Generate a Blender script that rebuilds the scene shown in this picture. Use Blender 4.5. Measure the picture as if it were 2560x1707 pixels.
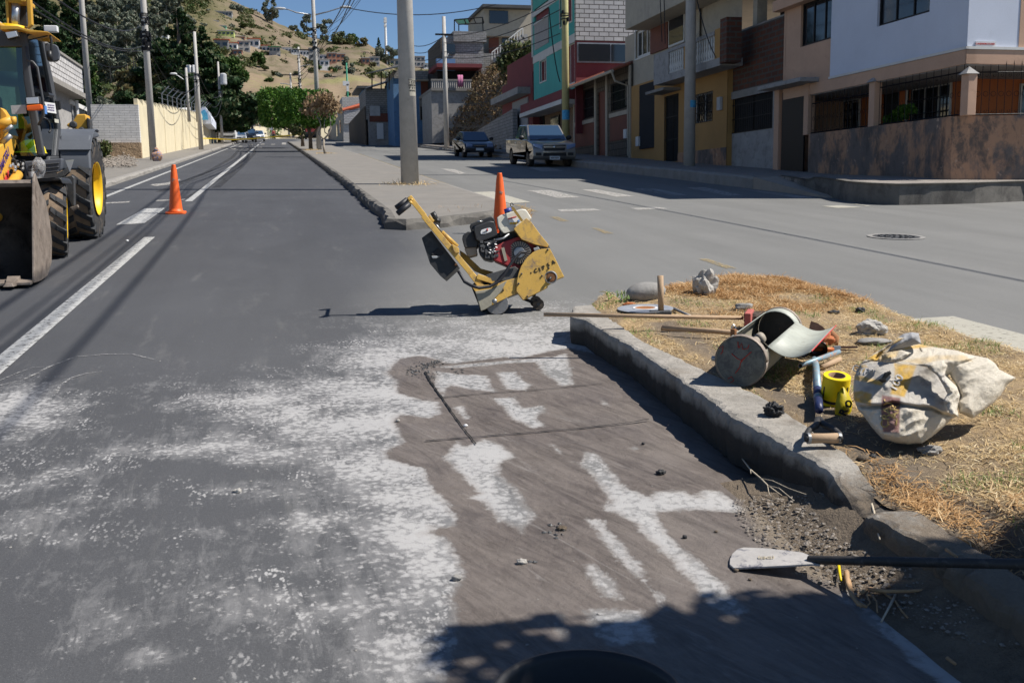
import bpy, bmesh, math, random
import numpy as np
from mathutils import Vector, Matrix, noise as mnoise

# ---------------------------------------------------------------- camera, sky, sun
SC = bpy.context.scene
for o in list(bpy.data.objects): bpy.data.objects.remove(o)
F, CX, CY = 2500.0, 1280.0, 853.5            # focal length and centre in photo pixels
YAW, PITCH, ROLL = math.radians(12.8509), math.radians(8.2504), 0.015
S, HC = 0.066105, 1.53                        # road grade, camera height over the road
_f = np.array([math.sin(YAW)*math.cos(PITCH), math.cos(YAW)*math.cos(PITCH), -math.sin(PITCH)])
_r0 = np.array([math.cos(YAW), -math.sin(YAW), 0.0]); _u0 = np.cross(_r0, _f)
_r = _r0*math.cos(ROLL)-_u0*math.sin(ROLL); _u = _u0*math.cos(ROLL)+_r0*math.sin(ROLL)
CAM = np.array([0, 0, HC])
cd = bpy.data.cameras.new('camera'); cam = bpy.data.objects.new('camera', cd); SC.collection.objects.link(cam)
M4 = Matrix(((_r[0], _u[0], -_f[0], 0), (_r[1], _u[1], -_f[1], 0), (_r[2], _u[2], -_f[2], HC), (0, 0, 0, 1)))
cam.matrix_world = M4
cd.sensor_width = 36; cd.lens = F/2560*36; cd.clip_end = 3000; cd.clip_start = 0.05
cd.dof.use_dof = True; cd.dof.focus_distance = 7.0; cd.dof.aperture_fstop = 9
SC.camera = cam
SUN_AZ = (math.cos(math.radians(-14)), math.sin(math.radians(-14))); SUN_EL = math.radians(52)
W = bpy.data.worlds.new('World'); SC.world = W; W.use_nodes = True
wn = W.node_tree; bgn = wn.nodes['Background']
sk = wn.nodes.new('ShaderNodeTexSky'); sk.sky_type = 'NISHITA'; sk.sun_disc = False
sk.sun_elevation = SUN_EL; sk.sun_rotation = math.atan2(SUN_AZ[0], SUN_AZ[1])
sk.altitude = 1200; sk.air_density = 1.0; sk.dust_density = 0.0; sk.ozone_density = 6.0
wn.links.new(sk.outputs[0], bgn.inputs[0]); bgn.inputs[1].default_value = 0.068
sd = bpy.data.lights.new('sun', 'SUN'); sd.energy = 5.0; sd.angle = math.radians(0.53); sd.color = (1.0, .95, .87)
so = bpy.data.objects.new('sun', sd); SC.collection.objects.link(so)
sdir = Vector((SUN_AZ[0]*math.cos(SUN_EL), SUN_AZ[1]*math.cos(SUN_EL), math.sin(SUN_EL)))
so.rotation_euler = sdir.to_track_quat('Z', 'Y').to_euler(); so.location = (30, -5, 40)
SC.view_settings.view_transform = 'Standard'; SC.view_settings.look = 'None'
SC.view_settings.exposure = 0.52; SC.view_settings.gamma = 1
SC.render.engine = 'CYCLES'

# ---------------------------------------------------------------- placing by measurement
def ray(px, py): return _f+_r*(px-CX)/F+_u*(CY-py)/F
def G(px, py, h=0.0):                          # point of the road plane (raised by h) seen at photo pixel
    d = ray(px, py); return CAM+d*(HC-h)/(S*d[1]-d[2])
def D3(px, py, D): return CAM+ray(px, py)*D    # at forward distance D
def AY(px, py, Y): d = ray(px, py); return CAM+d*Y/d[1]
def AX(px, py, X): d = ray(px, py); return CAM+d*X/d[0]
def gz(y, h=0.0): return S*y+h
def fwd(p): return float((np.array(p)-CAM)@_f)

# ---------------------------------------------------------------- mesh builder
def V(p): return tuple(float(c) for c in p)
class MB:
    def __init__(s): s.v = []; s.f = []
    def add(s, vs, fs):
        o = len(s.v); s.v += [V(p) for p in vs]; s.f += [tuple(i+o for i in f) for f in fs]; return s
    def hexa(s, p):                            # 8 points: bottom 4 ccw, top 4
        return s.add(p, [(3,2,1,0),(4,5,6,7),(0,1,5,4),(1,2,6,5),(2,3,7,6),(3,0,4,7)])
    def box(s, c, d, rz=0, R=None):
        h = [x/2 for x in d]; m = R if R is not None else Matrix.Rotation(rz, 3, 'Z'); c = Vector(c)
        return s.hexa([c+m@Vector((x*h[0], y*h[1], z*h[2])) for z in (-1, 1) for x, y in ((-1,-1),(1,-1),(1,1),(-1,1))])
    def bb(s, x0, x1, y0, y1, z0, z1): return s.box(((x0+x1)/2, (y0+y1)/2, (z0+z1)/2), (x1-x0, y1-y0, z1-z0))
    def prism(s, pts, vec):
        n = len(pts); vec = np.array(vec); pts = [np.array(p, float) for p in pts]
        return s.add(pts+[p+vec for p in pts], [tuple(range(n))[::-1], tuple(range(n, 2*n))]+[(i, (i+1)%n, n+(i+1)%n, n+i) for i in range(n)])
    def tube(s, path, r, n=8, cap=True, sq=False):
        P = [Vector(V(p)) for p in path]; k = len(P); rr = r if isinstance(r, (list, tuple)) else [r]*k
        if sq: n = 4
        o = []; up = None
        for i in range(k):
            t = (P[min(i+1, k-1)]-P[max(i-1, 0)]).normalized()
            if up is None:
                up = Vector((0, 0, 1)) if abs(t.z) < .9 else Vector((1, 0, 0))
            a = t.cross(up).normalized(); b = a.cross(t).normalized(); up = b
            for j in range(n):
                q = 2*math.pi*j/n+(math.pi/4 if sq else 0); m = rr[i]*(1.414 if sq else 1)
                o.append(P[i]+a*math.cos(q)*m+b*math.sin(q)*m)
        fs = [(i*n+j, i*n+(j+1)%n, (i+1)*n+(j+1)%n, (i+1)*n+j) for i in range(k-1) for j in range(n)]
        if cap: fs += [tuple(range(n))[::-1], tuple(range((k-1)*n, k*n))]
        return s.add(o, fs)
    def lathe(s, prof, c, ax=(0, 0, 1), n=24, cap=True):     # prof [(r, h)] along axis
        c = Vector(V(c)); ax = Vector(V(ax)).normalized(); a = ax.orthogonal().normalized(); b = ax.cross(a)
        o = [c+ax*h+(a*math.cos(2*math.pi*j/n)+b*math.sin(2*math.pi*j/n))*r for r, h in prof for j in range(n)]
        k = len(prof)
        fs = [(i*n+j, i*n+(j+1)%n, (i+1)*n+(j+1)%n, (i+1)*n+j) for i in range(k-1) for j in range(n)]
        if cap: fs += [tuple(range(n))[::-1], tuple(range((k-1)*n, k*n))]
        return s.add(o, fs)
    def ico(s, c, r, sub=3, amp=.15, fr=1.5, seed=0, flat=0):
        bm = bmesh.new(); bmesh.ops.create_icosphere(bm, subdivisions=sub, radius=1)
        r = (r, r, r) if not isinstance(r, (tuple, list)) else r; vs = []
        for v in bm.verts:
            k = 1+amp*mnoise.noise(v.co*fr+Vector((seed*7.3, seed*3.1, 0)))*2+amp*.5*mnoise.noise(v.co*fr*3+Vector((seed, 0, 9)))
            p = v.co*k
            if flat: p = Vector([round(x*flat)/flat*.35+x*.65 for x in p])
            vs.append((c[0]+p.x*r[0], c[1]+p.y*r[1], c[2]+p.z*r[2]))
        fs = [tuple(v.index for v in f.verts) for f in bm.faces]; bm.free(); return s.add(vs, fs)
    def quad(s, *p): return s.add(p, [tuple(range(len(p)))])
    def sheet(s, pix, h, n=1):                 # polygon lying on the road, from photo pixels
        return s.quad(*[G(x, y)+np.array([0, 0, h]) for x, y in pix])
    def build(s, name, m, parent=None, smooth=False, bevel=0, solid=0, origin=None):
        me = bpy.data.meshes.new(name); ob = bpy.data.objects.new(name, me); SC.collection.objects.link(ob)
        loc = Vector((0, 0, 0))
        if parent is None and origin is not False and s.v:
            a = np.array(s.v)
            loc = Vector(V(origin)) if origin is not None else Vector(((a[:,0].min()+a[:,0].max())/2, (a[:,1].min()+a[:,1].max())/2, a[:,2].min()))
        me.from_pydata([(x-loc.x, y-loc.y, z-loc.z) for x, y, z in s.v], [], s.f)
        me.update(); fix(me)
        if smooth: me.shade_smooth()
        ob.location = loc
        if parent is not None: attach(ob, parent)
        if isinstance(m, str): m = MT[m]
        me.materials.append(m)
        if solid: md = ob.modifiers.new('solid', 'SOLIDIFY'); md.thickness = solid; md.offset = 0
        if bevel:
            md = ob.modifiers.new('bevel', 'BEVEL'); md.width = bevel; md.segments = 2; md.limit_method = 'ANGLE'; md.angle_limit = .6
            me.shade_smooth(); w = ob.modifiers.new('wn', 'WEIGHTED_NORMAL'); w.keep_sharp = True
        return ob
def fix(me):
    bm = bmesh.new(); bm.from_mesh(me); bmesh.ops.recalc_face_normals(bm, faces=bm.faces); bm.to_mesh(me); bm.free()
def attach(ob, parent):
    ob.parent = parent
    if parent.parent is None: ob.matrix_parent_inverse = Matrix.Translation(-parent.location)
def tag(o, label=None, cat=None, group=None, kind=None):
    if label: o['label'] = label
    if cat: o['category'] = cat
    if group: o['group'] = group
    if kind: o['kind'] = kind
    return o
def thing(name, label, cat, loc, group=None):
    o = bpy.data.objects.new(name, None); o.empty_display_size = .2; SC.collection.objects.link(o)
    o.location = V(loc); return tag(o, label, cat, group)
def struct(o): o['kind'] = 'structure'; return o
def copy_tree(o, parent=None):
    c = o.copy(); SC.collection.objects.link(c); c.parent = parent
    if parent is not None: c.matrix_parent_inverse = o.matrix_parent_inverse.copy()
    for ch in [x for x in bpy.data.objects if x.parent == o]: copy_tree(ch, c)
    return c
def raw_mesh(name, verts, faces, m, parent=None, origin=None, smooth=False):   # numpy arrays
    me = bpy.data.meshes.new(name); verts = np.asarray(verts, np.float32); faces = np.asarray(faces, np.int32)
    loc = np.zeros(3) if (origin is None) else np.array(origin, float)
    n, k = faces.shape
    me.vertices.add(len(verts)); me.vertices.foreach_set('co', (verts-loc.astype(np.float32)).ravel())
    me.loops.add(n*k); me.loops.foreach_set('vertex_index', faces.ravel())
    me.polygons.add(n); me.polygons.foreach_set('loop_start', np.arange(0, n*k, k, dtype=np.int32))
    me.update(calc_edges=True)
    if smooth: me.shade_smooth()
    ob = bpy.data.objects.new(name, me); SC.collection.objects.link(ob); ob.location = V(loc)
    if parent is not None:
        ob.location = (0, 0, 0); me.vertices.foreach_set('co', verts.ravel()); attach(ob, parent)
    me.materials.append(MT[m] if isinstance(m, str) else m); return ob
def text(s, size, origin, xdir, updir, m, parent, name='lettering', depth=.002, fn=None, bold=0, sx=1):
    c = bpy.data.curves.new('t', 'FONT'); c.body = s; c.size = size; c.extrude = depth; c.align_x = 'CENTER'; c.align_y = 'CENTER'; c.offset = bold
    t = bpy.data.objects.new('t', c); SC.collection.objects.link(t)
    me = bpy.data.meshes.new_from_object(t.evaluated_get(bpy.context.evaluated_depsgraph_get()))
    bpy.data.objects.remove(t)
    X = Vector(V(xdir)).normalized(); U = Vector(V(updir)); U = (U-X*U.dot(X)).normalized(); Nn = X.cross(U); O = Vector(V(origin))
    ob = bpy.data.objects.new(name, me); SC.collection.objects.link(ob)
    for v in me.vertices:
        p = O+X*v.co.x*sx+U*v.co.y+Nn*v.co.z
        v.co = fn(p) if fn else p
    me.materials.clear(); me.materials.append(MT[m] if isinstance(m, str) else m)
    if parent is not None: attach(ob, parent)
    return ob

# ---------------------------------------------------------------- materials
MT = {}
class NB:
    def __init__(s, name):
        s.m = bpy.data.materials.new(name); s.m.use_nodes = True; s.t = s.m.node_tree; s.b = s.t.nodes['Principled BSDF']
        MT[name] = s.m; s.tc = s.t.nodes.new('ShaderNodeTexCoord'); s.O = s.tc.outputs['Object']
    def n(s, ty, **k):
        x = s.t.nodes.new('ShaderNode'+ty)
        for a, b in k.items():
            if a.startswith('i_'):
                s.i(x, a[2:], b)
            else: setattr(x, a, b)
        return x
    def i(s, x, key, v):
        key = int(key) if isinstance(key, str) and key.isdigit() else key.replace('_', ' ') if isinstance(key, str) else key
        sock = x.inputs[key]
        if hasattr(v, 'is_output'): s.t.links.new(v, sock)
        else:
            if isinstance(v, (tuple, list)) and len(v) == 3 and sock.type == 'RGBA': v = (*v, 1)
            sock.default_value = v
    def noise(s, sc, det=4, rough=.6, vec=None, out=0, dist=0):
        return s.n('TexNoise', i_Vector=vec or s.O, i_Scale=sc, i_Detail=det, i_Roughness=rough, i_Distortion=dist).outputs[out]
    def strk(s, deg, sx, sy): return s.n('Mapping', vector_type='TEXTURE', i_Vector=s.O, i_Rotation=(0, 0, math.radians(deg)), i_Scale=(1/sx, 1/sy, 1)).outputs[0]
    def scaled(s, v, vec=None): return s.n('VectorMath', operation='MULTIPLY', i_0=vec or s.O, i_1=v).outputs[0]
    def vor(s, sc, vec=None, feat='F1', out='Distance'): return s.n('TexVoronoi', feature=feat, i_Vector=vec or s.O, i_Scale=sc).outputs[out]
    def ramp(s, fac, *st):                      # stops (pos, value or colour)
        x = s.n('ValToRGB', i_0=fac); e = x.color_ramp.elements
        while len(e) < len(st): e.new(.5)
        for k, (p, c) in enumerate(st):
            e[k].position = p; e[k].color = (c, c, c, 1) if not isinstance(c, (tuple, list)) else (*c, 1)
        return x.outputs[0]
    def mix(s, fac, a, b, mode='MIX'):
        x = s.n('Mix', data_type='RGBA', blend_type=mode); s.i(x, 0, fac)
        for idx, v in ((6, a), (7, b)):
            if isinstance(v, (int, float)): v = (v, v, v)
            s.i(x, idx, v)
        return x.outputs[2]
    def math(s, op, a, b=0, clamp=False):
        x = s.n('Math', operation=op, use_clamp=clamp); s.i(x, 0, a); s.i(x, 1, b); return x.outputs[0]
    def attr(s, nm, out='Fac'): return s.n('Attribute', attribute_name=nm).outputs[out]
    def bump(s, h, st=.5, d=.01, nrm=None):
        x = s.n('Bump', i_Height=h, i_Strength=st, i_Distance=d)
        if nrm: s.i(x, 'Normal', nrm)
        return x.outputs[0]
    def set(s, col=None, rough=None, nrm=None, metal=None, spec=None, alpha=None):
        for k, v in (('Base Color', col), ('Roughness', rough), ('Normal', nrm), ('Metallic', metal), ('Specular IOR Level', spec), ('Alpha', alpha)):
            if v is not None: s.i(s.b, k, v)
        return s.m
def mat(name, col, rough=.75, var=.18, sc=2.5, bump=.25, bsc=40, col2=None, k2=(.45, .7), metal=0, spec=.4, bd=.01, dirt=None, dk=(.5, .75), dsc=4):
    b = NB(name); a = b.noise(sc, 6, .65); c = Vector(col)
    base = b.mix(b.ramp(a, (.3, 0), (.7, 1)), tuple(c*(1-var)), tuple(min(1, x) for x in c*(1+var)))
    if col2: base = b.mix(b.ramp(b.noise(sc*.6, 7, .7, dist=.3), (k2[0], 0), (k2[1], 1)), base, col2)
    if dirt: base = b.mix(b.ramp(b.noise(dsc, 8, .75, dist=.5), (dk[0], 0), (dk[1], 1)), base, dirt)
    fine = b.noise(bsc, 4, .7); base = b.mix(.25, base, b.mix(fine, .35, 1.0), 'MULTIPLY')
    return b.set(base, b.math('ADD', b.math('MULTIPLY', a, .15), rough-.07), b.bump(fine, bump, bd) if bump else None, metal, spec)
def brick(name, c1, c2, mortar, w=.4, h=.2, ms=.015, off=.5, rough=.9, dirt=None, dk=(.5, .72), bump=.6, flat=0):
    b = NB(name); sx = b.n('SeparateXYZ', i_0=b.O); v = b.n('CombineXYZ', i_0=b.math('ADD', sx.outputs[0], sx.outputs[1]), i_1=sx.outputs[2]).outputs[0] if not flat else b.O
    br = b.n('TexBrick', offset=off, i_Vector=v, i_Color1=c1, i_Color2=c2, i_Mortar=mortar, i_Scale=1.0, i_6=.15)
    for k, q in (('Mortar Size', ms), ('Mortar Smooth', .15), ('Bias', 0), ('Brick Width', w), ('Row Height', h)): br.inputs[k].default_value = q
    col = b.mix(.6, br.outputs[0], b.mix(b.noise(5, 7, .7), .45, 1.1), 'MULTIPLY')
    if dirt: col = b.mix(b.ramp(b.noise(1.2, 8, .75, dist=.5), (dk[0], 0), (dk[1], .9)), col, dirt)
    return b.set(col, rough, b.bump(b.mix(.3, br.outputs[1], b.noise(30, 4)), bump, .02), spec=.3)
mat('ramp_tan', (.34,.29,.24), .9, .15, 2, .4, 40)
mat('concrete', (.27, .255, .235), .9, .15, 3, .5, 60, col2=(.2, .19, .175), k2=(.5, .75))
mat('kerb_dark', (.15,.14,.125), .95, .2, 3, .5, 40, dirt=(.07,.065,.06), dk=(.45,.65), dsc=2)  # dark concrete: shade of the median and corner kerb faces put into the colour
mat('pole_conc', (.45, .43, .40), .85, .1, 4, .3, 50, dirt=(.30, .28, .25), dk=(.55, .8), dsc=6)
mat('sidewalk', (.205, .19, .17), .9, .15, 1.5, .4, 50, col2=(.19, .18, .165))
mat('plaster_grey', (.34, .33, .32), .9, .15, 1.2, .3, 30, dirt=(.16, .155, .15))
mat('white_wall', (.62, .66, .76), .8, .05, .8, .1, 30, dirt=(.50, .53, .60), dk=(.6, .9), dsc=1.2)
mat('white_trim', (.66, .65, .62), .75, .08, 2, .1)
mat('peach', (.56, .36, .25), .85, .1, 1, .15, 30, dirt=(.42, .26, .18), dk=(.55, .8), dsc=2)
mat('orange_wall', (.50, .15, .05), .85, .12, 1, .15, 30)
mat('cream', (.68, .60, .42), .9, .08, 1, .2, 20, dirt=(.52, .44, .30), dk=(.55, .85), dsc=1.2)
mat('yellow_wall', (.42, .24, .085), .85, .1, 1, .15, 30, dirt=(.34, .2, .09), dk=(.6, .85), dsc=1.5)
mat('teal', (.08, .42, .38), .75, .1, 1, .1)
mat('dkred', (.20, .045, .05), .8, .15, 1, .1)
mat('brownred', (.17, .055, .035), .7, .2, 2, .1)
mat('blue_wall', (.12, .25, .45), .8, .15, 1, .1, dirt=(.10, .14, .2))
mat('cream_bldg', (.44, .39, .31), .85, .1, 1, .2, dirt=(.26, .24, .21), dk=(.5, .8), dsc=1)
mat('dark_void', (.02, .02, .022), .9, .3, 1, 0)
mat('rooftile', (.32, .11, .07), .85, .25, 4, .5, 20)
mat('sheetroof', (.10, .10, .10), .6, .2, 2, .2, metal=.4)
mat('iron', (.012, .012, .014), .5, .3, 5, .1, metal=.5)
mat('wire', (.015, .015, .017), .6, .1, 1, 0)
mat('steel_grey', (.35, .36, .37), .45, .15, 5, .1, metal=.7)
mat('rubber', (.028, .028, .030), .85, .3, 6, .4, 30, dirt=(.22, .17, .12), dk=(.5, .72), dsc=5)
mat('tread_dirt', (.24, .175, .12), .95, .25, 6, .6, 50)
mat('lug', (.040, .042, .046), .8, .3, 8, .3, 40, dirt=(.17, .13, .1), dk=(.6, .8), dsc=9)
mat('mach_yellow', (.66, .36, .045), .5, .08, 3, .1, 30, dirt=(.30, .17, .06), dk=(.62, .85), dsc=7)
mat('rim_yellow', (.78, .48, .01), .45, .06, 3, .05)
mat('saw_yellow', (.60, .37, .08), .5, .1, 4, .15, 60, dirt=(.22, .16, .11), dk=(.50, .68), dsc=11)
mat('dark_metal', (.07, .072, .075), .55, .3, 5, .3, 30, metal=.3, dirt=(.16, .12, .09), dk=(.55, .75), dsc=9)
mat('cab_grey', (.065, .068, .074), .5, .15, 3, .1)
mat('fender', (.095, .105, .125), .6, .12, 2, .1)
mat('bucket_steel', (.13, .105, .085), .6, .3, 4, .4, 25, metal=.35, dirt=(.05, .042, .036), dk=(.48, .62), dsc=3)
mat('bucket_edge', (.25, .205, .17), .6, .25, 8, .3, 40, metal=.2, dirt=(.10, .075, .06), dk=(.5, .7), dsc=6)
mat('decal_purple', (.07, .035, .17), .5, .1)
mat('decal_red', (.55, .05, .05), .5, .1)
mat('black_paint', (.02, .02, .022), .5, .3, 6, .1, dirt=(.09, .085, .08), dk=(.58, .8), dsc=8)
mat('black_plastic', (.025, .026, .028), .45, .2, 6, .1, dirt=(.10, .09, .08), dk=(.55, .85), dsc=14)
mat('cone_orange', (.85, .13, .02), .5, .08, 5, .05, dirt=(.35, .09, .04), dk=(.68, .9), dsc=14)
mat('engine_red', (.34, .03, .035), .55, .2, 8, .2, dirt=(.14, .06, .05), dk=(.5, .7), dsc=16)
mat('tank_white', (.60, .58, .50), .4, .06, 5, .05, dirt=(.40, .36, .28), dk=(.55, .85), dsc=12)
mat('plastic_beige', (.30, .26, .21), .6, .15, 8, .1)
mat('blue_plastic', (.03, .06, .3), .5)
mat('blade_grey', (.30, .29, .28), .6, .15, 12, .2, 60, metal=.3)
mat('rust', (.30, .13, .05), .8, .3, 12, .3, 60)
mat('wood', (.42, .29, .18), .75, .15, 10, .2, 60, dirt=(.22, .16, .11), dk=(.55, .8), dsc=10)
mat('wood_dark', (.27, .19, .13), .8, .2, 10, .2, 60)
mat('red_paint', (.45, .12, .10), .8, .15, 10, .2, 50)
mat('bristle', (.12, .095, .08), .9, .3, 30, .4, 60)
mat('galv', (.42, .44, .385), .5, .1, 8, .15, 40, metal=0, dirt=(.28, .27, .22), dk=(.5, .75), dsc=12)
mat('drum_end', (.14, .15, .14), .6, .25, 14, .25, 50, metal=.25, dirt=(.08, .085, .09), dk=(.45, .6), dsc=20)
mat('drum_band', (.30, .25, .21), .6, .2, 20, .2, 50, metal=.3)
mat('drum_body', (.30, .28, .22), .65, .12, 10, .15)
mat('tape_yellow', (.80, .60, .0), .45, .05, 5, .05)
mat('tape_dark', (.45, .36, .0), .5, .1)
mat('cardboard', (.28, .18, .12), .9, .15)
mat('black_ink', (.012, .012, .012), .5, .1)
mat('blue_steel', (.22, .33, .40), .5, .15, 12, .1, metal=.3, dirt=(.5, .24, .12), dk=(.52, .62), dsc=16)
mat('grip_black', (.02, .02, .025), .5, .2)
mat('handle_navy', (.02, .03, .10), .45, .2)
mat('stone', (.27, .26, .245), .9, .2, 12, .5, 50, dirt=(.15, .14, .13), dk=(.5, .75), dsc=9)
mat('stone_light', (.40, .38, .35), .9, .2, 12, .6, 50)
mat('lump_black', (.02, .021, .024), .6, .5, 30, .8, 60)
mat('brick_orange', (.45, .15, .06), .9, .2, 20, .4)
mat('soil', (.16, .125, .09), .95, .25, 6, .8, 70, dirt=(.08, .062, .046), dk=(.5, .75), dsc=9, bd=.02)
mat('pebble', (.24, .21, .18), .95, .4, 40, .3)
mat('twig', (.38, .24, .13), .9, .25, 20, .2)
mat('twig_pale', (.5, .43, .33), .9, .2, 20, .2)
mat('shovel_pale', (.42, .40, .38), .6, .12, 14, .2, 80, dirt=(.12, .12, .15), dk=(.55, .62), dsc=13)
mat('bar_black', (.035, .033, .032), .55, .3, 14, .2, 60, dirt=(.10, .09, .085), dk=(.55, .7), dsc=22)
mat('bucket_black', (.02, .02, .022), .5, .2, 6, .1)
mat('paint_red_line', (.40, .04, .03), .8, .1)
mat('silver', (.5, .5, .5), .35, .1, 5, 0, metal=.9)
mat('skin', (.35, .18, .11), .6, .05, 5, 0); mat('hair', (.02, .015, .012), .7)
mat('cloth_pink', (.55, .13, .18), .9); mat('cloth_dark', (.03, .03, .04), .9); mat('cloth_blue', (.05, .09, .2), .9); mat('cloth_red', (.3, .05, .05), .9)
mat('laundry', (.55, .2, .35), .9)
mat('trunk', (.13, .10, .075), .95, .3, 6, .8, 30, bd=.03)
mat('trunk_pale', (.30, .26, .21), .9, .25, 5, .5, 30)
mat('green_tin', (.02, .22, .13), .6); mat('sign_white', (.7, .7, .7), .5, .03, 3, 0); mat('sign_yellow', (.7, .42, .0), .5, .03, 3, 0)
mat('sign_red', (.5, .02, .02), .5); mat('sign_blue', (.1, .25, .6), .5); mat('garage_grey', (.30, .31, .33), .6, .05, 2, .1)
mat('cloth_mix', (.45, .25, .12), .9, .5, 30, .3, col2=(.12, .2, .4), k2=(.5, .55))
mat('block_pink', (.5, .3, .28), .9); mat('lime_wall', (.55, .62, .22), .85); mat('mint_wall', (.25, .55, .35), .85)
mat('roof_red', (.5, .12, .06), .85); mat('roof_green', (.05, .25, .1), .8); mat('hill_white', (.78, .77, .75), .85); mat('hill_grey', (.36, .35, .34), .9); mat('hill_brick', (.38, .2, .14), .9)
mat('yellow_paint_pole', (.45, .42, .2), .85, .1, 4, .2); mat('poster_blue', (.1, .45, .7), .7, .3, 20, 0, col2=(.05, .2, .5))
mat('insulator', (.2, .2, .2), .5); mat('transformer', (.45, .46, .47), .5)
brick('block_grey', (.36, .355, .35), (.29, .285, .28), (.13, .125, .12), dirt=(.16, .155, .15))
brick('block_light', (.58, .565, .56), (.48, .47, .47), (.10, .095, .09), .52, .22, .02)
brick('block_white', (.55, .54, .52), (.48, .47, .45), (.25, .24, .22), .42, .21, .014)
brick('brick_dark', (.16, .06, .035), (.11, .045, .03), (.10, .085, .07), .42, .17, .03, dirt=(.05, .042, .038))
brick('whitewash', (.80, .79, .77), (.70, .69, .68), (.42, .41, .40), .5, .12, .01, dirt=(.48, .47, .45), dk=(.52, .8))
brick('pavers', (.34, .30, .27), (.28, .25, .225), (.16, .15, .13), .25, .125, .01, flat=1)
brick('tile_brown', (.16, .13, .10), (.12, .10, .08), (.06, .05, .04), .3, .3, .02)
brick('brick_tan', (.30, .2, .13), (.25, .16, .1), (.12, .1, .08), .25, .08, .01)
def flatc(name, col, rough=.4, metal=0, spec=.5, coat=0):
    b = NB(name); b.set(col, b.math('ADD', b.math('MULTIPLY', b.noise(6, 3), .1), rough-.05), None, metal, spec); b.b.inputs['Coat Weight'].default_value = coat; return b.m
flatc('glass_dark', (.012, .016, .022), .06, 0, .8); flatc('glass_blue', (.03, .06, .11), .05, 0, 1)
flatc('pickup_paint', (.30, .275, .245), .32, .6, .5, 1); flatc('sedan_paint', (.012, .014, .019), .3, .5, .5, 1); flatc('car_silver', (.45, .47, .5), .35, .5, .5, 1); flatc('car_white', (.75, .75, .75), .4, 0, .5, .5); flatc('chrome', (.65, .65, .66), .15, 1)
flatc('lamp_glass', (.5, .52, .55), .12, .2, .9); flatc('headlight', (.3, .42, .7), .1, .4, .9); flatc('amber', (.75, .13, .01), .3); flatc('clear_plastic', (.62, .60, .56), .25); flatc('helmet', (.85, .70, .0), .3, 0, .5, .4)
b = NB('cab_glass'); b.set((.55, .72, .66), .03); b.b.inputs['Transmission Weight'].default_value = .0; b.b.inputs['IOR'].default_value = 1.45
tr = b.n('BsdfTransparent', i_0=(.24, .38, .33, 1)); gl = b.n('BsdfGlossy', i_Roughness=.03, i_0=(.9, .95, 1, 1)); fr = b.n('Fresnel', i_IOR=1.6)
ms = b.n('MixShader', i_0=b.math('ADD', fr.outputs[0], .03)); b.t.links.new(tr.outputs[0], ms.inputs[1]); b.t.links.new(gl.outputs[0], ms.inputs[2]); b.t.links.new(ms.outputs[0], b.t.nodes['Material Output'].inputs[0])
b = NB('clear_polythene'); b.set((.85, .85, .85), .15, b.bump(b.noise(60, 3), 1, .01), alpha=.22)

def foliage(name, c1, c2, c3=None, rough=.6, sc=.6, tr=.15):
    b = NB(name); isl = b.n('NewGeometry').outputs['Random Per Island']
    col = b.mix(isl, c1, c2); col = b.mix(b.ramp(b.noise(sc, 3), (.35, 0), (.65, 1)), b.mix(.35, col, c1), col)
    if c3: col = b.mix(b.ramp(isl, (.80, 0), (.82, 1)), col, c3)
    b.set(col, rough, spec=.25); b.b.inputs['Subsurface Weight'].default_value = 0
    t = b.n('BsdfTranslucent'); b.i(t, 0, col); m_ = b.n('MixShader', i_0=tr); b.t.links.new(b.b.outputs[0], m_.inputs[1]); b.t.links.new(t.outputs[0], m_.inputs[2]); b.t.links.new(m_.outputs[0], b.t.nodes['Material Output'].inputs[0])
foliage('leaf_conifer', (.014, .038, .013), (.042, .085, .022), (.085, .095, .04))
foliage('leaf_green', (.03, .07, .012), (.07, .13, .025), (.10, .13, .04))
foliage('leaf_ficus', (.03, .09, .012), (.09, .20, .02), (.12, .22, .03), sc=1.2)
foliage('leaf_euca', (.10, .125, .09), (.165, .185, .14), (.22, .22, .17))  # lightened and greyed: distant haze is put into the leaf colour
foliage('leaf_brown', (.10, .085, .035), (.16, .13, .06), (.07, .09, .03))
foliage('leaf_dry', (.24, .16, .09), (.34, .24, .14))
foliage('leaf_bush', (.05, .07, .02), (.10, .12, .04), (.16, .14, .06))
foliage('straw', (.50, .30, .13), (.33, .18, .07), (.62, .45, .25), sc=2)
foliage('straw_pale', (.60, .45, .24), (.48, .33, .15), (.72, .60, .38), sc=2)
foliage('grass_green', (.14, .24, .05), (.22, .32, .09), (.35, .32, .14), sc=3)
foliage('dry_bank', (.16, .10, .05), (.09, .06, .035), (.22, .17, .08))

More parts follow.
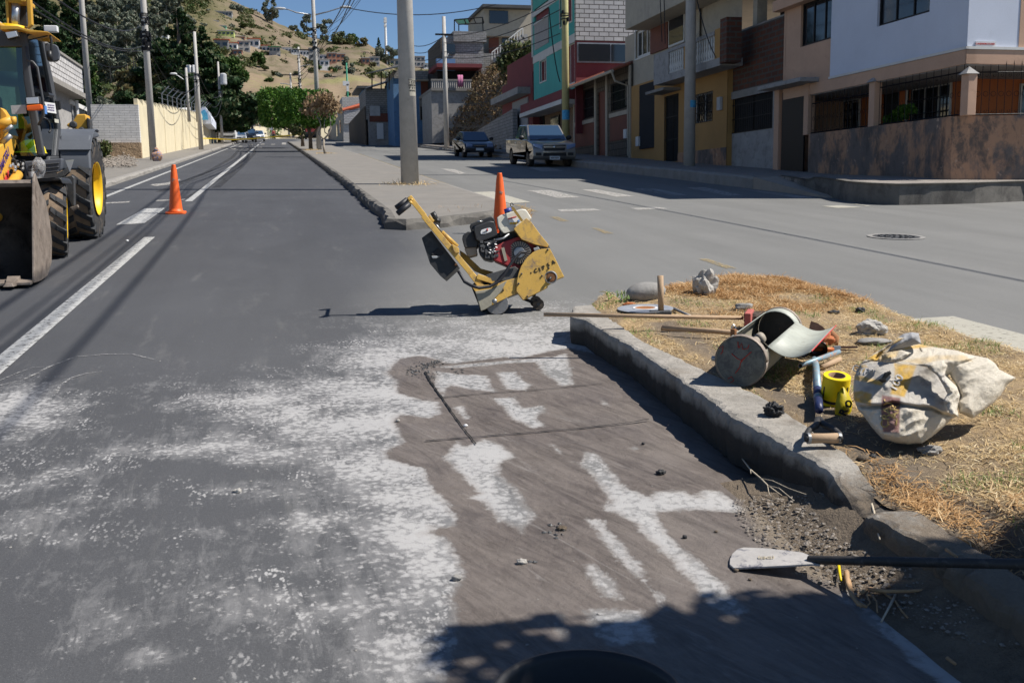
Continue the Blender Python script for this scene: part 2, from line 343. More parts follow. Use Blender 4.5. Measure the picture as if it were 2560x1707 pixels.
# hill
b = NB('hill'); n1 = b.noise(.012, 8, .65, dist=.6); n2 = b.noise(.06, 8, .7); n3 = b.noise(.5, 6, .7)
c = b.mix(b.ramp(n1, (.35, 0), (.65, 1)), (.165, .127, .092), (.235, .187, .135))
c = b.mix(b.ramp(n2, (.46, 0), (.62, .9)), c, (.115, .11, .055)); c = b.mix(b.ramp(b.noise(.03, 6, .6), (.6, 0), (.7, .8)), c, (.27, .145, .085))
c = b.mix(.5, c, b.mix(n3, .4, 1.25), 'MULTIPLY')
c = b.mix(b.attr('green'), c, b.mix(n3, (.06, .065, .03), (.15, .13, .06))); fld = b.attr('field'); w = b.n('TexWave', wave_type='BANDS', bands_direction='Z', i_Vector=b.O, i_Scale=.35, i_Distortion=3, i_Detail=3); w.inputs['Detail Scale'].default_value = .6
fc = b.mix(b.ramp(w.outputs[0], (.2, 0), (.8, .5)), (.255, .195, .13), (.195, .148, .10)); fc = b.mix(b.ramp(b.noise(.035, 5), (.48, 0), (.62, .9)), fc, (.235, .22, .10)); fc = b.mix(.35, fc, b.mix(n3, .4, 1.2), 'MULTIPLY')
b.set(b.mix(fld, c, fc), .95, b.bump(n3, .8, .6), spec=.1)

# stained plaster of the corner fence wall
b = NB('stained'); v = b.scaled((1, 1, .55)); n1 = b.noise(1.0, 9, .68, vec=v, dist=.2); n2 = b.noise(2.6, 9, .75, vec=v, dist=.3)
c = b.mix(b.noise(2, 4), (.46, .28, .18), (.36, .20, .12)); c = b.mix(b.ramp(n1, (.46, 0), (.54, .9)), c, (.13, .12, .115)); c = b.mix(b.ramp(n2, (.48, 0), (.60, .85)), c, (.10, .088, .08))
c = b.mix(b.ramp(b.noise(3.4, 7, .7), (.62, 0), (.66, .8)), c, (.46, .33, .25))
b.set(c, .93, b.bump(n2, .5, .02), spec=.2)
# trunk-like hatch for worn paint
def worn(name, col, k=(.42, .56), sc=18):
    b = NB(name); n = b.noise(sc, 8, .8, dist=.3); a = b.ramp(n, (k[0], 0), (k[1], 1)); b.set(b.mix(b.noise(4, 5), tuple(x*.8 for x in col), col), .8, spec=.3, alpha=a); return b.m
worn('mark_white', (.44, .44, .43), (.36, .50)); worn('mark_white_faint', (.46, .44, .41), (.40, .56)); worn('mark_yellow', (.36, .28, .15), (.42, .60)); worn('mark_cream', (.40, .38, .32), (.30, .46)); worn('chalk', (.6, .6, .58), (.45, .6), 30)

# asphalt with dried and wet saw slurry (fields stored on the mesh)
b = NB('road'); wet = b.attr('wet'); dust = b.attr('dust'); lt = b.attr('light'); soil = b.attr('soil')
nf = b.noise(130, 3, .8); nm = b.noise(9, 8, .72); nl = b.noise(.7, 5, .6)
stre = b.noise(5, 8, .75, vec=b.scaled((1.0, .16, 1)))
ca = b.mix(nl, (.050, .052, .059), (.070, .072, .079)); cb = b.mix(nl, (.145, .145, .14), (.185, .183, .175))
base = b.mix(b.math('ADD', lt, b.math('MULTIPLY', b.math('SUBTRACT', b.noise(.5, 6, .7), .5), b.math('MULTIPLY', b.math('MULTIPLY', lt, b.math('SUBTRACT', 1, lt)), 1.6)), True), ca, cb)
base = b.mix(b.ramp(stre, (.56, 0), (.74, .35)), base, (.19, .185, .175))
base = b.mix(b.ramp(b.noise(.35, 6, .7, dist=1), (.45, 0), (.62, .35)), base, b.mix(lt, (.04, .042, .047), (.15, .15, .145))); base = b.mix(b.ramp(b.noise(1.1, 6, .65, vec=b.scaled((1, .06, 1))), (.42, 0), (.62, .45)), base, b.mix(lt, (.042, .043, .048), (.115, .115, .11))); base = b.mix(b.ramp(b.noise(2.3, 8, .8), (.66, 0), (.72, .3)), base, (.10, .098, .095))
agg = b.vor(190); base = b.mix(.5, base, b.mix(b.ramp(nf, (.3, 0), (.7, 1)), .55, 1.35), 'MULTIPLY'); base = b.mix(b.ramp(agg, (.10, .5), (.2, 0)), base, (.26, .255, .25))
# dust flecks: big drifts, broken by small worn flecks
fl = b.math('ADD', b.math('MULTIPLY', b.noise(13, 9, .85, dist=.8), .6), b.math('MULTIPLY', b.noise(55, 5, .8, dist=.5), .4)); fp = b.vor(30, vec=b.mix(.05, b.O, b.noise(9, 3, out=1), 'ADD')); big = b.noise(2.0, 9, .75, dist=.5)
thr = b.math('ADD', b.math('MULTIPLY', b.math('SUBTRACT', fl, .5), 1.9), b.math('ADD', b.math('MULTIPLY', b.math('SUBTRACT', .36, fp), .55), b.math('MULTIPLY', b.math('SUBTRACT', big, .5), 1.1)))
dm = b.ramp(b.math('ADD', thr, dust), (.58, 0), (.84, 1))
film = b.ramp(b.math('ADD', dust, b.math('ADD', b.math('MULTIPLY', b.math('SUBTRACT', big, .5), 1.5), b.math('MULTIPLY', b.math('SUBTRACT', b.noise(9, 9, .8, vec=b.n('Mapping', i_Vector=b.O, i_Rotation=(0, 0, 1.25), i_Scale=(1.3, .30, 1)).outputs[0], dist=.6), .5), 1.5))), (.42, 0), (1.15, .85))
cdst = b.mix(b.noise(3, 6, .7), (.28, .277, .28), (.41, .40, .39))
base = b.mix(film, base, b.mix(.62, ca, cdst)); base = b.mix(dm, base, cdst)
fk = b.math('MULTIPLY', b.math('MULTIPLY', b.ramp(b.vor(46, vec=b.mix(.05, b.n('Mapping', i_Vector=b.O, i_Rotation=(0, 0, .5), i_Scale=(1.25, .5, 1)).outputs[0], b.noise(18, 4, out=1), 'ADD')), (.26, 1), (.44, 0)), b.ramp(b.noise(3.6, 6, .75, dist=.6), (.53, 0), (.60, 1))), b.ramp(dust, (.22, 0), (.5, 1))); base = b.mix(fk, base, cdst)
# wet slurry
we = b.math('ADD', wet, b.math('ADD', b.math('MULTIPLY', b.math('SUBTRACT', b.noise(7, 8, .8, dist=.8), .5), .55), b.math('MULTIPLY', b.math('SUBTRACT', b.noise(30, 6, .8), .5), .18)))
wm = b.ramp(we, (.47, 0), (.54, 1)); damp = b.ramp(we, (.34, 0), (.50, .55))
flow = b.noise(7, 9, .75, vec=b.strk(22, 1.9, .4), dist=1.8)
cw = b.mix(b.ramp(flow, (.36, 0), (.62, 1)), (.070, .057, .050), (.155, .131, .116)); cw = b.mix(b.ramp(b.noise(2.2, 5, .6), (.35, 0), (.7, .75)), cw, (.165, .143, .128))
cw = b.mix(b.ramp(b.noise(3.2, 9, .72, vec=b.strk(20, 2.2, .3), dist=1.6), (.50, 0), (.62, .5)), cw, (.055, .045, .040)); cw = b.mix(b.ramp(b.noise(4, 9, .7, vec=b.strk(26, 2.6, .25), dist=1.5), (.60, 0), (.68, .5)), cw, (.27, .25, .235)); cw = b.mix(b.ramp(b.noise(38, 7, .8), (.60, 0), (.66, .5)), cw, (.06, .052, .048)); cw = b.mix(b.ramp(flow, (.66, 0), (.74, .5)), cw, (.27, .245, .225))
base = b.mix(damp, base, (.20, .178, .162)); base = b.mix(wm, base, cw)
sm = b.ramp(b.math('ADD', soil, b.math('MULTIPLY', b.math('SUBTRACT', b.noise(8, 8, .8), .5), .7)), (.42, 0), (.6, 1)); base = b.mix(sm, base, b.mix(b.noise(20, 7, .8), (.10, .078, .055), (.26, .215, .165)))
rg = b.mix(wm, .82, b.ramp(b.noise(3, 5), (.35, .42), (.7, .75)))
h = b.math('ADD', b.math('MULTIPLY', nf, .5), b.math('ADD', b.math('MULTIPLY', dm, .35), b.math('MULTIPLY', b.math('MULTIPLY', flow, wm), .9)))
h = b.math('ADD', h, b.math('MULTIPLY', sm, b.math('MULTIPLY', b.noise(35, 6, .8), 2)))
b.set(base, rg, b.bump(h, .55, .008), spec=.35)
# ---------------------------------------------------------------- ground fields
def zz(pts, ox, oy, k): return [(ox+x/k, oy+y/k) for x, y in pts]
def sdf(X, Y, poly):                            # + inside
    P = np.array(poly, float); Q = np.roll(P, -1, 0); d = np.full(X.shape, 1e9); ins = np.zeros(X.shape, bool)
    for (x1, y1), (x2, y2) in zip(P, Q):
        ex, ey = x2-x1, y2-y1; t = np.clip(((X-x1)*ex+(Y-y1)*ey)/(ex*ex+ey*ey+1e-12), 0, 1)
        d = np.minimum(d, np.hypot(X-x1-t*ex, Y-y1-t*ey)); c = (y1 > Y) != (y2 > Y)
        with np.errstate(divide='ignore', invalid='ignore'): ins ^= c & (X < (x2-x1)*(Y-y1)/(y2-y1+1e-15)+x1)
    return np.where(ins, d, -d)
def gp(pix): return [G(x, y)[:2] for x, y in pix]
A_, B_, C_ = (880, 820, 2.6133), (1100, 1400, 2.94), (1700, 1100, 2.584)
wet_out = zz([(235,285),(320,200),(430,180),(530,200),(640,235),(1000,190),(1060,205),(1310,150),(1420,130),(1700,200),(2352,620)], *A_)+[(2000,1290),(2100,1330),(2200,1400)]+\
    zz([(1000,990),(1160,1110),(1330,1240),(1500,1400),(1700,1568)], *C_)[0:]+[(2300,1760),(1120,1760)]+[(1120,1707),(1130,1655),(1137,1604),(1144,1519),(1134,1485),(1163,1437),(1168,1420)]+\
    zz([(740,1568),(680,1460),(620,1370),(470,1340),(520,1300),(680,1300),(690,1240),(640,1150),(560,1070),(500,990),(480,920),(330,880),(230,840),(225,800),(350,740),(320,680),(275,600),(310,565),(500,585),(590,560),(560,480),(440,465),(310,425),(300,340),(240,300)], *A_)
dry = [zz(p, *A_) for p in (
    [(545,280),(700,300),(880,310),(950,420),(760,400),(640,370),(600,450),(540,380)], [(940,290),(1060,285),(1170,370),(1130,405),(1010,400)],
    [(1200,215),(1400,165),(1430,250),(1450,370),(1370,375),(1250,300)], [(560,255),(700,238),(1050,210),(1300,185),(1250,220),(1050,228),(700,262)],
    [(900,455),(1060,450),(1120,520),(1240,505),(1280,530),(1210,590),(1270,640),(1180,650),(1050,590),(980,520)], [(670,505),(730,510),(770,580),(740,600),(690,560)],
    [(1620,455),(1670,480),(1680,512),(1620,490)],
    [(690,735),(740,780),(850,720),(960,750),(1080,840),(1000,860),(960,920),(1010,1000),(1060,1040),(1150,1160),(1200,1210),(1150,1290),(1120,1345),(960,1250),(840,1130),(750,1110),(820,1080),(700,950),(600,850),(640,800)],
    [(1820,780),(1850,768),(1885,785),(1855,802),(1825,797)], [(1290,750),(1420,850),(1440,890),(1340,810)])]
dry.append(zz([(1500,880),(1530,800),(1600,820),(1700,940),(1800,1050),(1960,1110),(1980,1060),(2180,1060),(2260,1130),(2352,1110),(2352,1180),(1990,1200),(2050,1330),(2200,1450),(2300,1568)], *A_)+zz([(2100,180),(2250,360),(2260,400),(2180,420),(2100,400),(1980,350),(1850,180),(1700,0)], *B_)+zz([(1950,1400),(1850,1270),(1700,1200),(1640,1190),(1690,1120),(1600,1000),(1510,900)], *A_))
dry.append(zz([(1530,1240),(1650,1250),(1740,1400),(1870,1520)], *A_)+zz([(1560,180),(1650,260),(1720,380),(1640,350),(1560,230),(1420,100),(1320,10)], *B_)+zz([(1600,1330)], *A_))
dry.append(zz([(1050,30),(1130,20),(1300,170),(1350,300),(1200,270),(1100,150)], *B_))
dry.append(zz([(1020,350),(1200,360),(1500,360),(1520,420),(1620,640),(1480,600),(1250,640),(1120,520),(1060,420)], *B_))
dry.append(zz([(870,370),(900,470),(980,560),(990,640),(900,620),(870,480)], *B_))
dry.append(zz([(300,340),(430,420),(400,450),(200,450),(0,450),(-60,400),(0,320),(130,370),(150,320),(250,310)], *C_))
soilp = zz([(420,400),(560,400),(640,440),(1000,440),(1250,520),(1500,720),(2222,1180),(2222,1400),(1900,1330),(1480,1130),(1300,1040),(1000,900),(760,840),(600,700),(480,560)], *C_)
xs = np.concatenate([np.arange(-14, -5, 1.5), np.arange(-5, -2.6, .06), np.arange(-2.6, 2.5, .024), np.arange(2.5, 6, .25), np.arange(6, 60, 2)])
ys = np.concatenate([np.arange(-14, 1.5, 1.5), np.arange(1.5, 8.6, .024), np.arange(8.6, 12, .08), np.arange(12, 20, .5), np.arange(20, 190, 4)])
XX, YY = np.meshgrid(xs, ys); ZZ = S*YY-.055*np.exp(-((XX-2.15)/.28)**2)*np.clip((5.8-YY)/2, 0, 1)
# road sinks slightly into the worn gutter beside the island
sdw = sdf(XX, YY, gp(wet_out))
for p in dry: sdw = np.minimum(sdw, -sdf(XX, YY, gp(p)))
wet = np.clip(.5+sdw/.24, 0, 1)
soil = np.clip(.5+sdf(XX, YY, gp(soilp))/.3, 0, 1)
# dust: drifts given by centre (photo px), spread and amount
dust = np.zeros(XX.shape)
for px, py, rx, ry, am in [(1330,860,.9,1.1,.95),(1150,860,.8,.8,.8),(1000,900,.55,.7,.9),(950,985,.45,.35,1.0),(900,1060,.5,.35,1.0),(980,1160,.4,.35,1.0),(1080,1240,.35,.3,1.0),(760,1030,.55,.35,.78),(560,1110,.7,.3,.62),(430,1080,.6,.3,.50),
    (900,1220,.5,.5,.62),(1040,1330,.25,.35,.95),(1100,1420,.22,.3,.9),(840,1350,.5,.35,.58),(700,1480,.35,.25,.60),(760,1420,.25,.2,.6),(1000,1500,.4,.3,.72),(1050,1620,.3,.3,.75),(930,1620,.3,.2,.5),(60,1040,.32,.55,.86),(20,1010,.2,.5,.9),(620,1000,.5,.25,.8),(480,1120,.45,.12,.8),(820,1130,.5,.2,.8),(700,1220,.5,.25,.6),(330,1130,.3,.2,.6),(880,960,.6,.3,.85),(160,1330,.2,.2,.55),(100,1290,.2,.3,.6),(420,1230,.4,.25,.5),(540,1330,.35,.25,.52),(780,1300,.4,.2,.7),(930,1400,.3,.3,.7),(100,1190,.35,.22,.72),(180,1250,.18,.12,.6),(300,1080,.4,.3,.5),
    (380,1640,.12,.09,.66),(640,1320,.5,.35,.5),(700,960,1.0,.8,.45),(1250,1000,1.0,1.4,.9),(1600,1300,1.2,1.5,.9),(200,1420,.5,.4,.36),(560,1500,.5,.4,.36),(240,1560,.2,.2,.5),(830,1230,.7,.6,.45),(1230,815,1.2,1.0,.55),(1380,775,.8,.6,.6),(1700,1550,1,.8,.8),(900,780,1.2,1.0,.28),(1150,1250,.4,.5,1),(1250,1120,.5,.6,1),(90,1380,.5,.5,.3),(500,1650,.6,.3,.3),(1000,1390,.4,.5,.7),(2350,1650,.5,.5,1)]:
    g = G(px, py); dust = np.maximum(dust, am*np.exp(-.5*(((XX-g[0])/rx)**2+((YY-g[1])/ry)**2)**.9))
def sstep(a, b, x): t = np.clip((x-a)/(b-a), 0, 1); return t*t*(3-2*t)
# left carriageway is newer dark asphalt; the right one old and pale
bx = np.interp(YY, [0, 6, 9, 13, 18, 25, 200], [.6, 1.2, .9, 2.0, 2.6, 3, 3]); light = sstep(-.9, .9, XX-bx)
light = np.maximum(light, .16*sstep(-3.5, .8, XX)*sstep(16, 7, YY))
ny, nx = XX.shape; idx = np.arange(nx*ny).reshape(ny, nx)
q = np.stack([idx[:-1,:-1], idx[:-1,1:], idx[1:,1:], idx[1:,:-1]], -1).reshape(-1, 4)
road = raw_mesh('road', np.stack([XX, YY, ZZ], -1).reshape(-1, 3), q, 'road', smooth=True)
for nm, a in (('wet', wet), ('dust', dust), ('light', light), ('soil', soil)):
    at = road.data.attributes.new(nm, 'FLOAT', 'POINT'); at.data.foreach_set('value', a.astype(np.float32).ravel())
struct(road)
gb = MB(); gb.quad((-400, -60, gz(-60, -.15)), (400, -60, gz(-60, -.15)), (400, 200, gz(200, -.15)), (-400, 200, gz(200, -.15))); struct(gb.build('ground', 'soil'))

def slab(name, pts, h0, h1, m):                 # polygon of (x, y[, height]) raised over the grade
    a = MB(); P = [(p[0], p[1], gz(p[1], p[2] if len(p) > 2 else h1)) for p in pts]; n = len(P)
    B = [(p[0], p[1], gz(p[1], h0)) for p in pts]
    a.add(P+B, [tuple(range(n))]+[(i, (i+1)%n, n+(i+1)%n, n+i) for i in range(n)]); return struct(a.build(name, m))
def strip(name, line, w, h0, h1, m, jit=.0, step=.5, bev=.02, seed=1):   # kerb of width w to the right of a polyline, with worn edges
    rnd = random.Random(seed); P = []
    for (x1, y1), (x2, y2) in zip(line, line[1:]):
        L = math.hypot(x2-x1, y2-y1); k = max(1, int(L/step)); P += [(x1+(x2-x1)*t/k, y1+(y2-y1)*t/k) for t in range(k)]
    P.append(line[-1]); a = MB(); vs = []; hh = h1 if callable(h1) else (lambda y: h1)
    for i, p in enumerate(P):
        q0, q1 = P[max(i-1, 0)], P[min(i+1, len(P)-1)]; tx, ty = q1[0]-q0[0], q1[1]-q0[1]; l = math.hypot(tx, ty); nx_, ny_ = ty/l, -tx/l
        j = rnd.uniform(-1, 1)*jit; j2 = rnd.uniform(-1, 1)*jit*.5; k = rnd.random()*jit*1.5
        for o, h in ((j*.4, h0), (j, hh(p[1])-bev-k), (j+bev+k*.6, hh(p[1])+j2*.3), (w, hh(p[1])+.002), (w, h0)):
            x, y = p[0]+nx_*o, p[1]+ny_*o; vs.append((x, y, gz(y, h)))
    n = len(P); a.add(vs, [(i*5+k, i*5+k+1, i*5+k+6, i*5+k+5) for i in range(n-1) for k in range(4)]+[(0,1,2,3,4), tuple((n-1)*5+k for k in range(5))])
    return struct(a.build(name, m))
# median
medL = [(1.62,15.9),(1.72,17.5),(1.75,24),(1.8,31),(1.72,52),(1.6,78),(1.3,126)]; medR = [(5.2,126),(4.7,60),(4.45,38),(4.35,28),(4.38,21),(4.3,17.9)]
slab('median', [(x+.12, y) for x, y in medL]+[(x-.12, y) for x, y in medR]+[(3.5,16.95),(2.45,16.05)], -.05, .145, 'sidewalk')
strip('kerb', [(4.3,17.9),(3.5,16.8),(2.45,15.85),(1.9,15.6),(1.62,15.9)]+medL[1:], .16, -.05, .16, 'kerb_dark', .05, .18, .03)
strip('kerb', medR, .15, -.05, .13, 'concrete', .01, 1, .02)
# left pavement
slab('pavement', [(-4.75,-5),(-4.75,175),(-9.5,175),(-9.5,-5)], -.05, .13, 'sidewalk')
strip('kerb', [(-4.55,-5),(-4.5,60),(-4.55,100),(-4.7,175)][::-1], .2, -.05, .14, 'concrete', .03, .6, .03)
# right pavement and the high corner kerb
RC = [G(x, y, .42)[:2] for x, y in ((2092,450),(2120,455),(2180,460),(2250,462),(2330,461),(2440,459),(2560,455))]
slab('pavement', [(12.4,175,.17),(22,175,.17),(22,24.6,.33),(12.4,24.6,.33)][::-1], -.05, .3, 'pavers')
strip('kerb', [(12.15,175),(12.2,90),(12.2,24.6)][::-1], .22, -.05, lambda y: .16+.16*max(0, min(1, (60-y)/30)), 'concrete', .03, .6, .03)
slab('ramp', [(12.2,24.6,.31),(12.25,21.0,.02),(13.6,20.2,.02),(13.3,22.4,.30),(13.2,24.6,.33)], -.05, .3, 'ramp_tan')
slab('pavement', [(12.9,24.6,.33)]+[(p[0]+.1, p[1]+.12, .42) for p in RC]+[(24,19.5,.43),(24,24.6,.4)], -.05, .4, 'pavers')
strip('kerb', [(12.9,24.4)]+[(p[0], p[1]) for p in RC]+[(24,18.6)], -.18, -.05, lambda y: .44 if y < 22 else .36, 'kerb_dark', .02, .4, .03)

# ---------------------------------------------------------------- painted markings
def marks(name, polys, m, h=.006):
    a = MB()
    for p in polys: a.sheet(p, h)
    o = a.build(name, m, origin=False); struct(o); return o
def wstrip(x0, x1, y0, y1, w=.13, n=1): return [(x0-w/2, y0, gz(y0, .006)), (x0+w/2, y0, gz(y0, .006)), (x1+w/2, y1, gz(y1, .006)), (x1-w/2, y1, gz(y1, .006))]
a = MB()
a.quad(*wstrip(-1.86,-1.86,2,15.4,.15)); a.quad(*wstrip(-1.93,-1.87,23.0,97,.15)); a.quad(*wstrip(-1.87,-1.87,100,112,.15)); a.quad(*wstrip(-3.95,-4.0,20,120,.12))
for y0 in range(124, 150, 8): a.quad(*wstrip(-1.9,-1.9,y0,y0+4,.15))
struct(a.build('lane_line', 'mark_white', origin=False))
marks('crosswalk', [[(290,563),(361,559),(413,521),(362,522)]], 'mark_white')
marks('road_marking', [[(248,511),(250,508),(326,504),(322,507)],[(388,504),(392,501),(463,498),(458,501)],[(376,464),(391,466),(425,462),(452,450),(448,448),(415,458),(381,461)]]+
    [zz(p, 530, 280, 13.84) for p in ([(660,1290),(680,1280),(840,1270),(810,1300)],[(1100,1270),(1130,1260),(1280,1250),(1240,1280)],[(1560,1250),(1590,1240),(1730,1230),(1700,1260)],[(700,1140),(860,1130),(840,1145),(700,1150)],[(910,1190),(1050,1180),(1060,1200),(930,1215)],[(1680,1125),(1810,1115),(1800,1135),(1680,1138)],[(2040,1120),(2180,1110),(2170,1135),(2050,1135)],[(1300,1140),(1420,1130),(1410,1145),(1300,1148)])]+
    [zz(p, 640, 130, 5.806) for p in ([(20,1395),(40,1386),(92,1386),(80,1400)],[(70,1345),(80,1336),(125,1334),(115,1346)],[(370,1345),(380,1318),(432,1316),(440,1345)],[(845,1355),(900,1352),(915,1366),(860,1368)],[(1040,1354),(1100,1352),(1110,1362),(1050,1363)],[(1390,1350),(1450,1345),(1480,1356),(1410,1360)],[(1600,1345),(1650,1340),(1670,1355),(1620,1360)],[(1710,1378),(1800,1376),(1810,1386),(1715,1386)])], 'mark_white_faint')
B6 = (900, 380, 2.94)
marks('crosswalk', [zz([(815,298),(980,293),(1255,372),(1100,380)], *B6)], 'mark_cream')
marks('crosswalk', [zz([(1225,285),(1400,283),(1620,336),(1450,340)], *B6), zz([(1620,278),(1740,278),(2020,328),(1880,332)], *B6), zz([(2010,272),(2090,270),(2352,322),(2260,318)], *B6), zz([(590,125),(690,128),(780,160),(730,164)], *B6), zz([(1240,115),(1370,112),(1500,140),(1330,145)], *B6),
    zz([(1448,425),(1720,420),(1770,432),(1480,442)], *B6), zz([(1985,415),(2190,408),(2270,420),(2040,428)], *B6), [(1600,474),(1640,472),(1720,489),(1680,490)], [(1715,470),(1760,469),(1860,489),(1820,490)], [(1840,471),(1872,475),(2046,496),(1990,496)]], 'mark_white_faint')
marks('yellow_line', [[(896,385),(900,385),(1179,481),(1172,481)], zz([(1125,388),(1180,390),(1310,440),(1250,440)], *B6), zz([(1390,478),(1450,478),(1540,512),(1480,512)], *B6), zz([(1700,560),(1750,562),(1865,602),(1800,602)], *B6), [(1745,648),(1770,648),(1842,672),(1815,672)]], 'mark_yellow')
marks('yellow_line', [[(1935,704),(1965,704),(2092,744),(2062,746)], [(2205,783),(2230,781),(2291,797),(2258,799)]], 'mark_yellow')
marks('crosswalk', [[(2250,800),(2383,792),(2600,848),(2600,915),(2560,898),(2393,851)]], 'mark_cream')
marks('road_marking', [zz([(370,612),(560,605),(780,625),(520,630)], 1960, 360, 3.92), zz([(620,582),(650,582),(850,612),(830,615)], 1960, 360, 3.92)], 'mark_cream')
# sidewalk-edge yellow line paint and faint skid arcs
def arc(px, w, m, name='skid_mark'):
    P = [G(*p) for p in px]; a = MB(); P = [Vector(V(p)) for p in P]
    out = []
    for i, p in enumerate(P):
        t = (P[min(i+1, len(P)-1)]-P[max(i-1, 0)]).normalized(); s = Vector((t.y, -t.x, 0))*w/2
        out.append((p+s, p-s))
    for i in range(len(P)-1): a.quad(*[Vector(q)+Vector((0, 0, .005)) for q in (out[i][0], out[i+1][0], out[i+1][1], out[i][1])])
    return struct(a.build(name, m, origin=False))
worn('skid', (.03, .03, .032), (.40, .75), 4); worn('dust_arc', (.40, .39, .38), (.46, .62), 25)
for k, pts in enumerate(([(470,497),(560,440),(610,400),(625,375),(628,360)], [(400,480),(520,430),(580,395),(600,372)], [(540,470),(600,420),(635,385),(640,365)])): arc(pts, .22, 'skid')
arc([(0,965),(60,950),(130,915),(190,893),(260,887),(330,886),(385,900)], .022, 'dust_arc', 'dust_trail'); arc([(140,985),(150,965),(180,945),(215,935),(255,930)], .018, 'dust_arc', 'dust_trail'); arc([(0,952),(40,935),(80,920),(120,918)], .012, 'dust_arc', 'dust_trail')
# saw cuts in the slab
mat('slot', (.008, .008, .008), .9)
def cut(pix, w0, w1): 
    P = [Vector(V(G(*p))) for p in pix]; a = MB(); R = random.Random(5); Q = []
    for i in range(len(P)-1):
        k = max(2, int((P[i+1]-P[i]).length/.03)); Q += [P[i].lerp(P[i+1], t/k) for t in range(k)]
    Q.append(P[-1]); L = []
    for i, p in enumerate(Q):
        t = (Q[min(i+1, len(Q)-1)]-Q[max(i-1, 0)]).normalized(); w = w0+(w1-w0)*i/len(Q); w *= R.uniform(.6, 1.3); s = Vector((t.y, -t.x, 0)); j = R.uniform(-.002, .002)
        L.append((p+s*(w/2+j), p-s*(w/2-j)))
    for i in range(len(L)-1): a.quad(*[q+Vector((0, 0, .007)) for q in (L[i][0], L[i+1][0], L[i+1][1], L[i][1])])
    return struct(a.build('saw_cut', 'slot', origin=False))
cut(zz([(480,290),(505,345),(580,450),(645,545),(715,640),(810,765)], *A_), .014, .007)
cut(zz([(545,462),(620,455),(880,430),(1250,405),(1640,366)], *A_), .011, .008); cut(zz([(480,742),(700,725),(1200,685),(1500,660),(1800,625),(1940,600)], *A_), .011, .011); cut(zz([(470,245),(700,232),(1060,200),(1380,165)], *A_), .008, .003)

# manhole
mc = G(2240, 593); a = MB(); up = Vector((0, -S, 1)).normalized()
a.lathe([(.40,.004),(.40,.012),(.33,.012),(.33,.006)], mc, up, 40); mh = thing('manhole_cover', 'round cast iron manhole cover sunk in the pale right carriageway', 'manhole cover', mc)
a.build('frame', 'stone', mh); a = MB(); a.lathe([(.325,.004),(.325,.010),(.001,.010)], mc, up, 40)
for r in (.08, .16, .24):
    for k in range(int(r*70)): q = 2*math.pi*k/int(r*70); a.box(Vector(V(mc))+Vector((r*math.cos(q), r*math.sin(q), .014-S*0+S*r*math.sin(q))), (.03,.03,.008), q)
a.build('lid', 'dark_metal', mh)
# ---------------------------------------------------------------- the grass island in front
IH = .2
def IHF(y): return float(np.interp(y, [2.4, 3.2, 4.3], [.14, .16, .2]))
KT = [(2.02,6.95),(2.09,6.84),(2.09,6.29),(2.11,5.9),(2.08,5.07),(2.06,4.57),(2.04,4.34)]+[tuple(G(x, y, h)[:2]) for x, y, h in ((1990,1123,.19),(2068,1166,.185),(2130,1235,.175),(2164,1266,.17),(2199,1293,.165),(2250,1328,.16),(2296,1348,.155),(2350,1390,.15),(2397,1429,.145),(2455,1468,.14),(2509,1506,.14))]+[(2.06,1.5),(2.06,-2)]
KI = [(2.30,7.3),(2.24,6.3),(2.22,6.0),(2.27,5.3),(2.33,4.58),(2.30,4.0),(2.27,3.6),(2.22,3.2),(2.22,2.6),(2.22,1.5),(2.22,-2)]
def lin(poly, y): P = sorted(poly, key=lambda p: p[1]); return float(np.interp(y, [p[1] for p in P], [p[0] for p in P]))
# kerb body: cross sections every 3 cm, broken where the photo shows it crumbling
vs = []; yk = np.arange(7.35, -2, -.03); nk = len(yk)
R = random.Random(3)
def brk(y): return math.exp(-((y-3.32)/.13)**2)*.9                  # the gap with soil
for y in yk:
    nn = lambda a, b: mnoise.noise(Vector((a*y, b, 0)))
    rough = .009+(.017 if y < 4.6 else .008)
    xl = (lin(KT, min(y, 6.95)) if y < 6.95 else 2.02+(y-6.95)*.35)+nn(9, 1)*rough+nn(31, 2)*rough*.7; xi = lin(KI, y)+nn(5, 5)*.02+nn(17, 8)*.012
    if y > 7.0: xi = max(xi, xl+.05)
    b = brk(y); top = IHF(y)-b*.08; x1 = xl+b*.02; bl = .014+abs(nn(14, 3))*rough*2.2+abs(nn(40, 4))*rough
    for x, h in ((x1+.01+nn(4, 9)*.012, -.03), (x1+nn(6, 11)*.01, .06+nn(8, 12)*.02), (x1-nn(12, 6)*.006, top-bl*1.3), (x1+bl*.45, top-bl*.35), (x1+bl*1.2, top+nn(25, 7)*.003), ((x1+xi)/2, top+.003+nn(8, 2)*.006), (xi, top+.004+nn(20, 3)*.006), (xi+.02, top-.05), (xi+.02, -.03)):
        vs.append((x, y, gz(y, h)))
K = 9; fs = [(i*K+k, i*K+k+1, (i+1)*K+k+1, (i+1)*K+k) for i in range(nk-1) for k in range(K-1)]+[tuple(range(K)), tuple((nk-1)*K+k for k in range(K))]
mb = MB(); mb.add(vs, fs); b = NB('kerb_old'); n1 = b.noise(7, 8, .7, dist=.4); n2 = b.noise(40, 6, .8)
c = b.mix(b.ramp(n1, (.35, 0), (.65, 1)), (.25, .232, .205), (.39, .362, .325)); c = b.mix(b.ramp(b.noise(3, 8, .75), (.55, 0), (.68, .7)), c, (.17, .14, .11)); c = b.mix(b.ramp(n2, (.58, 0), (.66, .6)), c, (.13, .125, .12)); c = b.mix(b.ramp(b.noise(5, 8, .8, dist=1), (.66, 0), (.70, .7)), c, (.52, .50, .47))
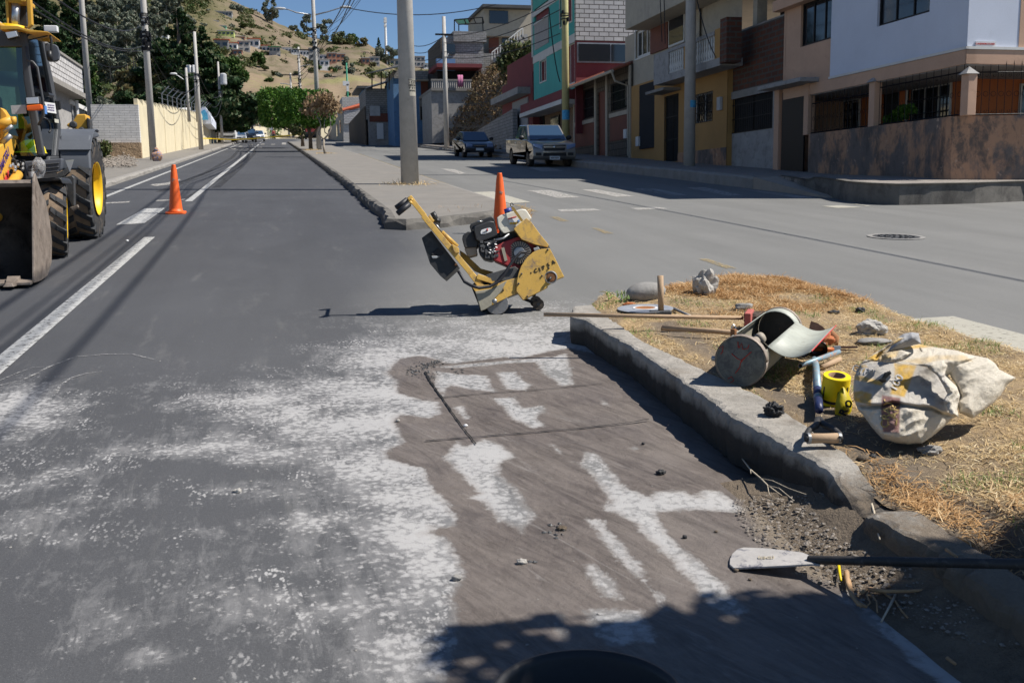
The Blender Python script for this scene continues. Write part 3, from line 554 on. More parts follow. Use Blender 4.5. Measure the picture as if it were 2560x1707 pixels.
ps = b.n('SeparateXYZ', i_0=b.n('NewGeometry').outputs['Position']).outputs; hg = b.math('SUBTRACT', ps[2], b.math('MULTIPLY', ps[1], S)); c = b.mix(b.ramp(b.math('ADD', b.math('MULTIPLY', hg, 2), b.math('MULTIPLY', b.noise(4, 7, .7, dist=.4), .35)), (.38, .95), (.50, 0)), c, (.035, .031, .028)); c = b.mix(b.ramp(b.math('ADD', b.math('MULTIPLY', b.math('SUBTRACT', 4.1, ps[1]), .35), b.math('MULTIPLY', b.math('SUBTRACT', b.noise(6, 8, .8, dist=.6), .5), 1.3)), (.22, 0), (.42, .9)), c, b.mix(n2, (.10, .08, .06), (.24, .19, .14)))  # low band: wet slurry stain, darkened and raised to paint the face's shade
b.set(c, .93, b.bump(b.math('ADD', n2, b.math('MULTIPLY', n1, 1.5)), .8, .012), spec=.25)
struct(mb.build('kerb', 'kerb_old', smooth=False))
# island ground: lumpy soil under the dry grass
outl = [(2.25,7.35),(2.50,7.75),(2.72,8.0),(3.0,8.12),(3.42,8.35),(3.72,8.8),(4.3,8.86),(4.62,8.5),(4.72,7.77),(4.75,6.96),(4.68,6.17),(4.69,5.5),(4.75,3),(4.8,-2),(2.15,-2)]+[(p[0]-.03, p[1]) for p in KI[::-1]][1:]
gx = np.arange(1.95, 4.95, .03); gy = np.arange(-2, 9.1, .03); GXX, GYY = np.meshgrid(gx, gy); sd_ = sdf(GXX, GYY, outl)
def isl_h(x, y, s):
    n = mnoise.noise(Vector((x*2.1, y*2.1, 0)))*.03+mnoise.noise(Vector((x*9, y*9, 3)))*.010+mnoise.noise(Vector((x*30, y*30, 5)))*.004
    hh = IH-.012+n+.05*math.exp(-((x-3.4)**2+(y-7.6)**2)/1.2)
    hh -= .09*math.exp(-((x-2.42-(y-3.1)*.1)/.11)**2-((y-2.75)/.55)**2)+.05*math.exp(-((x-2.28)/.1)**2-((y-3.35)/.2)**2)   # the washed-out pit behind the kerb
    e = min(1, max(0, s/(.30 if x > 2.6 else .05))); far = x > 2.6 
    return (.02+(hh-.02)*(e**.6)) if far else hh-(1-e)*.03
m_ = sd_ > -.005; ih = np.full(GXX.shape, -.1)
for j in range(GXX.shape[0]):
    for i in range(GXX.shape[1]):
        if sd_[j, i] > -.05: ih[j, i] = isl_h(gx[i], gy[j], sd_[j, i])+(IHF(gy[j])-IH)*max(0, 1-(gx[i]-2.2)/1.2)
GZ = S*GYY+ih; ny, nx = GXX.shape; idx = np.arange(nx*ny).reshape(ny, nx); cell = m_[:-1,:-1]&m_[:-1,1:]&m_[1:,1:]&m_[1:,:-1]
q = np.stack([idx[:-1,:-1], idx[:-1,1:], idx[1:,1:], idx[1:,:-1]], -1)[cell]
b = NB('island_soil'); n1 = b.noise(3, 8, .7, dist=.4); n2 = b.noise(45, 7, .8)
c = b.mix(b.ramp(n1, (.4, 0), (.6, 1)), (.46, .33, .185), (.31, .235, .155)); c = b.mix(b.attr('bare'), c, b.mix(b.noise(9, 7, .75), (.14, .11, .085), (.27, .225, .175))); c = b.mix(.7, c, b.mix(b.ramp(n2, (.3, 0), (.7, 1)), .45, 1.3), 'MULTIPLY')
b.set(c, .95, b.bump(n2, 1, .02), spec=.15)
isl = raw_mesh('grass_island', np.stack([GXX, GYY, GZ], -1).reshape(-1, 3), q, 'island_soil', smooth=True); struct(isl)
bare = np.exp(-((GXX-2.38-(GYY-3)*.06)/.13)**2)*(GYY < 6.6)*.9+np.exp(-((GXX-2.35)/.2)**2-((GYY-3.1)/.5)**2)+np.exp(-((GXX-2.62)/.15)**2-((GYY-3.9)/.35)**2)*.9
at = isl.data.attributes.new('bare', 'FLOAT', 'POINT'); at.data.foreach_set('value', np.clip(bare, 0, 1).astype(np.float32).ravel())
def ish(x, y):                                    # island surface z by interpolation
    i = min(max((x-gx[0])/.03, 0), nx-1.01); j = min(max((y-gy[0])/.03, 0), ny-1.01); i0, j0 = int(i), int(j)
    return float(GZ[j0, i0])
def GI(px, py, dz=0):                             # island surface under a photo pixel
    h = IH
    for _ in range(4):
        g = G(px, py, h); h = ish(g[0], g[1])-S*g[1] if sdf(np.array([g[0]]), np.array([g[1]]), outl)[0] > 0 else IH
    return G(px, py, h)+np.array([0, 0, dz])
# straw: fine blades lying and standing every way
def blades(name, pts, L, w, m, up=.35, seed=0, label=None, cat=None, curl=.4):
    R = np.random.RandomState(seed); n = len(pts); pts = np.array(pts); az = R.rand(n)*2*np.pi; el = np.abs(R.randn(n))*up; ln = L*(.4+R.rand(n)*1.0); ww = w*(.6+.8*R.rand(n))
    d = np.stack([np.cos(az)*np.cos(el), np.sin(az)*np.cos(el), np.sin(el)], -1); sdv = np.stack([-np.sin(az), np.cos(az), R.randn(n)*.3], -1)*ww[:, None]/2
    mid = pts+d*ln[:, None]*.5+np.stack([R.randn(n)*.1*ln, R.randn(n)*.1*ln, ln*.12], -1); d2 = d.copy(); d2[:, 2] -= curl*R.rand(n); tip = mid+d2*ln[:, None]*.5
    v = np.stack([pts-sdv, pts+sdv, mid+sdv*.8, mid-sdv*.8, tip+sdv*.2, tip-sdv*.2], 1).reshape(-1, 3); o = np.arange(n)[:, None]*6
    f = np.concatenate([o+np.array([[0, 1, 2, 3]]), o+np.array([[3, 2, 4, 5]])]); ob = raw_mesh(name, v, f, m, origin=pts.mean(0)); tag(ob, label, cat, kind='stuff'); return ob
def scatter(n, dens, seed, xr=(2.2, 4.75), yr=(1.6, 8.95)):
    R = random.Random(seed); out = []
    while len(out) < n:
        x = R.uniform(*xr); t = R.random()**1.35; y = yr[0]+(yr[1]-yr[0])*t
        i = int((x-gx[0])/.03); j = int((y-gy[0])/.03)
        if not (0 <= i < nx and 0 <= j < ny) or sd_[j, i] < .02: continue
        if R.random() < dens(x, y, sd_[j, i]): out.append((x, y, GZ[j, i]+.002))
    return out
nz = lambda x, y, s, o=0: mnoise.noise(Vector((x*s, y*s, o)))
deep = lambda x, y: max(0, min(1, (x-2.95)/.4))*max(0, min(1, (y-6.9+(nz(x, y, 2))*1)/.9))*max(0, min(1, (x-2.5)/.5))
near = lambda x, y: 1-max(math.exp(-((x-2.36-(y-3)*.06)/.12)**2)*(y < 6.6), math.exp(-((x-2.35)/.2)**2-((y-3.1)/.5)**2), .8*math.exp(-((x-2.62)/.15)**2-((y-3.9)/.35)**2))
blades('dry_straw', scatter(32000, lambda x, y, s: deep(x, y)*(.3+.7*(nz(x, y, 6, 5) > -.1)), 1), .075, .0045, 'straw', .26, 1, 'deep reddish brown dried grass over the back of the island', 'dry grass')
blades('dry_grass', scatter(60000, lambda x, y, s: .10+1.3*max(0, nz(x, y, 3.5, 2)+.30) if near(x, y) > .45 else .03, 2), .045, .003, 'straw_pale', .20, 2, 'short pale dry grass covering the front of the island', 'dry grass')
blades('green_grass', scatter(9000, lambda x, y, s: 1.0 if nz(x, y, 3.2, 7) > .22 and near(x, y) > .5 and deep(x, y) < .3 else .0, 3), .038, .003, 'grass_green', .8, 3, 'small green tufts coming up through the dry grass', 'grass')
blades('root_straw', [(x+random.Random(int(x*9999)).gauss(0, .02), y, z+.01) for x, y, z in scatter(2600, lambda x, y, s: math.exp(-((x-2.36)/.09)**2-((y-3.25)/.28)**2)+math.exp(-((x-2.62)/.12)**2-((y-2.75)/.25)**2), 4, (2.15, 2.9), (2.3, 3.8))], .07, .0035, 'straw', .22, 4, 'tangle of dry rusty roots spilling over the broken kerb', 'dry roots')
# straw at the median nose
R = random.Random(8); pts = []
for k in range(1400):
    g = G(1000+R.random()*330, 548+R.gauss(0, 5)-(R.random()*14)); pts.append((g[0], g[1], g[2]+.01+R.random()*.03))
blades('dry_straw', pts, .16, .008, 'straw', .4, 9, 'dry straw swept against the nose of the median kerb', 'dry grass')
pts = []
for px, py in ((1025,461),(811,384),(780,376)):
    g = G(px, py, .15)
    for k in range(260): q = R.random()*6.28; r_ = .25+abs(R.gauss(0, .22)); pts.append((g[0]+r_*math.cos(q), g[1]+r_*math.sin(q), gz(g[1]+r_*math.sin(q), .152)))
blades('pole_weeds', pts, .14, .012, 'straw_pale', .5, 10, 'dry weeds around the pole and tree bases on the median', 'dry weeds')

# crumbled soil, gravel and clods beside the kerb
def gravel(name, spots, label, m='pebble', seed=0, flat=.6):
    R = random.Random(seed); a = MB()
    for (x, y, z, r) in spots:
        n = 5; pv = []; q0 = R.random()*6
        for k in range(n): q = q0+2*math.pi*k/n; rr = r*R.uniform(.6, 1.2); pv.append((x+rr*math.cos(q), y+rr*math.sin(q), z+r*R.uniform(0, .3)))
        a.add(pv+[(x+R.gauss(0, r*.2), y+R.gauss(0, r*.2), z+r*flat*R.uniform(.8, 1.5))], [(k, (k+1)%n, n) for k in range(n)])
    o = a.build(name, m); tag(o, label, 'gravel', kind='stuff'); return o
R = random.Random(12); sp = []
SPX, SPY = [p[0] for p in gp(soilp)], [p[1] for p in gp(soilp)]
while len(sp) < 3200:
    x = R.uniform(1.2, 2.2); y = R.uniform(2.0, 4.6)
    s_ = sdf(np.array([x]), np.array([y]), gp(soilp))[0]
    if s_ > -.05 and R.random() < .5+.5*(x > 1.7): sp.append((x, y, gz(y)+.085*max(0, min(1, (x-lin(KT, y)+.27)/.3))**1.6*.8, .002+.010*R.random()**4))
gravel('gravel', sp, 'crumbled soil and grit at the foot of the broken kerb', seed=1)
sp = []
for k in range(420): x, y = R.uniform(-1.2, 2.0), R.uniform(2.3, 8); sp.append((x, y, gz(y), .0015+.006*R.random()**4))
gravel('gravel', sp, 'loose grit scattered over the slurry stained road', seed=2, m='stone')
sp = []
for cx_, cy_, n_, sp_ in ((1062,915,90,.045),(1090,905,50,.03),(1045,930,90,.05),(1140,928,22,.03),(1075,943,30,.03),(1400,1322,10,.02),(1395,1327,14,.03),(1320,1405,10,.02)):
    for k in range(n_): g = G(cx_, cy_); x, y = g[0]+R.gauss(0, sp_), g[1]+R.gauss(0, sp_*1.2); sp.append((x, y, gz(y), .003+.010*R.random()**2))
gravel('asphalt_crumbs', sp, 'dark asphalt crumbs heaped at the corner of the saw cut', seed=3, m='dark_metal')
a = MB(); o = []; yr = np.arange(2.1, 4.05, .03)
for y in yr:
    for k in range(11): f = k/10; x = lin(KT, y)+.03-.30*(1-f); n = mnoise.noise(Vector((x*7, y*5, 2)))*.5+mnoise.noise(Vector((x*25, y*25, 4)))*.25; o.append((x, y, gz(y, -.02+max(0, f**1.6*(.085+.05*n)*min(1, (y-2.1)*3, (4.05-y)*2)+.018*f))))
a.add(o, [(i*11+k, i*11+k+1, i*11+k+12, i*11+k+11) for i in range(len(yr)-1) for k in range(10)]); struct(a.build('soil_bank', 'soil', smooth=True))
a = MB(); R = random.Random(33)
for k in range(60):                                # soil bank at the foot of the kerb
    y = R.uniform(2.2, 3.7); x = lin(KT, y)-abs(R.gauss(0, .06)); r_ = R.uniform(.01, .035); a.ico((x, y, gz(y, .0)), (r_, r_, r_*.6), 1, .3, 2, k)
tag(a.build('soil_clods', 'soil', smooth=False), 'brown soil clods fallen along the broken part of the kerb', 'soil', kind='stuff')
# ---------------------------------------------------------------- floor saw (built about its own upright plane)
FV = np.array(_f)
def SM(x, y, d=0.0): px, py = 960+x/4.127, 440+y/4.127; return D3(px, py, 8.5+(px-1240)*.0011+d)
def plate(pts, d0, d1, m, name, par, fn=SM, bev=.004, smooth=False):
    a = MB(); a.prism([fn(x, y, d0) for x, y in pts], FV*(d1-d0)); return a.build(name, m, par, bevel=bev, smooth=smooth)
def rod(pts, d, r, m, name, par, n=10, fn=SM, sq=False, bev=0): a = MB(); a.tube([fn(x, y, d if not isinstance(d, (list, tuple)) else d[i]) for i, (x, y) in enumerate(pts)], r, n, sq=sq); return a.build(name, m, par, smooth=not sq, bevel=bev)
def rr(pts, k=.22):                              # round the corners of an outline
    out = []; n = len(pts)
    for i in range(n):
        p0, p1, p2 = np.array(pts[i-1], float), np.array(pts[i], float), np.array(pts[(i+1) % n], float)
        a_, b_ = p1+(p0-p1)*k, p1+(p2-p1)*k
        for t in (0, .33, .67, 1): out.append(tuple((1-t)**2*a_+2*t*(1-t)*p1+t*t*b_))
    return out
saw = thing('floor_saw', 'yellow walk-behind floor saw tipped back with its black engine in the middle of the road', 'floor saw', SM(1160, 1430, .1))
guard = plate([(1365,1190),(1368,1100),(1385,1010),(1415,930),(1470,845),(1540,785),(1620,755),(1710,745),(1740,800),(1790,900),(1860,1040),(1800,1062),(1690,1130),(1690,1150),(1435,1280)], -.10, .03, 'saw_yellow', 'blade_guard', saw)
plate([(1338,545),(1400,490),(1470,435),(1520,475),(1610,600),(1700,710),(1690,735),(1560,708),(1420,655)], -.05, .10, 'saw_yellow', 'belt_cover', saw)
plate([(1560,708),(1700,712),(1720,760),(1600,765)], -.03, .2, 'dark_metal', 'hinge', saw)
ch = plate([(895,1130),(940,1190),(1000,1392),(1040,1378),(1110,1335),(1290,1245),(1380,1210),(1430,1060),(1400,1040),(1270,1075),(1225,1088),(1150,1120)], -.08, -.06, 'saw_yellow', 'chassis', saw)
plate([(940,1190),(1120,1160),(1270,1078),(1210,1190),(1115,1290),(1110,1335),(1040,1378),(1002,1392)], -.095, -.082, 'drum_body', 'side_guard', saw)
plate([(895,1130),(1000,1392),(1040,1378),(1290,1240),(1430,1190),(1430,1040),(1100,1000),(960,1080)], .0, .34, 'black_paint', 'chassis', saw, bev=.01)
plate([(1050,1020),(1350,930),(1440,1000),(1430,1080),(1300,1080),(1100,1090)], -.06, .3, 'dark_metal', 'engine_bed', saw)
# handle bars
def bar(p, q, w, d, m, name, dp=.03): 
    (x1, y1), (x2, y2) = p, q; L = math.hypot(x2-x1, y2-y1); nx_, ny_ = -(y2-y1)/L*w/2, (x2-x1)/L*w/2
    return plate([(x1+nx_, y1+ny_), (x2+nx_, y2+ny_), (x2-nx_, y2-ny_), (x1-nx_, y1-ny_)], d, d+dp, m, name, saw)
bar((405,410), (1020,1150), 58, -.03, 'saw_yellow', 'handle_bar', .04); bar((262,215), (420,415), 52, -.02, 'saw_yellow', 'handle_bar', .03)
bar((960,1035), (1140,1090), 55, -.06, 'saw_yellow', 'brace'); bar((900,1010), (1010,1150), 60, -.05, 'saw_yellow', 'brace', .02)
plate([(780,765),(835,800),(1000,955),(1130,990),(1060,1035),(930,980),(790,830)], .26, .29, 'saw_yellow', 'handle_bar', saw)
plate([(700,700),(770,740),(775,790),(740,800),(715,770)], -.05, .0, 'saw_yellow', 'bracket', saw)
rod([(275,235),(265,262)], .0, .018, 'saw_yellow', 'cross_bar', saw)
for p, q, d in (((240,245),(125,330),.30), ((262,290),(140,388),-.03)):
    rod([p, q], d, .023, 'grip_black', 'grip', saw, n=14); rod([(285,265 if d < 0 else 215), p], d, .014, 'saw_yellow', 'handle_stub', saw)
rod([(270,222),(285,250)], [.32,-.03], .014, 'saw_yellow', 'cross_bar', saw)
rod([(595,580),(755,730)], .02, .020, 'saw_yellow', 'lift_cylinder', saw, 14); rod([(520,480),(600,585)], .02, .009, 'steel_grey', 'screw', saw)
kn = rod([(500,375),(525,420),(535,470)], .02, .022, 'black_plastic', 'knob', saw, 8); rod([(505,455),(580,465)], .02, .02, 'black_plastic', 'throttle_lever', saw, 8)
plate([(470,400),(520,460),(500,480),(455,420)], -.02, .02, 'saw_yellow', 'bracket', saw)
# water tank
plate(rr([(388,640),(490,565),(530,620),(765,925),(735,960),(622,1063),(578,1028),(475,905)], .06), .02, .34, 'black_plastic', 'water_tank', saw, bev=.012)
plate([(485,805),(560,742),(620,790),(545,850)], .008, .03, 'dark_void', 'recess', saw); rod([(470,655),(430,625)], .16, .035, 'black_plastic', 'filler_cap', saw, 16)
plate([(488,825),(545,825),(580,826),(540,852),(500,852)], .004, .02, 'steel_grey', 'recess_lip', saw)
rod([(742,925),(742,905)], -.01, .012, 'rust', 'bolt', saw)
a = MB(); hp_ = [(1470,785),(1410,790),(1350,850),(1290,930),(1240,1020),(1180,1090),(1090,1140),(980,1155),(900,1130),(830,1090),(790,1020),(745,950)]
Q = []
for i in range(len(hp_)-1):
    for t in (0, .5): Q.append((hp_[i][0]*(1-t)+hp_[i+1][0]*t, hp_[i][1]*(1-t)+hp_[i+1][1]*t))
a.tube([SM(x, y, -.13 if i < 16 else -.13+.02*(i-15)) for i, (x, y) in enumerate(Q)], .0135, 8); a.build('hose', 'grip_black', saw, smooth=True)
# engine
plate(rr([(975,690),(1150,640),(1180,760),(1180,820),(1112,875),(1025,855),(975,790)]), .02, .26, 'black_plastic', 'engine_block', saw, bev=.006)
R = random.Random(4); a = MB()
for k in range(26):
    x, y = R.uniform(990, 1160), R.uniform(660, 840); w, h = R.uniform(8, 40), R.uniform(6, 30); a.prism([SM(x, y, 0), SM(x+w, y-h*.3, 0), SM(x+w, y+h, 0), SM(x, y+h, 0)], FV*R.uniform(.02, .05))
a.build('carburettor', 'dark_metal', saw, bevel=.002); a = MB()
for k in range(14): x, y = R.uniform(1060, 1150), R.uniform(690, 800); a.tube([SM(x, y, -.01), SM(x+R.uniform(-25, 25), y+R.uniform(-15, 15), -.01)], .004, 6)
a.build('linkage', 'silver', saw)
plate(rr([(882,520),(897,490),(1110,412),(1140,440),(1155,520),(1120,600),(900,580)]), .16, .32, 'black_plastic', 'air_filter', saw, bev=.01)
plate(rr([(925,560),(930,522),(1090,462),(1140,470),(1172,600),(1155,622),(990,682),(950,660)], .18), .0, .18, 'black_plastic', 'air_filter_cover', saw, bev=.012)
rod([(960,470),(1020,470)], .14, .006, 'silver', 'clip', saw)
plate([(1120,640),(1150,590),(1230,575),(1330,560),(1400,600),(1440,650),(1380,640),(1200,700),(1150,730)], .06, .22, 'dark_metal', 'cylinder_head', saw, bev=.006)
for k in range(7): plate([(1175+k*30,690-k*11),(1187+k*30,686-k*11),(1180+k*32,600-k*2),(1168+k*32,604-k*2)], .03, .07, 'black_paint', 'cooling_fin', saw, bev=0)
rod([(1150,660),(1230,645),(1290,600)], .0, .010, 'steel_grey', 'fuel_line', saw); rod([(1200,620),(1215,560)], .03, .018, 'black_plastic', 'plug_cap', saw)
for x, y in ((1390,1110),(1420,1010),(1480,1240),(1690,760),(1630,1030),(1700,950)): rod([(x,y),(x,y+1)], [-.10,-.112], .008, 'dark_metal', 'bolt', saw)
plate(rr([(805,652),(812,610),(870,570),(925,580),(975,620),(975,690),(960,735),(830,745)]), .04, .26, 'black_plastic', 'muffler_box', saw, bev=.008)
plate(rr([(825,740),(950,728),(962,810),(880,832),(850,808)]), .06, .24, 'plastic_beige', 'oil_bath', saw, bev=.008)
plate(rr([(996,580),(1006,555),(1090,532),(1112,545),(1108,575),(1020,602),(1000,598)], .3), -.004, .002, 'sign_white', 'badge', saw, bev=0)
XD, UD = SM(1100,540)-SM(1000,568), SM(1040,500)-SM(1052,560)
text('Cyclone', .013, SM(1045,572,-.008), XD, UD, 'black_ink', saw); a = MB(); a.ico(SM(1066,556,-.006), (.008,.004,.011), 2, .2); a.build('badge_mark', 'decal_red', saw)
# red blower housing with its slotted guard
red_ = plate(rr([(1145,725),(1200,690),(1390,622),(1500,655),(1570,710),(1560,830),(1450,975),(1345,960),(1240,915),(1130,868)], .15), .01, .26, 'engine_red', 'blower_housing', saw, bev=.01)
a = MB(); c0 = SM(1395,790,-.01); a.lathe([(.095,0),(.108,.02),(.108,.04)], c0, FV, 32); a.build('recoil_starter', 'dark_metal', red_, smooth=False); a = MB()
for k in range(26):
    q = 2*math.pi*k/26; rv, uv = np.array(_r), np.array(_u); d_ = rv*math.cos(q)+uv*math.sin(q); e_ = -rv*math.sin(q)+uv*math.cos(q)
    a.prism([c0+d_*.055-e_*.003-FV*.004, c0+d_*.095-e_*.005-FV*.004, c0+d_*.095+e_*.005-FV*.004, c0+d_*.055+e_*.003-FV*.004], FV*.01)
a.build('guard_slots', 'plastic_beige', red_); a = MB(); a.lathe([(.045,-.012),(.05,.0),(.05,.02)], c0, FV, 24); a.build('starter_hub', 'steel_grey', red_)
plate([(1210,745),(1240,735),(1275,870),(1245,880)], .0, .012, 'drum_body', 'label_plate', saw, bev=0)
plate([(1540,745),(1590,730),(1610,755),(1555,780)], -.06, -.02, 'steel_grey', 'switch_box', saw)
# petrol tank
plate(rr([(1162,432),(1200,402),(1420,337),(1465,345),(1525,435),(1490,475),(1350,545),(1230,590),(1200,560),(1175,520)], .2), .0, .24, 'tank_white', 'petrol_tank', saw, bev=.022)
plate(rr([(1195,545),(1480,455),(1480,480),(1360,555),(1240,595)]), -.006, .2, 'tank_white', 'tank_seam', saw, bev=.004)
rod([(1285,385),(1272,335)], .1, .032, 'blue_plastic', 'petrol_cap', saw, 16); rod([(1290,395),(1280,372)], .1, .036, 'grip_black', 'cap_ring', saw, 16)
plate([(1280,437),(1365,415),(1367,424),(1282,447)], -.012, -.0, 'decal_red', 'label_stripe', saw, bev=0); plate([(1285,452),(1370,430),(1378,470),(1300,490)], -.010, .0, 'sign_white', 'label', saw, bev=0)
for x in (1300, 1325, 1350): plate([(x,482),(x+18,477),(x+21,493),(x+3,498)], -.013, -.001, 'sign_yellow', 'label_symbol', saw, bev=0)
plate([(1378,455),(1398,450),(1402,468),(1382,473)], -.013, -.001, 'sign_blue', 'label_symbol', saw, bev=0)
rod([(1325,325),(1425,465)], -.04, .010, 'saw_yellow', 'lifting_arm', saw, sq=True)
a = MB(); a.tube([SM(1318+14*math.cos(q), 298+18*math.sin(q), -.03) for q in np.linspace(1.2, 6.9, 12)], .0035, 6); a.tube([SM(1322,315,-.03), SM(1330,345,-.03)], .004, 6); a.build('lifting_hook', 'iron', saw, smooth=True)
# blade shaft hub, wheels
a = MB(); hc = SM(1722,1045,-.11); a.lathe([(.052,.01),(.055,-.005),(.048,-.008),(.044,.0)], hc, FV, 32); hb = a.build('hub_ring', 'steel_grey', saw); a = MB(); a.lathe([(.043,.01),(.043,-.002),(.03,-.006),(.001,-.006)], hc, FV, 28); a.build('hub_cover', 'rust', hb); rod([(1722,1045),(1690,1085)], -.125, .012, 'black_paint', 'hub_bolt', hb)
def wheel_s(c, r, w, m, hubm, name='wheel'):
    a = MB(); a.lathe([(r*.8,-w/2),(r*.96,-w/2),(r,-w*.35),(r,w*.35),(r*.96,w/2),(r*.8,w/2)], c, FV, 28); o = a.build(name, m, saw, smooth=False); a = MB(); a.lathe([(r*.82,-w*.4),(r*.3,-w*.42),(r*.25,-w*.55),(.001,-w*.55)], c, FV, 24); a.build('wheel_hub', hubm, o)
gw = G(1240, 786); wz = SM(1165,1312,-.03); wheel_s(wz, .098, .05, 'blade_grey', 'blade_grey'); wheel_s(SM(1165,1312,.30), .098, .05, 'blade_grey', 'blade_grey')
rod([(1140,1292),(1140,1293)], [-.09,-.1], .022, 'steel_grey', 'axle_cap', saw)
wheel_s(SM(1592,1325,.02), .050, .04, 'rubber', 'dark_metal'); wheel_s(SM(1565,1295,.16), .050, .04, 'rubber', 'dark_metal')
rod([(1450,1270),(1590,1325)], .05, .014, 'black_paint', 'axle_arm', saw); rod([(1430,1210),(1560,1225)], .1, .018, 'black_paint', 'axle_arm', saw)
XD, UD = SM(1740,890)-SM(1560,980), SM(1600,900)-SM(1630,980)
for ch_, x, y in (('C',1567,978),('I',1607,965),('P',1647,945),('S',1695,918),('A',1748,890)):
    text(ch_, .044, SM(x,y,-.103), XD, UD, 'black_ink', saw, 'lettering', .002, bold=.0012)
a = MB()
for q in (0, .785, 1.57, 2.356): v1 = np.array(_r)*math.cos(q)+np.array(_u)*math.sin(q); v2 = -np.array(_r)*math.sin(q)+np.array(_u)*math.cos(q); o_ = SM(1515,1003,-.103); a.quad(o_-v1*.009-v2*.0015, o_+v1*.009-v2*.0015, o_+v1*.009+v2*.0015, o_-v1*.009+v2*.0015)
a.build('emblem', 'black_ink', saw)
text('E', .040, SM(1000,1225,-.085), XD, UD, 'black_ink', saw, bold=.001); text('18', .040, SM(1215,1180,-.085), XD, UD, 'black_ink', saw, bold=.001)

# ---------------------------------------------------------------- traffic cones
def cone(px, py, label, rot=0):
    b_ = Vector(V(G(px, py))); t = thing('traffic_cone', label, 'traffic cone', b_, 'orange cones closing off the roadworks'); t_ = []
    a = MB(); a.prism(rr([(-.18,-.18),(.18,-.18),(.18,.18),(-.18,.18)], .2) and [(b_.x+x, b_.y+y, b_.z+S*y) for x, y in rr([(-.18,-.18),(.18,-.18),(.18,.18),(-.18,.18)], .2)], (0,0,.035)); a.build('base', 'cone_orange', t, bevel=.006)
    a = MB(); a.lathe([(.145,.03),(.15,.045),(.125,.06),(.118,.10),(.085,.45),(.052,.80),(.036,.885),(.036,.90),(.030,.90),(.030,.86)], b_, (rot,0,1), 32, cap=False); a.build('cone_body', 'cone_orange', t, smooth=True)
    R = random.Random(px); a = MB()
    for k in range(9): q = math.radians(-90)+R.uniform(-.5, .3); z = .62+R.uniform(-.03, .03); r_ = .0705-(z-.62)*.1+.003; a.box((b_.x+r_*math.cos(q), b_.y+r_*math.sin(q), b_.z+z), (R.uniform(.008,.03),.003,R.uniform(.004,.012)), q+1.57)
    a.build('scuff', 'mark_cream', t)
cone(440, 534, 'orange traffic cone alone on the lane line beside the digger', .01); cone(1252, 584, 'orange traffic cone partly hidden behind the tipped floor saw', -.006)
# ---------------------------------------------------------------- tools lying on the island
Z2 = lambda x, y: (1340+x/3.564, 640+y/3.564)
Z3 = lambda x, y: (1960+x/3.92, 760+y/3.92)
Z8 = lambda x, y: (1800+x/4.355, 780+y/4.355)
Z4 = lambda x, y: (1700+x/2.584, 1100+y/2.584)
def tubep(pts, r, m, name, par=None, n=12, **k): a = MB(); a.tube(pts, r, n); return a.build(name, m, par, smooth=True, **k)
# yard broom
p0, p1 = G(1359, 786, .30), GI(1857, 822)+np.array([0, 0, .075]); t = thing('broom', 'long wooden yard broom with a red block lying along the island', 'broom', (p0+p1)/2)
tubep([p0, p1], .0135, 'wood', 'handle', t)
dv = Vector(V(p1-p0)).normalized(); up = Vector((0,0,1)); sd2 = dv.cross(up).normalized(); R3 = Matrix((dv, sd2, dv.cross(sd2)*-1)).transposed(); c_ = Vector(V(p1))+dv*.025
a = MB(); a.box(c_, (.045,.30,.055), R=Matrix((dv, Vector((-.35,.1,.93)).normalized(), dv.cross(Vector((-.35,.1,.93))).normalized())).transposed() if False else Matrix((dv, sd2, up)).transposed()); a = MB(); a.hexa([Vector(V(GI(x, y)))+dv*o+up*h for h in (0, .13) for x, y, o in ((1860,832,0),(1876,833,0),(1877,820,.02),(1861,819,.02))]); a.build('block', 'red_paint', t, bevel=.004)
a = MB(); R = random.Random(2); bo = Vector(V(GI(1878, 826)))
for k in range(420): s_ = bo+Vector((0, R.uniform(-.03,.12), R.uniform(.01,.12))); a.tube([s_, s_+dv*.16+Vector((R.gauss(0,.01), R.gauss(0,.015), R.gauss(0,.012)-.02))], .0022, 3, cap=False)
a.build('bristles', 'bristle', t)
# second handle under the drum
p0, p1 = GI(*Z2(1120,700))+np.array([0,0,.045]), GI(*Z2(2010,745))+np.array([0,0,.03]); hh_ = thing('hoe', 'worn wooden tool handle running under the pale metal drum', 'tool handle', p0); tubep([p0, p0*.5+p1*.5+np.array([0,0,.004]), p1], [.019,.0175,.017], 'wood', 'handle', hh_); a = MB(); a.lathe([(.0195,-.003),(.0195,.002),(.001,.002)], p0, p0-p1, 14); a.build('handle_end', 'wood_dark', hh_)
# club hammer standing on its head
hb_ = GI(1650, 793); t = thing('sledgehammer', 'short sledgehammer standing on its steel head with wooden handle up', 'hammer', hb_)
a = MB(); a.box(Vector(V(hb_))+Vector((0,0,.022)), (.16,.065,.055), -.2); a.build('head', 'dark_metal', t, bevel=.01); tubep([hb_+np.array([.008,0,.03]), hb_+np.array([.0,0,.30])], [.021,.0225], 'wood', 'handle', t, 14)
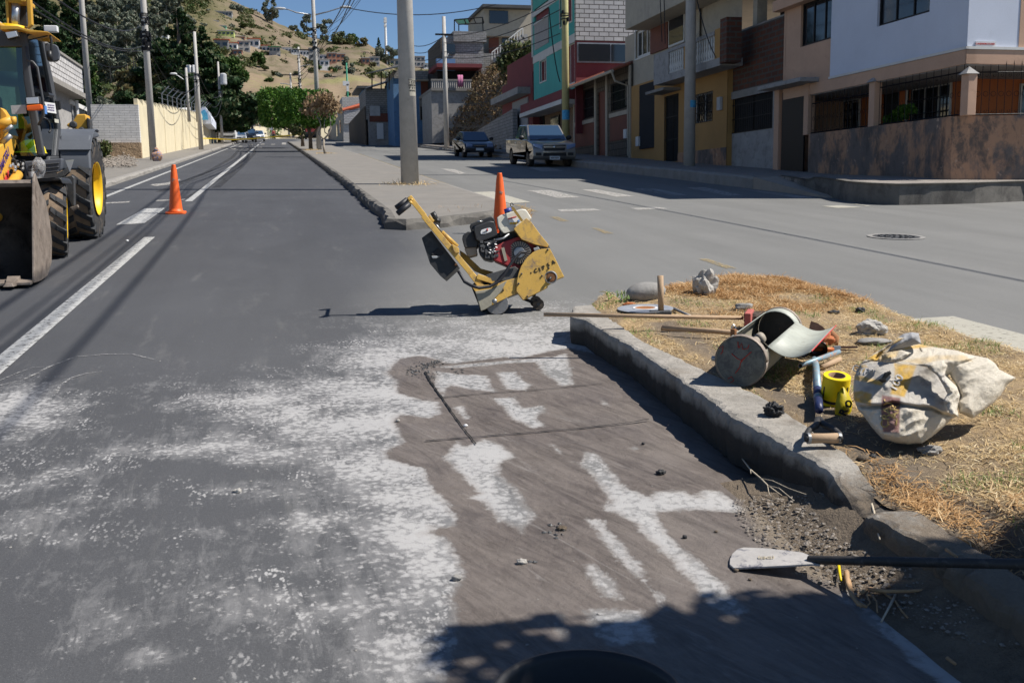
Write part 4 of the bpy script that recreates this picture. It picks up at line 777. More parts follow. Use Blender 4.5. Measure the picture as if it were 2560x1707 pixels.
# diamond disc
dc = GI(1613, 781)+np.array([0,0,.03]); t = thing('saw_blade', 'worn grey saw blade disc lying flat beside the hammer', 'saw blade', dc); a = MB(); un = Vector((-.02,-S+.03,1)).normalized()
a.lathe([(.205,-.002),(.205,.002),(.09,.003),(.09,-.002)], dc, un, 48, cap=False); a.build('disc', 'disc_grey' if 'disc_grey' in MT else mat('disc_grey', (.36,.38,.42), .45, .2, 9, .1, metal=.3, dirt=(.5,.5,.5)), t)
a = MB(); a.lathe([(.092,-.001),(.092,.005),(.055,.006),(.001,.006)], dc, un, 36); a.build('disc_centre', 'rust', t); a = MB(); a.lathe([(.092,.0),(.092,.0065),(.076,.0068),(.076,.0)], dc, un, 36, cap=False); a.build('disc_ring', 'sign_white', t)
c0, c1 = GI(1684,778)+np.array([0,0,.02]), GI(1730,796)+np.array([0,0,.012]); t = tubep([c0, c0*.6+c1*.4, c1], [.012,.010,.008], 'steel_grey', 'chisel', n=6); tag(t, 'short steel chisel lying right of the hammer', 'chisel')
# stones
def rock(px, py, r, label, m='stone', seed=0, sub=3, amp=.16, fr=1.3, flat=0, base=None, name='rock', grp=None, dz=.7):
    g = GI(px, py) if base is None else G(px, py, base); a = MB(); a.ico((g[0], g[1], g[2]+r[2]*dz), r, sub, amp, fr, seed, flat); o = a.build(name, m, smooth=(flat == 0)); return tag(o, label, 'rock', grp)
rock(1614, 747, (.165,.11,.083), 'large smooth oval boulder at the back tip of the island', seed=3, amp=.07, fr=.8, name='boulder', dz=.6)
rock(1762, 737, (.09,.07,.115), 'upright craggy pale rock on the back edge of the island', 'stone_light', 5, 4, .28, 2, 5)
rock(2178, 836, (.10,.08,.055), 'angular tan rock in the straw behind the mattock', 'stone_light', 8, 4, .22, 1.6, 4)
rock(2182, 858, (.12,.08,.02), 'flat grey stone sunk in the grass behind the sack', 'stone', 9, 3, .15); rock(2324, 1133, (.05,.035,.022), 'small dark grey stone in front of the sack', 'stone', 11, 4, .2, 1.8, 4)
rock(2158, 1150, (.026,.02,.014), 'brown pebble flat on the bare soil by the kerb', 'soil', 12, 2); rock(2182, 1146, (.015,.014,.013), 'tiny round black pebble beside a brown one on bare soil', 'lump_black', 13, 2)
rock(1933, 1040, (.042,.035,.038), 'black lump of asphalt on the concrete kerb top', 'lump_black', 14, 5, .26, 3.2, 0, name='asphalt_lump')
rock(1652, 1184, (.022,.018,.010), 'black asphalt fragment on the wet slurry', 'lump_black', 15, 3, .4, 2.5, base=0, name='asphalt_lump'); rock(2118, 1345, (.047,.045,.036), 'round dark stone in the soil under the kerb', 'stone', 16, 4, .08, 1, base=.0)
rock(594, 1230, (.018,.013,.010), 'small grey stone alone on the dusty lane', 'stone_light', 17, 3, .2, 1.5, 4, base=0); rock(1164, 1066, (.012,.01,.008), 'white pebble beside the long saw cut', 'sign_white', 18, 2, base=0)
rock(995, 1054, (.012,.01,.009), 'pale pebble at the left edge of the wet slurry', 'stone_light', 19, 2, base=0); rock(1142, 1449, (.018,.014,.011), 'brown stone at the left edge of the mud', 'stone', 20, 3, base=0)
rock(1404, 1324, (.020,.014,.010), 'muddy lump in the middle of the wet slurry', 'soil', 21, 3, .3, 2.5, base=0); rock(1305, 1408, (.018,.012,.010), 'light lump on the brown mud near the bottom', 'stone_light', 22, 3, .3, 2.5, base=0)
rock(1712, 1345, (.010,.008,.008), 'little black stone beside the grey dry streak', 'lump_black', 23, 2, base=0); rock(1608, 1110, (.009,.009,.006), 'tiny black stone on the upper slurry', 'lump_black', 24, 2, base=0)
rock(1860, 774, (.07,.04,.03), 'grey stone peeping out beside the broom', 'stone', 25, 3); rock(1573, 763, (.05,.02,.014), 'chip of orange brick next to the saw blade', 'brick_orange', 26, 3, flat=3)
rock(2085, 785, (.04,.02,.018), 'charred black root in the straw beyond the mattock', 'lump_black', 27, 4, .22, 2, name='charred_root'); rock(2150, 782, (.04,.02,.025), 'second blackened root scrap at the back of the straw', 'lump_black', 28, 4, .22, 2, name='charred_root')
rock(318, 604, (.022,.02,.016), 'small white stone on the road left of the cone', 'sign_white', 29, 2, base=0); rock(2430,1445,(.02,.015,.014),'grey pebble stuck in the soil by the spade shaft','stone_light',30,2,base=.03)
for k, (px, py, s) in enumerate(((1840,1428,1),(1875,1450,.7),(2050,1460,.9),(1790,1330,.7),(2080,1462,.8))):
    rock(px, py, (.010*s,.009*s,.007*s), ['dark crumb right at the spade tip','dark crumb below the spade blade','grit lump on the pale strip under the spade','dark crumb above the spade blade','grit lump by the broken yellow tape'][k], 'soil', 40+k, 2, base=0, name='clod', grp='soil crumbs round the spade')
# tin drum with its hatch folded open
c1, c2 = GI(1851, 960)+np.array([0,0,.135]), GI(1962, 868)+np.array([0,0,.13]); c1 = G(1851, 903, IH+.13); c2 = c1+(G(1957, 816, IH+.13)-c1)*.92
t = thing('metal_drum', 'pale metal drum lying on its side with open hatch and red scrawled end', 'drum', c1-np.array([0,0,.13]))
ax = Vector(V(c2-c1)); L = ax.length; ax.normalize(); sx = ax.cross(Vector((0,0,1))).normalized(); sz = sx.cross(ax).normalized(); C1 = Vector(V(c1)); RD = .132
def cyl(q, l, r=RD): return C1+ax*l+(sx*math.cos(q)+sz*math.sin(q))*r
def shell(q0, q1, l0, l1, r, n=28): 
    a = MB(); o = [cyl(q0+(q1-q0)*i/n, l, rr_) for rr_ in (r, r-.003) for l in (l0, l1) for i in range(n+1)]; k = n+1
    f = [(i, i+1, k+i+1, k+i) for i in range(n)]+[(2*k+i, 3*k+i, 3*k+i+1, 2*k+i+1) for i in range(n)]+[(i, 2*k+i, 2*k+i+1, i+1) for i in range(n)]+[(k+i, k+i+1, 3*k+i+1, 3*k+i) for i in range(n)]+[(0,k,3*k,2*k),(n,2*k+n,3*k+n,k+n)]
    a.add(o, f); return a
rad = math.radians
shell(rad(125), rad(385), 0, L, RD, 40).build('drum_shell', 'drum_body', t, smooth=True); shell(0, 2*math.pi, L*.86, L, RD+.001).build('drum_shell', 'galv', t, smooth=True)
shell(0, 2*math.pi, -.002, .045, RD+.006).build('rim', 'drum_band', t, smooth=True); shell(0, 2*math.pi, L-.03, L+.004, RD+.005).build('rim', 'drum_band', t, smooth=True)
shell(rad(118), rad(128), 0, L*.9, RD+.004, 6).build('edge_strip', 'galv', t)
a = MB(); a.lathe([(RD+.001,.0),(RD-.004,-.004),(.001,-.006)], C1+ax*.004, ax, 40); de = a.build('drum_end', 'drum_end', t); a = MB(); a.lathe([(RD-.004,0),(.001,0)], C1+ax*(L-.01), ax, 36, cap=False); a.build('drum_end', 'dark_metal', t)
qh = rad(25); hp0 = [cyl(qh, L*.10), cyl(qh, L*.90)]; a = MB(); o = []; n_ = 12                # hatch: a curved sheet hinged on the right
for i in range(n_+1):
    s = i/n_; w_ = .235*s; dirx = sx*math.cos(rad(-14))+sz*math.sin(rad(-14))+Vector((0,0,.18)); cz = -.045*math.sin(math.pi*s)
    for p in hp0: o.append(p+dirx*w_+sz*(cz+.012))
a.add(o, [(2*i, 2*i+1, 2*i+3, 2*i+2) for i in range(n_)]); a.build('hatch', 'galv', t, smooth=True, solid=.003)
a = MB(); a.tube([o[-2]+Vector((0,0,.001)), o[-1]+Vector((0,0,.001))], .003, 6); a.build('hatch_edge', 'decal_red', t)
a = MB(); a.tube([cyl(rad(70), .05, RD*.5), cyl(rad(60), .17, RD*.75)], [.028,.024], 14); a.tube([cyl(rad(60), .17, RD*.75), cyl(rad(55), .20, RD*.9)], [.030,.030], 12); a.build('pipe_fitting', 'plastic_beige', t, smooth=True)
a = MB(); a.box(cyl(rad(118), .12, RD+.012), (.022,.03,.045), .4); pl_ = a.build('padlock', 'rust', t, bevel=.004); a = MB(); a.tube([cyl(rad(118), .12, RD+.012)+Vector((.012*math.cos(q), .012*math.sin(q)*.3, .025+.018*math.sin(q))) for q in np.linspace(0, math.pi, 9)], .003, 6); a.build('shackle', 'silver', pl_)
def endp(x, y): u_, v_ = (x-1820)/205*RD, -(y-935)/205*RD; q0 = np.array(V(C1)); r2 = np.array(V(sx)); 
def scr(pts, w=.0022):                            # red scrawl on the end disc, in disc units
    a = MB(); P = [C1+ax*-.004+(-sx if sx.dot(Vector(V(_r))) < 0 else sx)*(u*RD)+sz*(v*RD) for u, v in pts]
    a.tube(P, w, 5); return a
for pts in ([(-.35,.3),(-.1,.1),(.05,.05),(.45,.42)], [(.05,.05),(0,-.1),(-.02,-.25),(-.2,-.5)], [(-.05,.55),(.05,.75),(.1,.5),(.3,.55),(.35,.7)], [(-.85,.5),(-.7,.6),(-.72,.35),(-.8,.25)], [(-.5,-.75),(-.35,-.65),(-.25,-.8),(-.4,-.9)], [(.05,-.02),(.12,.1),(.2,.14)], [(-.1,.8),(-.08,.55)]): scr(pts).build('scrawl', 'paint_red_line', de)
tubep([cyl(math.pi, .03, RD), cyl(math.pi, .03, RD+.03)], .014, 'steel_grey', 'outlet', t)
# mattock, brick and black pipes behind the hatch
m0 = GI(*Z8(1040,330)); t = thing('mattock', 'rusty brown mattock head with dull blade sticking up from the straw', 'mattock', m0)
a = MB(); MP = lambda x, y, d=0: D3(*Z8(x, y), fwd(m0)+d); a.prism([MP(x, y) for x, y in ((968,215),(980,150),(995,98),(1060,120),(1120,160),(1165,210),(1168,255),(1090,262),(1020,225))], FV*.008); a.build('blade', 'mattock_rust' if 0 else mat('mattock_rust', (.13,.075,.055), .6, .25, 10, .2, metal=.3), t)
a = MB(); a.tube([MP(1120,250,.03), MP(1200,240,.02), MP(1250,290,.0), MP(1265,370,-.02)], [.028,.035,.03,.012], 10); a.build('eye', 'rust', t, smooth=True); tubep([MP(1100,290,.02), MP(900,330,-.05)], .016, 'wood_dark', 'handle', t)
rock(*Z8(1135,352), (.055,.045,.045), 'rough orange brick chunk beside the mattock', 'brick_orange', 31, 4, .3, 1.8, name='brick_chunk'); rock(*Z8(1100,378), (.03,.025,.02), 'grey pebble against the orange brick chunk', 'stone', 32, 3)
t = thing('black_pipes', 'pair of black pipe offcuts in the shade under the drum hatch', 'pipe', GI(*Z8(900,520)))
for x, y, r_ in ((880,480,.055),(1080,470,.05)): q_ = GI(*Z8(x, y+30)); a = MB(); a.lathe([(r_,0),(r_,.22),(r_*.9,.22),(r_*.9,.0)], q_+np.array([0,0,r_]), (.25,.95,.06), 24, cap=False); a.build('pipe', 'black_paint', t, smooth=True)
# bow saw / shears with orange grip
s0 = GI(*Z8(1240,470)); SH = lambda x, y, d=0: D3(*Z8(x, y), fwd(s0)+d); t = thing('shears', 'orange handled hand shears with dull blades pointing right', 'shears', s0)
tubep([SH(935,400), SH(960,397), SH(1160,408), SH(1235,410)], [.011,.0155,.014,.016], 'shear_orange' if 0 else mat('shear_orange', (.62,.16,.03), .5, .2, 9, .1, dirt=(.25,.1,.05), dk=(.5,.7), dsc=20), 'grip', t)
a = MB(); a.prism([SH(x, y, -.01) for x, y in ((1235,370),(1310,365),(1320,400),(1290,425),(1240,420))], FV*.015); a.build('pivot', 'silver', t, bevel=.002)
a = MB(); a.prism([SH(x, y) for x, y in ((1300,370),(1490,368),(1505,385),(1490,395),(1310,395))], FV*.006); a.prism([SH(x, y, .01) for x, y in ((1290,402),(1560,415),(1560,419),(1290,420))], FV*.01); a.build('blade', 'mattock_rust', t)
tubep([SH(1300,420), SH(1300,470), SH(1312,515), SH(1295,525)], .004, 'iron', 'hook', t)
# blue pipe, wood stick, D-handle shovel
e0, e1 = GI(*Z8(868,700))+np.array([0,0,.06]), GI(*Z8(1290,540))+np.array([0,0,.06]); t = thing('blue_pipe', 'thin light blue pipe with orange rust lying across the shovel shaft', 'pipe', e0); a = MB(); q_ = e0-e1; a.tube([e1, e0], .0135, 14, cap=False); a.build('pipe', 'blue_steel', t, smooth=True, solid=.003); a = MB(); a.lathe([(.011,-.01),(.001,-.01)], e0, q_, 12, cap=False); a.build('bore', 'dark_void', t)
e0, e1 = GI(*Z8(1105,640))+np.array([0,0,.02]), GI(*Z8(1300,550))+np.array([0,0,.02]); tag(tubep([e0, e1], .016, 'wood', 'stick'), 'short piece of pale wood under the blue pipe', 'stick')
k0 = GI(*Z8(1060,1180)); t = thing('shovel', 'shovel lying with its wooden D grip on the kerb and blue grey steel shaft', 'shovel', k0)
sh = [GI(*Z8(1025,580))+np.array([0,0,.035]), GI(*Z8(1040,700))+np.array([0,0,.055]), GI(*Z8(1058,950))+np.array([0,0,.05]), GI(*Z8(1075,1180))+np.array([0,0,.05])]
def lerp(a, b, t): return a*(1-t)+b*t
tubep([sh[0], sh[1], sh[2]], [.019,.020,.021], 'blue_steel', 'shaft', t, 16); tubep([sh[2], lerp(sh[2], sh[3], .35)], .0215, 'handle_navy', 'socket', t, 16); tubep([lerp(sh[2], sh[3], .35), lerp(sh[2], sh[3], .5)], .0218, 'blue_steel', 'socket_band', t, 16); tubep([lerp(sh[2], sh[3], .5), sh[3]], [.0212,.019], 'handle_navy', 'socket', t, 16)
DG = lambda x, y, z: G(*Z8(x, y), IH+z)
for s_ in ([(1070,1170),(1045,1235),(975,1280),(945,1330),(952,1385)], [(1080,1170),(1130,1225),(1240,1275),(1300,1330),(1308,1385)]): tubep([DG(x, y, .055-.006*i) for i, (x, y) in enumerate(s_)], [.017,.015,.014,.014,.014], 'bar_black', 'yoke', t, 10)
a = MB(); g0, g1 = DG(965,1375,.03), DG(1297,1370,.03); a.lathe([(.019,0),(.0225,.01),(.0215,.05),(.0225,.10),(.0215,.16)], g0, g1-g0, 20); a = MB(); Lg = float(np.linalg.norm(g1-g0)); a.lathe([(.018,0),(.0225,.008),(.021,Lg*.5),(.0225,Lg-.008),(.018,Lg)], g0, g1-g0, 20); a.build('grip', 'wood', t, smooth=True)
for g in (g0, g1): a = MB(); a.lathe([(.024,-.006),(.024,.006),(.001,.006)], g, g1-g0, 18); a.build('grip_cap', 'steel_grey', t)
a = MB(); b0 = GI(*Z8(1010,520)); a.add([b0+np.array([x, y, z]) for x, y, z in ((-.10,.0,.02),(.10,.0,.02),(.11,.16,.03),(.0,.25,.02),(-.11,.16,.03),(0,.02,.0),(0,.16,.0))], [(0,5,6,4),(5,1,2,6),(4,6,3),(6,2,3)]); a.build('shovel_blade', 'dark_metal', t, solid=.003)
# tape roll
t0 = G(*Z8(1275,690), IH+.155); tb = GI(*Z8(1310,1000)); axt = Vector(V(t0-tb)).normalized(); t = thing('tape_roll', 'upright roll of yellow warning tape with its loose end hanging, beside the sack', 'tape roll', tb)
axt = Vector((-.03, -.22, 1)).normalized(); T0 = Vector(V(t0)); a = MB(); a.lathe([(.040,.0),(.064,.0),(.066,-.004),(.066,-.150),(.064,-.155)], T0, axt, 40, cap=False); a.build('tape', 'tape_yellow', t, smooth=False); a = MB(); a.lathe([(.041,.001),(.037,.001),(.037,-.15)], T0, axt, 36, cap=False); a.build('core', 'cardboard', t, smooth=True)
a = MB(); ta = axt.orthogonal().normalized(); vx = Vector(V(_r)); vx = (vx-axt*vx.dot(axt)).normalized(); vy = axt.cross(vx)
def tq(q, z, r=.0675): return T0+axt*z+(vx*math.sin(q)-vy*math.cos(q) if (vy.dot(FV_ := Vector(V(_f))) > 0) else vx*math.sin(q)+vy*math.cos(q))*r
for q0, q1, z0, z1 in ((-.15,.1,-.06,-.125),(-1.2,-.2,-.115,-.13),(-1.3,-1.15,-.05,-.13),(.55,.75,-.04,-.10)): 
    a.add([tq(q0+(q1-q0)*i/6, z) for z in (z0, z1) for i in range(7)], [(i, i+1, 8+i, 7+i) for i in range(6)])
a.build('print', 'black_ink', t)
a = MB(); TL = lambda x, y, d: D3(*Z8(x, y), fwd(T0)-.075+d)
tl = [((1330,815),(1350,815),.0),((1290,880),(1410,905),-.01),((1262,960),(1442,985),-.025),((1250,1060),(1432,1075),-.03),((1252,1140),(1400,1140),-.02),((1250,1235),(1330,1225),.0)]
a.add([p for l, r_, d in tl for p in (TL(*l, d), TL((l[0]+r_[0])/2, (l[1]+r_[1])/2, d-.012), TL(*r_, d+.01))], [(3*i+k, 3*i+k+1, 3*i+k+4, 3*i+k+3) for i in range(len(tl)-1) for k in (0, 1)]); tt = a.build('loose_end', 'tape_dark', t, smooth=True, solid=.0006)
XD, UD = TL(1440,900,0)-TL(1400,1000,0), TL(1300,960,0)-TL(1400,1000,0); text('D', .045, TL(1402,998,-.034), XD, UD, 'black_ink', t, bold=.002); text('R', .05, TL(1345,1090,-.046), XD, UD, 'black_ink', t, bold=.002)
# long steel spade in front
h0, h1 = G(2029, 1399, .055), G(2330, 1405, .185); t = thing('long_spade', 'long black iron bar with pale flat blade reaching from the mud over the broken kerb', 'spade', G(1900,1420))
dv = h1-h0; tubep([h0-dv*.02, h0, h0+dv*2.6], [.016,.0155,.0165], 'bar_black', 'shaft', t, 16)
bz = lambda x, y: G(*Z4(x, y), .010+.045*max(0, min(1, (x-320)/520))+.0)
bl_ = [(320,800),(322,765),(338,730),(372,700),(412,690),(560,696),(700,711),(790,722),(850,746),(905,744),(905,802),(850,797),(700,806),(500,816),(345,822)]
a = MB(); a.prism([bz(x, y) for x, y in bl_], (0,0,-.008)); a.build('blade', 'shovel_pale', t, bevel=.002); text('(DEI)', .028, (bz(555,762)+np.array([0,0,.003])), bz(500,766)-bz(620,764), bz(560,800)-bz(560,720), 'pale_ink' if 0 else mat('pale_ink', (.42,.36,.25), .7), t, depth=.0008)
# twigs and roots
def twig(pix, r, m, label, cat='twig', base=0.01, lift=0, name='twig', parts=()):
    P = [G(*Z4(x, y), base+lift*math.sin(math.pi*i/(len(pix)-1))) for i, (x, y) in enumerate(pix)]; a = MB(); a.tube(P, [r*(1-.6*i/len(P)) for i in range(len(P))], 6)
    for pp in parts: a.tube([G(*Z4(x, y), base+lift) for x, y in pp], r*.45, 5)
    return tag(a.build(name, m, smooth=True), label, cat)
twig([(395,110),(455,190),(520,245),(565,290),(640,345),(660,358)], .004, 'twig_pale', 'thin pale twig in the shadow of the kerb', lift=.05, parts=([(520,245),(600,262),(700,310),(815,350)],[(565,290),(572,330),(580,355)],[(565,290),(640,310),(700,360),(730,385)],[(455,190),(458,215)]))
twig([(1210,340),(1235,400),(1255,470),(1270,560),(1290,640)], .006, 'twig_pale', 'stout pale root hanging over the broken kerb', base=.10, lift=.0)
twig([(1170,985),(1230,955),(1320,985),(1390,1040),(1430,1100),(1470,1145)], .006, 'twig', 'orange brown root lying on the pale strip', parts=([(1230,955),(1205,1000),(1230,1050),(1200,1075)],[(1230,990),(1270,1040),(1275,1110)]))
twig([(1205,960),(1330,975),(1480,975),(1600,965),(1720,965),(1830,945)], .007, 'twig', 'long dark orange root under the spade shaft', lift=.03)
twig([(1075,850),(1085,930),(1110,1000),(1150,1060),(1210,1075)], .010, 'twig', 'frayed brown root curled below the spade blade', parts=([(1085,930),(1130,1030),(1190,1070)],[(1095,900),(1120,1010),(1170,1075)]))
twig([(1393,998),(1350,1080),(1300,1172)], .005, 'twig_pale', 'straight straw coloured stick on the pale strip', lift=.01); twig([(1025,808),(1032,860),(1040,905)], .006, 'tape_yellow', 'torn scrap of yellow tape under the spade', 'tape scrap', name='tape_scrap')
twig([(1910,1145),(1920,1225)], .006, 'twig', 'short stick in the dark corner by the kerb'); twig([(1720,705),(1790,755)], .006, 'twig', 'brown stick on the broken kerb top', base=.2); twig([(1725,1405),(1780,1445)], .006, 'twig', 'short brown stick on the shaded strip')
# weed at the island tip
a = []; R = random.Random(6)
wp = []
for k in range(60): g = GI(1340+R.uniform(620,850)/3.564, 640+R.uniform(370,440)/3.564); wp.append((g[0], g[1], g[2]+R.random()*.05))
blades('weed', wp, .05, .010, 'grass_green', 1.0, 12, 'low green weed beside the boulder at the island tip', 'weed')

# ---------------------------------------------------------------- black bucket at the very bottom
bc = G(1448, 1640, .30); bc = np.array([G(1448,1700,.30)[0], G(1448,1616,.30)[1]-.205, 0]); bc[2] = gz(bc[1]); t = thing('bucket', 'black rubber bucket standing in the shade at the bottom edge', 'bucket', bc)
a = MB(); a.lathe([(.15,.0),(.155,.01),(.205,.29),(.214,.295),(.214,.305),(.205,.307),(.198,.29),(.148,.02),(.001,.018)], bc, (0,0,1), 48); a.build('body', 'bucket_black', t, smooth=True); a = MB(); a.lathe([(.19,.22),(.001,.22)], bc, (0,0,1), 40, cap=False); a.build('dirty_water', mat('sludge', (.02,.018,.015), .5, .2), t)
# ---------------------------------------------------------------- cement sack: a silhouette inflated into a solid
def inflate(poly, D, T, step, name, m, parent, wr=None, pow_=.5, paint=None, tilt=(0, 0)):
    P = np.array(poly, float); x0, y0 = P.min(0)-step*2; x1, y1 = P.max(0)+step*2; gx_ = np.arange(x0, x1, step); gy_ = np.arange(y0, y1, step); X, Y = np.meshgrid(gx_, gy_)
    d = sdf(X, Y, poly); dm_ = d.max(); t = np.clip(d/dm_, 0, 1); th = T*np.power(1-(1-t)**2, pow_)
    W_ = np.zeros(X.shape) if wr is None else wr(X, Y)*np.clip(d/(dm_*.12), 0, 1)
    cx, cy = P.mean(0); base = D+(X-cx)*tilt[0]+(Y-cy)*tilt[1]; vs = []; fs = []; ny_, nx_ = X.shape; idf = -np.ones(X.shape, int); idb = idf.copy(); keep = d > -step*.75
    XX_, YY_ = X.copy(), Y.copy(); out = d < 0                     # pull the rim onto the outline
    gyd, gxd = np.gradient(d, step); n = np.hypot(gxd, gyd)+1e-6; XX_[out] -= (d*gxd/n)[out]; YY_[out] -= (d*gyd/n)[out]
    for j in range(ny_):
        for i in range(nx_):
            if keep[j, i]: idf[j, i] = len(vs); vs.append(D3(XX_[j, i], YY_[j, i], base[j, i]-th[j, i]-W_[j, i]))
    nf = len(vs)
    for j in range(ny_):
        for i in range(nx_):
            if keep[j, i]: idb[j, i] = len(vs); vs.append(D3(XX_[j, i], YY_[j, i], base[j, i]+th[j, i]*.8+.002))
    E = {}
    for j in range(ny_-1):
        for i in range(nx_-1):
            if keep[j, i] and keep[j+1, i] and keep[j, i+1] and keep[j+1, i+1]:
                a_, b_, c_, e_ = (j, i), (j, i+1), (j+1, i+1), (j+1, i); fs.append(tuple(idf[q] for q in (a_, b_, c_, e_))); fs.append(tuple(idb[q] for q in (e_, c_, b_, a_)))
                for u, v in ((a_, b_), (b_, c_), (c_, e_), (e_, a_)): E[(u, v)] = 1
    for (u, v) in list(E):
        if (v, u) not in E: fs.append((idf[v], idf[u], idb[u], idb[v]))
    ob = raw_mesh(name, np.array(vs), np.array(fs), m, parent, smooth=True)
    if paint is not None:
        col = np.ones((len(vs), 4), np.float32); XF = np.array([XX_[keep], YY_[keep]]).T; c_ = paint(XF[:, 0], XF[:, 1]); col[:nf, :3] = c_; col[nf:, :3] = c_
        at = ob.data.color_attributes.new('paint', 'FLOAT_COLOR', 'POINT'); at.data.foreach_set('color', col.ravel())
    def surf(px, py):
        i = int(round((px-gx_[0])/step)); j = int(round((py-gy_[0])/step)); i = min(max(i, 0), nx_-1); j = min(max(j, 0), ny_-1); return base[j, i]-th[j, i]-W_[j, i]
    return ob, surf
def soft(X, Y, poly, w): return np.clip(.5+sdf(X, Y, poly)/w, 0, 1)[:, None]
def sackpaint(X, Y):
    rs = np.random.RandomState(0); n = np.array([mnoise.noise(Vector((x*.06, y*.06, 0)))+.5*mnoise.noise(Vector((x*.2, y*.2, 3))) for x, y in zip(X, Y)])[:, None]
    c = np.tile(np.array([.66, .60, .50]), (len(X), 1)); z = lambda p: [Z3(*q) for q in p]
    gry = np.array([.50, .47, .43]); c = c+(gry-c)*np.clip(soft(X, Y, z([(670,560),(1120,560),(1330,600),(1600,700),(1620,1000),(1400,1020),(690,1000)]), 12)*.85+n*.35*soft(X, Y, z([(670,560),(1120,560),(1330,600),(1600,700),(1620,1000),(690,1000)]), 12), 0, 1)
    yl = np.array([.58, .36, .07])
    for p, k in (([(790,540),(1000,430),(1110,330),(1180,345),(980,470),(900,560)], .9), ([(1130,430),(1340,390),(1460,420),(1200,445)], .8), ([(1080,580),(1300,600),(1240,760),(1180,910),(1040,880),(1090,720)], .9), ([(700,690),(980,760),(960,800),(860,780),(690,740)], .8), ([(680,860),(760,850),(860,880),(850,990),(690,950)], .85), ([(880,560),(900,520),(960,470),(1130,450),(1100,520),(1000,545)], .55), ([(1140,560),(1500,500),(1760,500),(1850,560),(1700,560),(1560,540),(1350,590)], .38), ([(730,600),(800,590),(830,640),(740,680)], .6)): c = c+(yl-c)*np.clip(soft(X, Y, z(p), 5)*k*(1+n*.5), 0, 1)
    br = np.array([.21, .075, .07]); c = c+(br-c)*soft(X, Y, z([(960,890),(1140,920),(1130,1265),(970,1255),(950,1050)]), 4)*.85
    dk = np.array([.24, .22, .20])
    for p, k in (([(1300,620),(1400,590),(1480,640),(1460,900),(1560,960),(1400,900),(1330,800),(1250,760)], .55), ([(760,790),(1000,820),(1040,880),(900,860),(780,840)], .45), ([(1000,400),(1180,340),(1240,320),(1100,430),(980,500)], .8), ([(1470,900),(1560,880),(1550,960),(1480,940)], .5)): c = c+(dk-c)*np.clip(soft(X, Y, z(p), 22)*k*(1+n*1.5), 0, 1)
    return np.clip(c*(1+n*.12), 0, 1)
b = NB('sack'); c = b.n('Attribute', attribute_name='paint').outputs['Color']; wv = b.n('TexWave', i_Vector=b.O, i_Scale=90, i_Distortion=1.5); nn_ = b.noise(14, 7, .7)
b.set(b.mix(.18, c, b.mix(b.noise(30, 6, .75), .5, 1.1), 'MULTIPLY'), .6, b.bump(b.math('ADD', b.math('MULTIPLY', wv.outputs[0], .08), b.math('ADD', nn_, b.math('MULTIPLY', b.noise(45, 4), .3))), .9, .02), spec=.3)
def wrinkle(seed, amp, s=1): 
    def f(X, Y):
        o = np.zeros(X.shape)
        for j in range(X.shape[0]):
            for i in range(X.shape[1]):
                x, y = X[j, i], Y[j, i]; a1 = mnoise.noise(Vector((x*.016*s+seed, y*.016*s, 0))); a2 = 1-abs(mnoise.noise(Vector(((x*.7+y*.7)*.035*s, (y-x)*.012*s+seed, 4))))*2.4; a3 = mnoise.noise(Vector((x*.09*s, y*.09*s, seed)))
                o[j, i] = a1*.024+a2*.012+a3*.003
        return o*amp
    return f
SD = fwd(G(2200, 1105, IH))
t = thing('cement_sack', 'full dusty cement sack with faded yellow print slumped on the dry grass', 'sack', G(2190, 1108, IH))
body = [Z3(*p) for p in ((680,800),(690,700),(745,590),(800,540),(880,480),(1000,425),(1110,330),(1180,300),(1340,395),(1500,425),(1700,455),(1900,520),(1760,640),(1600,700),(1700,810),(1730,900),(1700,1030),(1715,1090),(1640,1130),(1560,1210),(1450,1300),(1350,1365),(1220,1375),(1090,1360),(960,1320),(860,1210),(790,1110),(720,1030),(680,920))]
cr1 = [Z3(*p) for p in ((700,1005),(960,1000),(1060,965),(1250,1000),(1450,1020),(1560,1080),(1690,1105))]
def wr1(X, Y):
    o = wrinkle(1, 1.0)(X, Y); P = np.array(cr1)
    yc = np.interp(X, P[:, 0], P[:, 1]); o -= .035*np.exp(-((Y-yc-1.5)/3.5)**2); o += .02*np.exp(-((Y-yc+8)/8)**2)
    return o
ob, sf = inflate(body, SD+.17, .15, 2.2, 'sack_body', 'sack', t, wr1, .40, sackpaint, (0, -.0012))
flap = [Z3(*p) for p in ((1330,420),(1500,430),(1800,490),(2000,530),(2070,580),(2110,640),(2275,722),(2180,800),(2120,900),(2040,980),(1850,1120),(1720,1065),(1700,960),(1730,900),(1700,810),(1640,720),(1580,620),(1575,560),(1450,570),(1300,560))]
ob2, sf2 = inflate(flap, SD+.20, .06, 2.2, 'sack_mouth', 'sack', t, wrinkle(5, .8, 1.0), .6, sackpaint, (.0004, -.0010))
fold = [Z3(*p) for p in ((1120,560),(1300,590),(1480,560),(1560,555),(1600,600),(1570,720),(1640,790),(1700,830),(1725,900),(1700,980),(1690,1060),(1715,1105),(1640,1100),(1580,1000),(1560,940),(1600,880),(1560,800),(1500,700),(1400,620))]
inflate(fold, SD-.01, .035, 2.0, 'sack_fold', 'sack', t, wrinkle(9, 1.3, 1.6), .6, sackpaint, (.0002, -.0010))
cem = [Z3(*p) for p in ((1110,330),(1170,290),(1250,275),(1320,285),(1345,390),(1280,400),(1180,430),(1060,460),(1010,470))]
inflate(cem, SD+.16, .06, 2.0, 'cement_block', mat('cement', (.33,.33,.34), .9, .15, 12, .4, 50), t, wrinkle(3, .5, 2), .6)
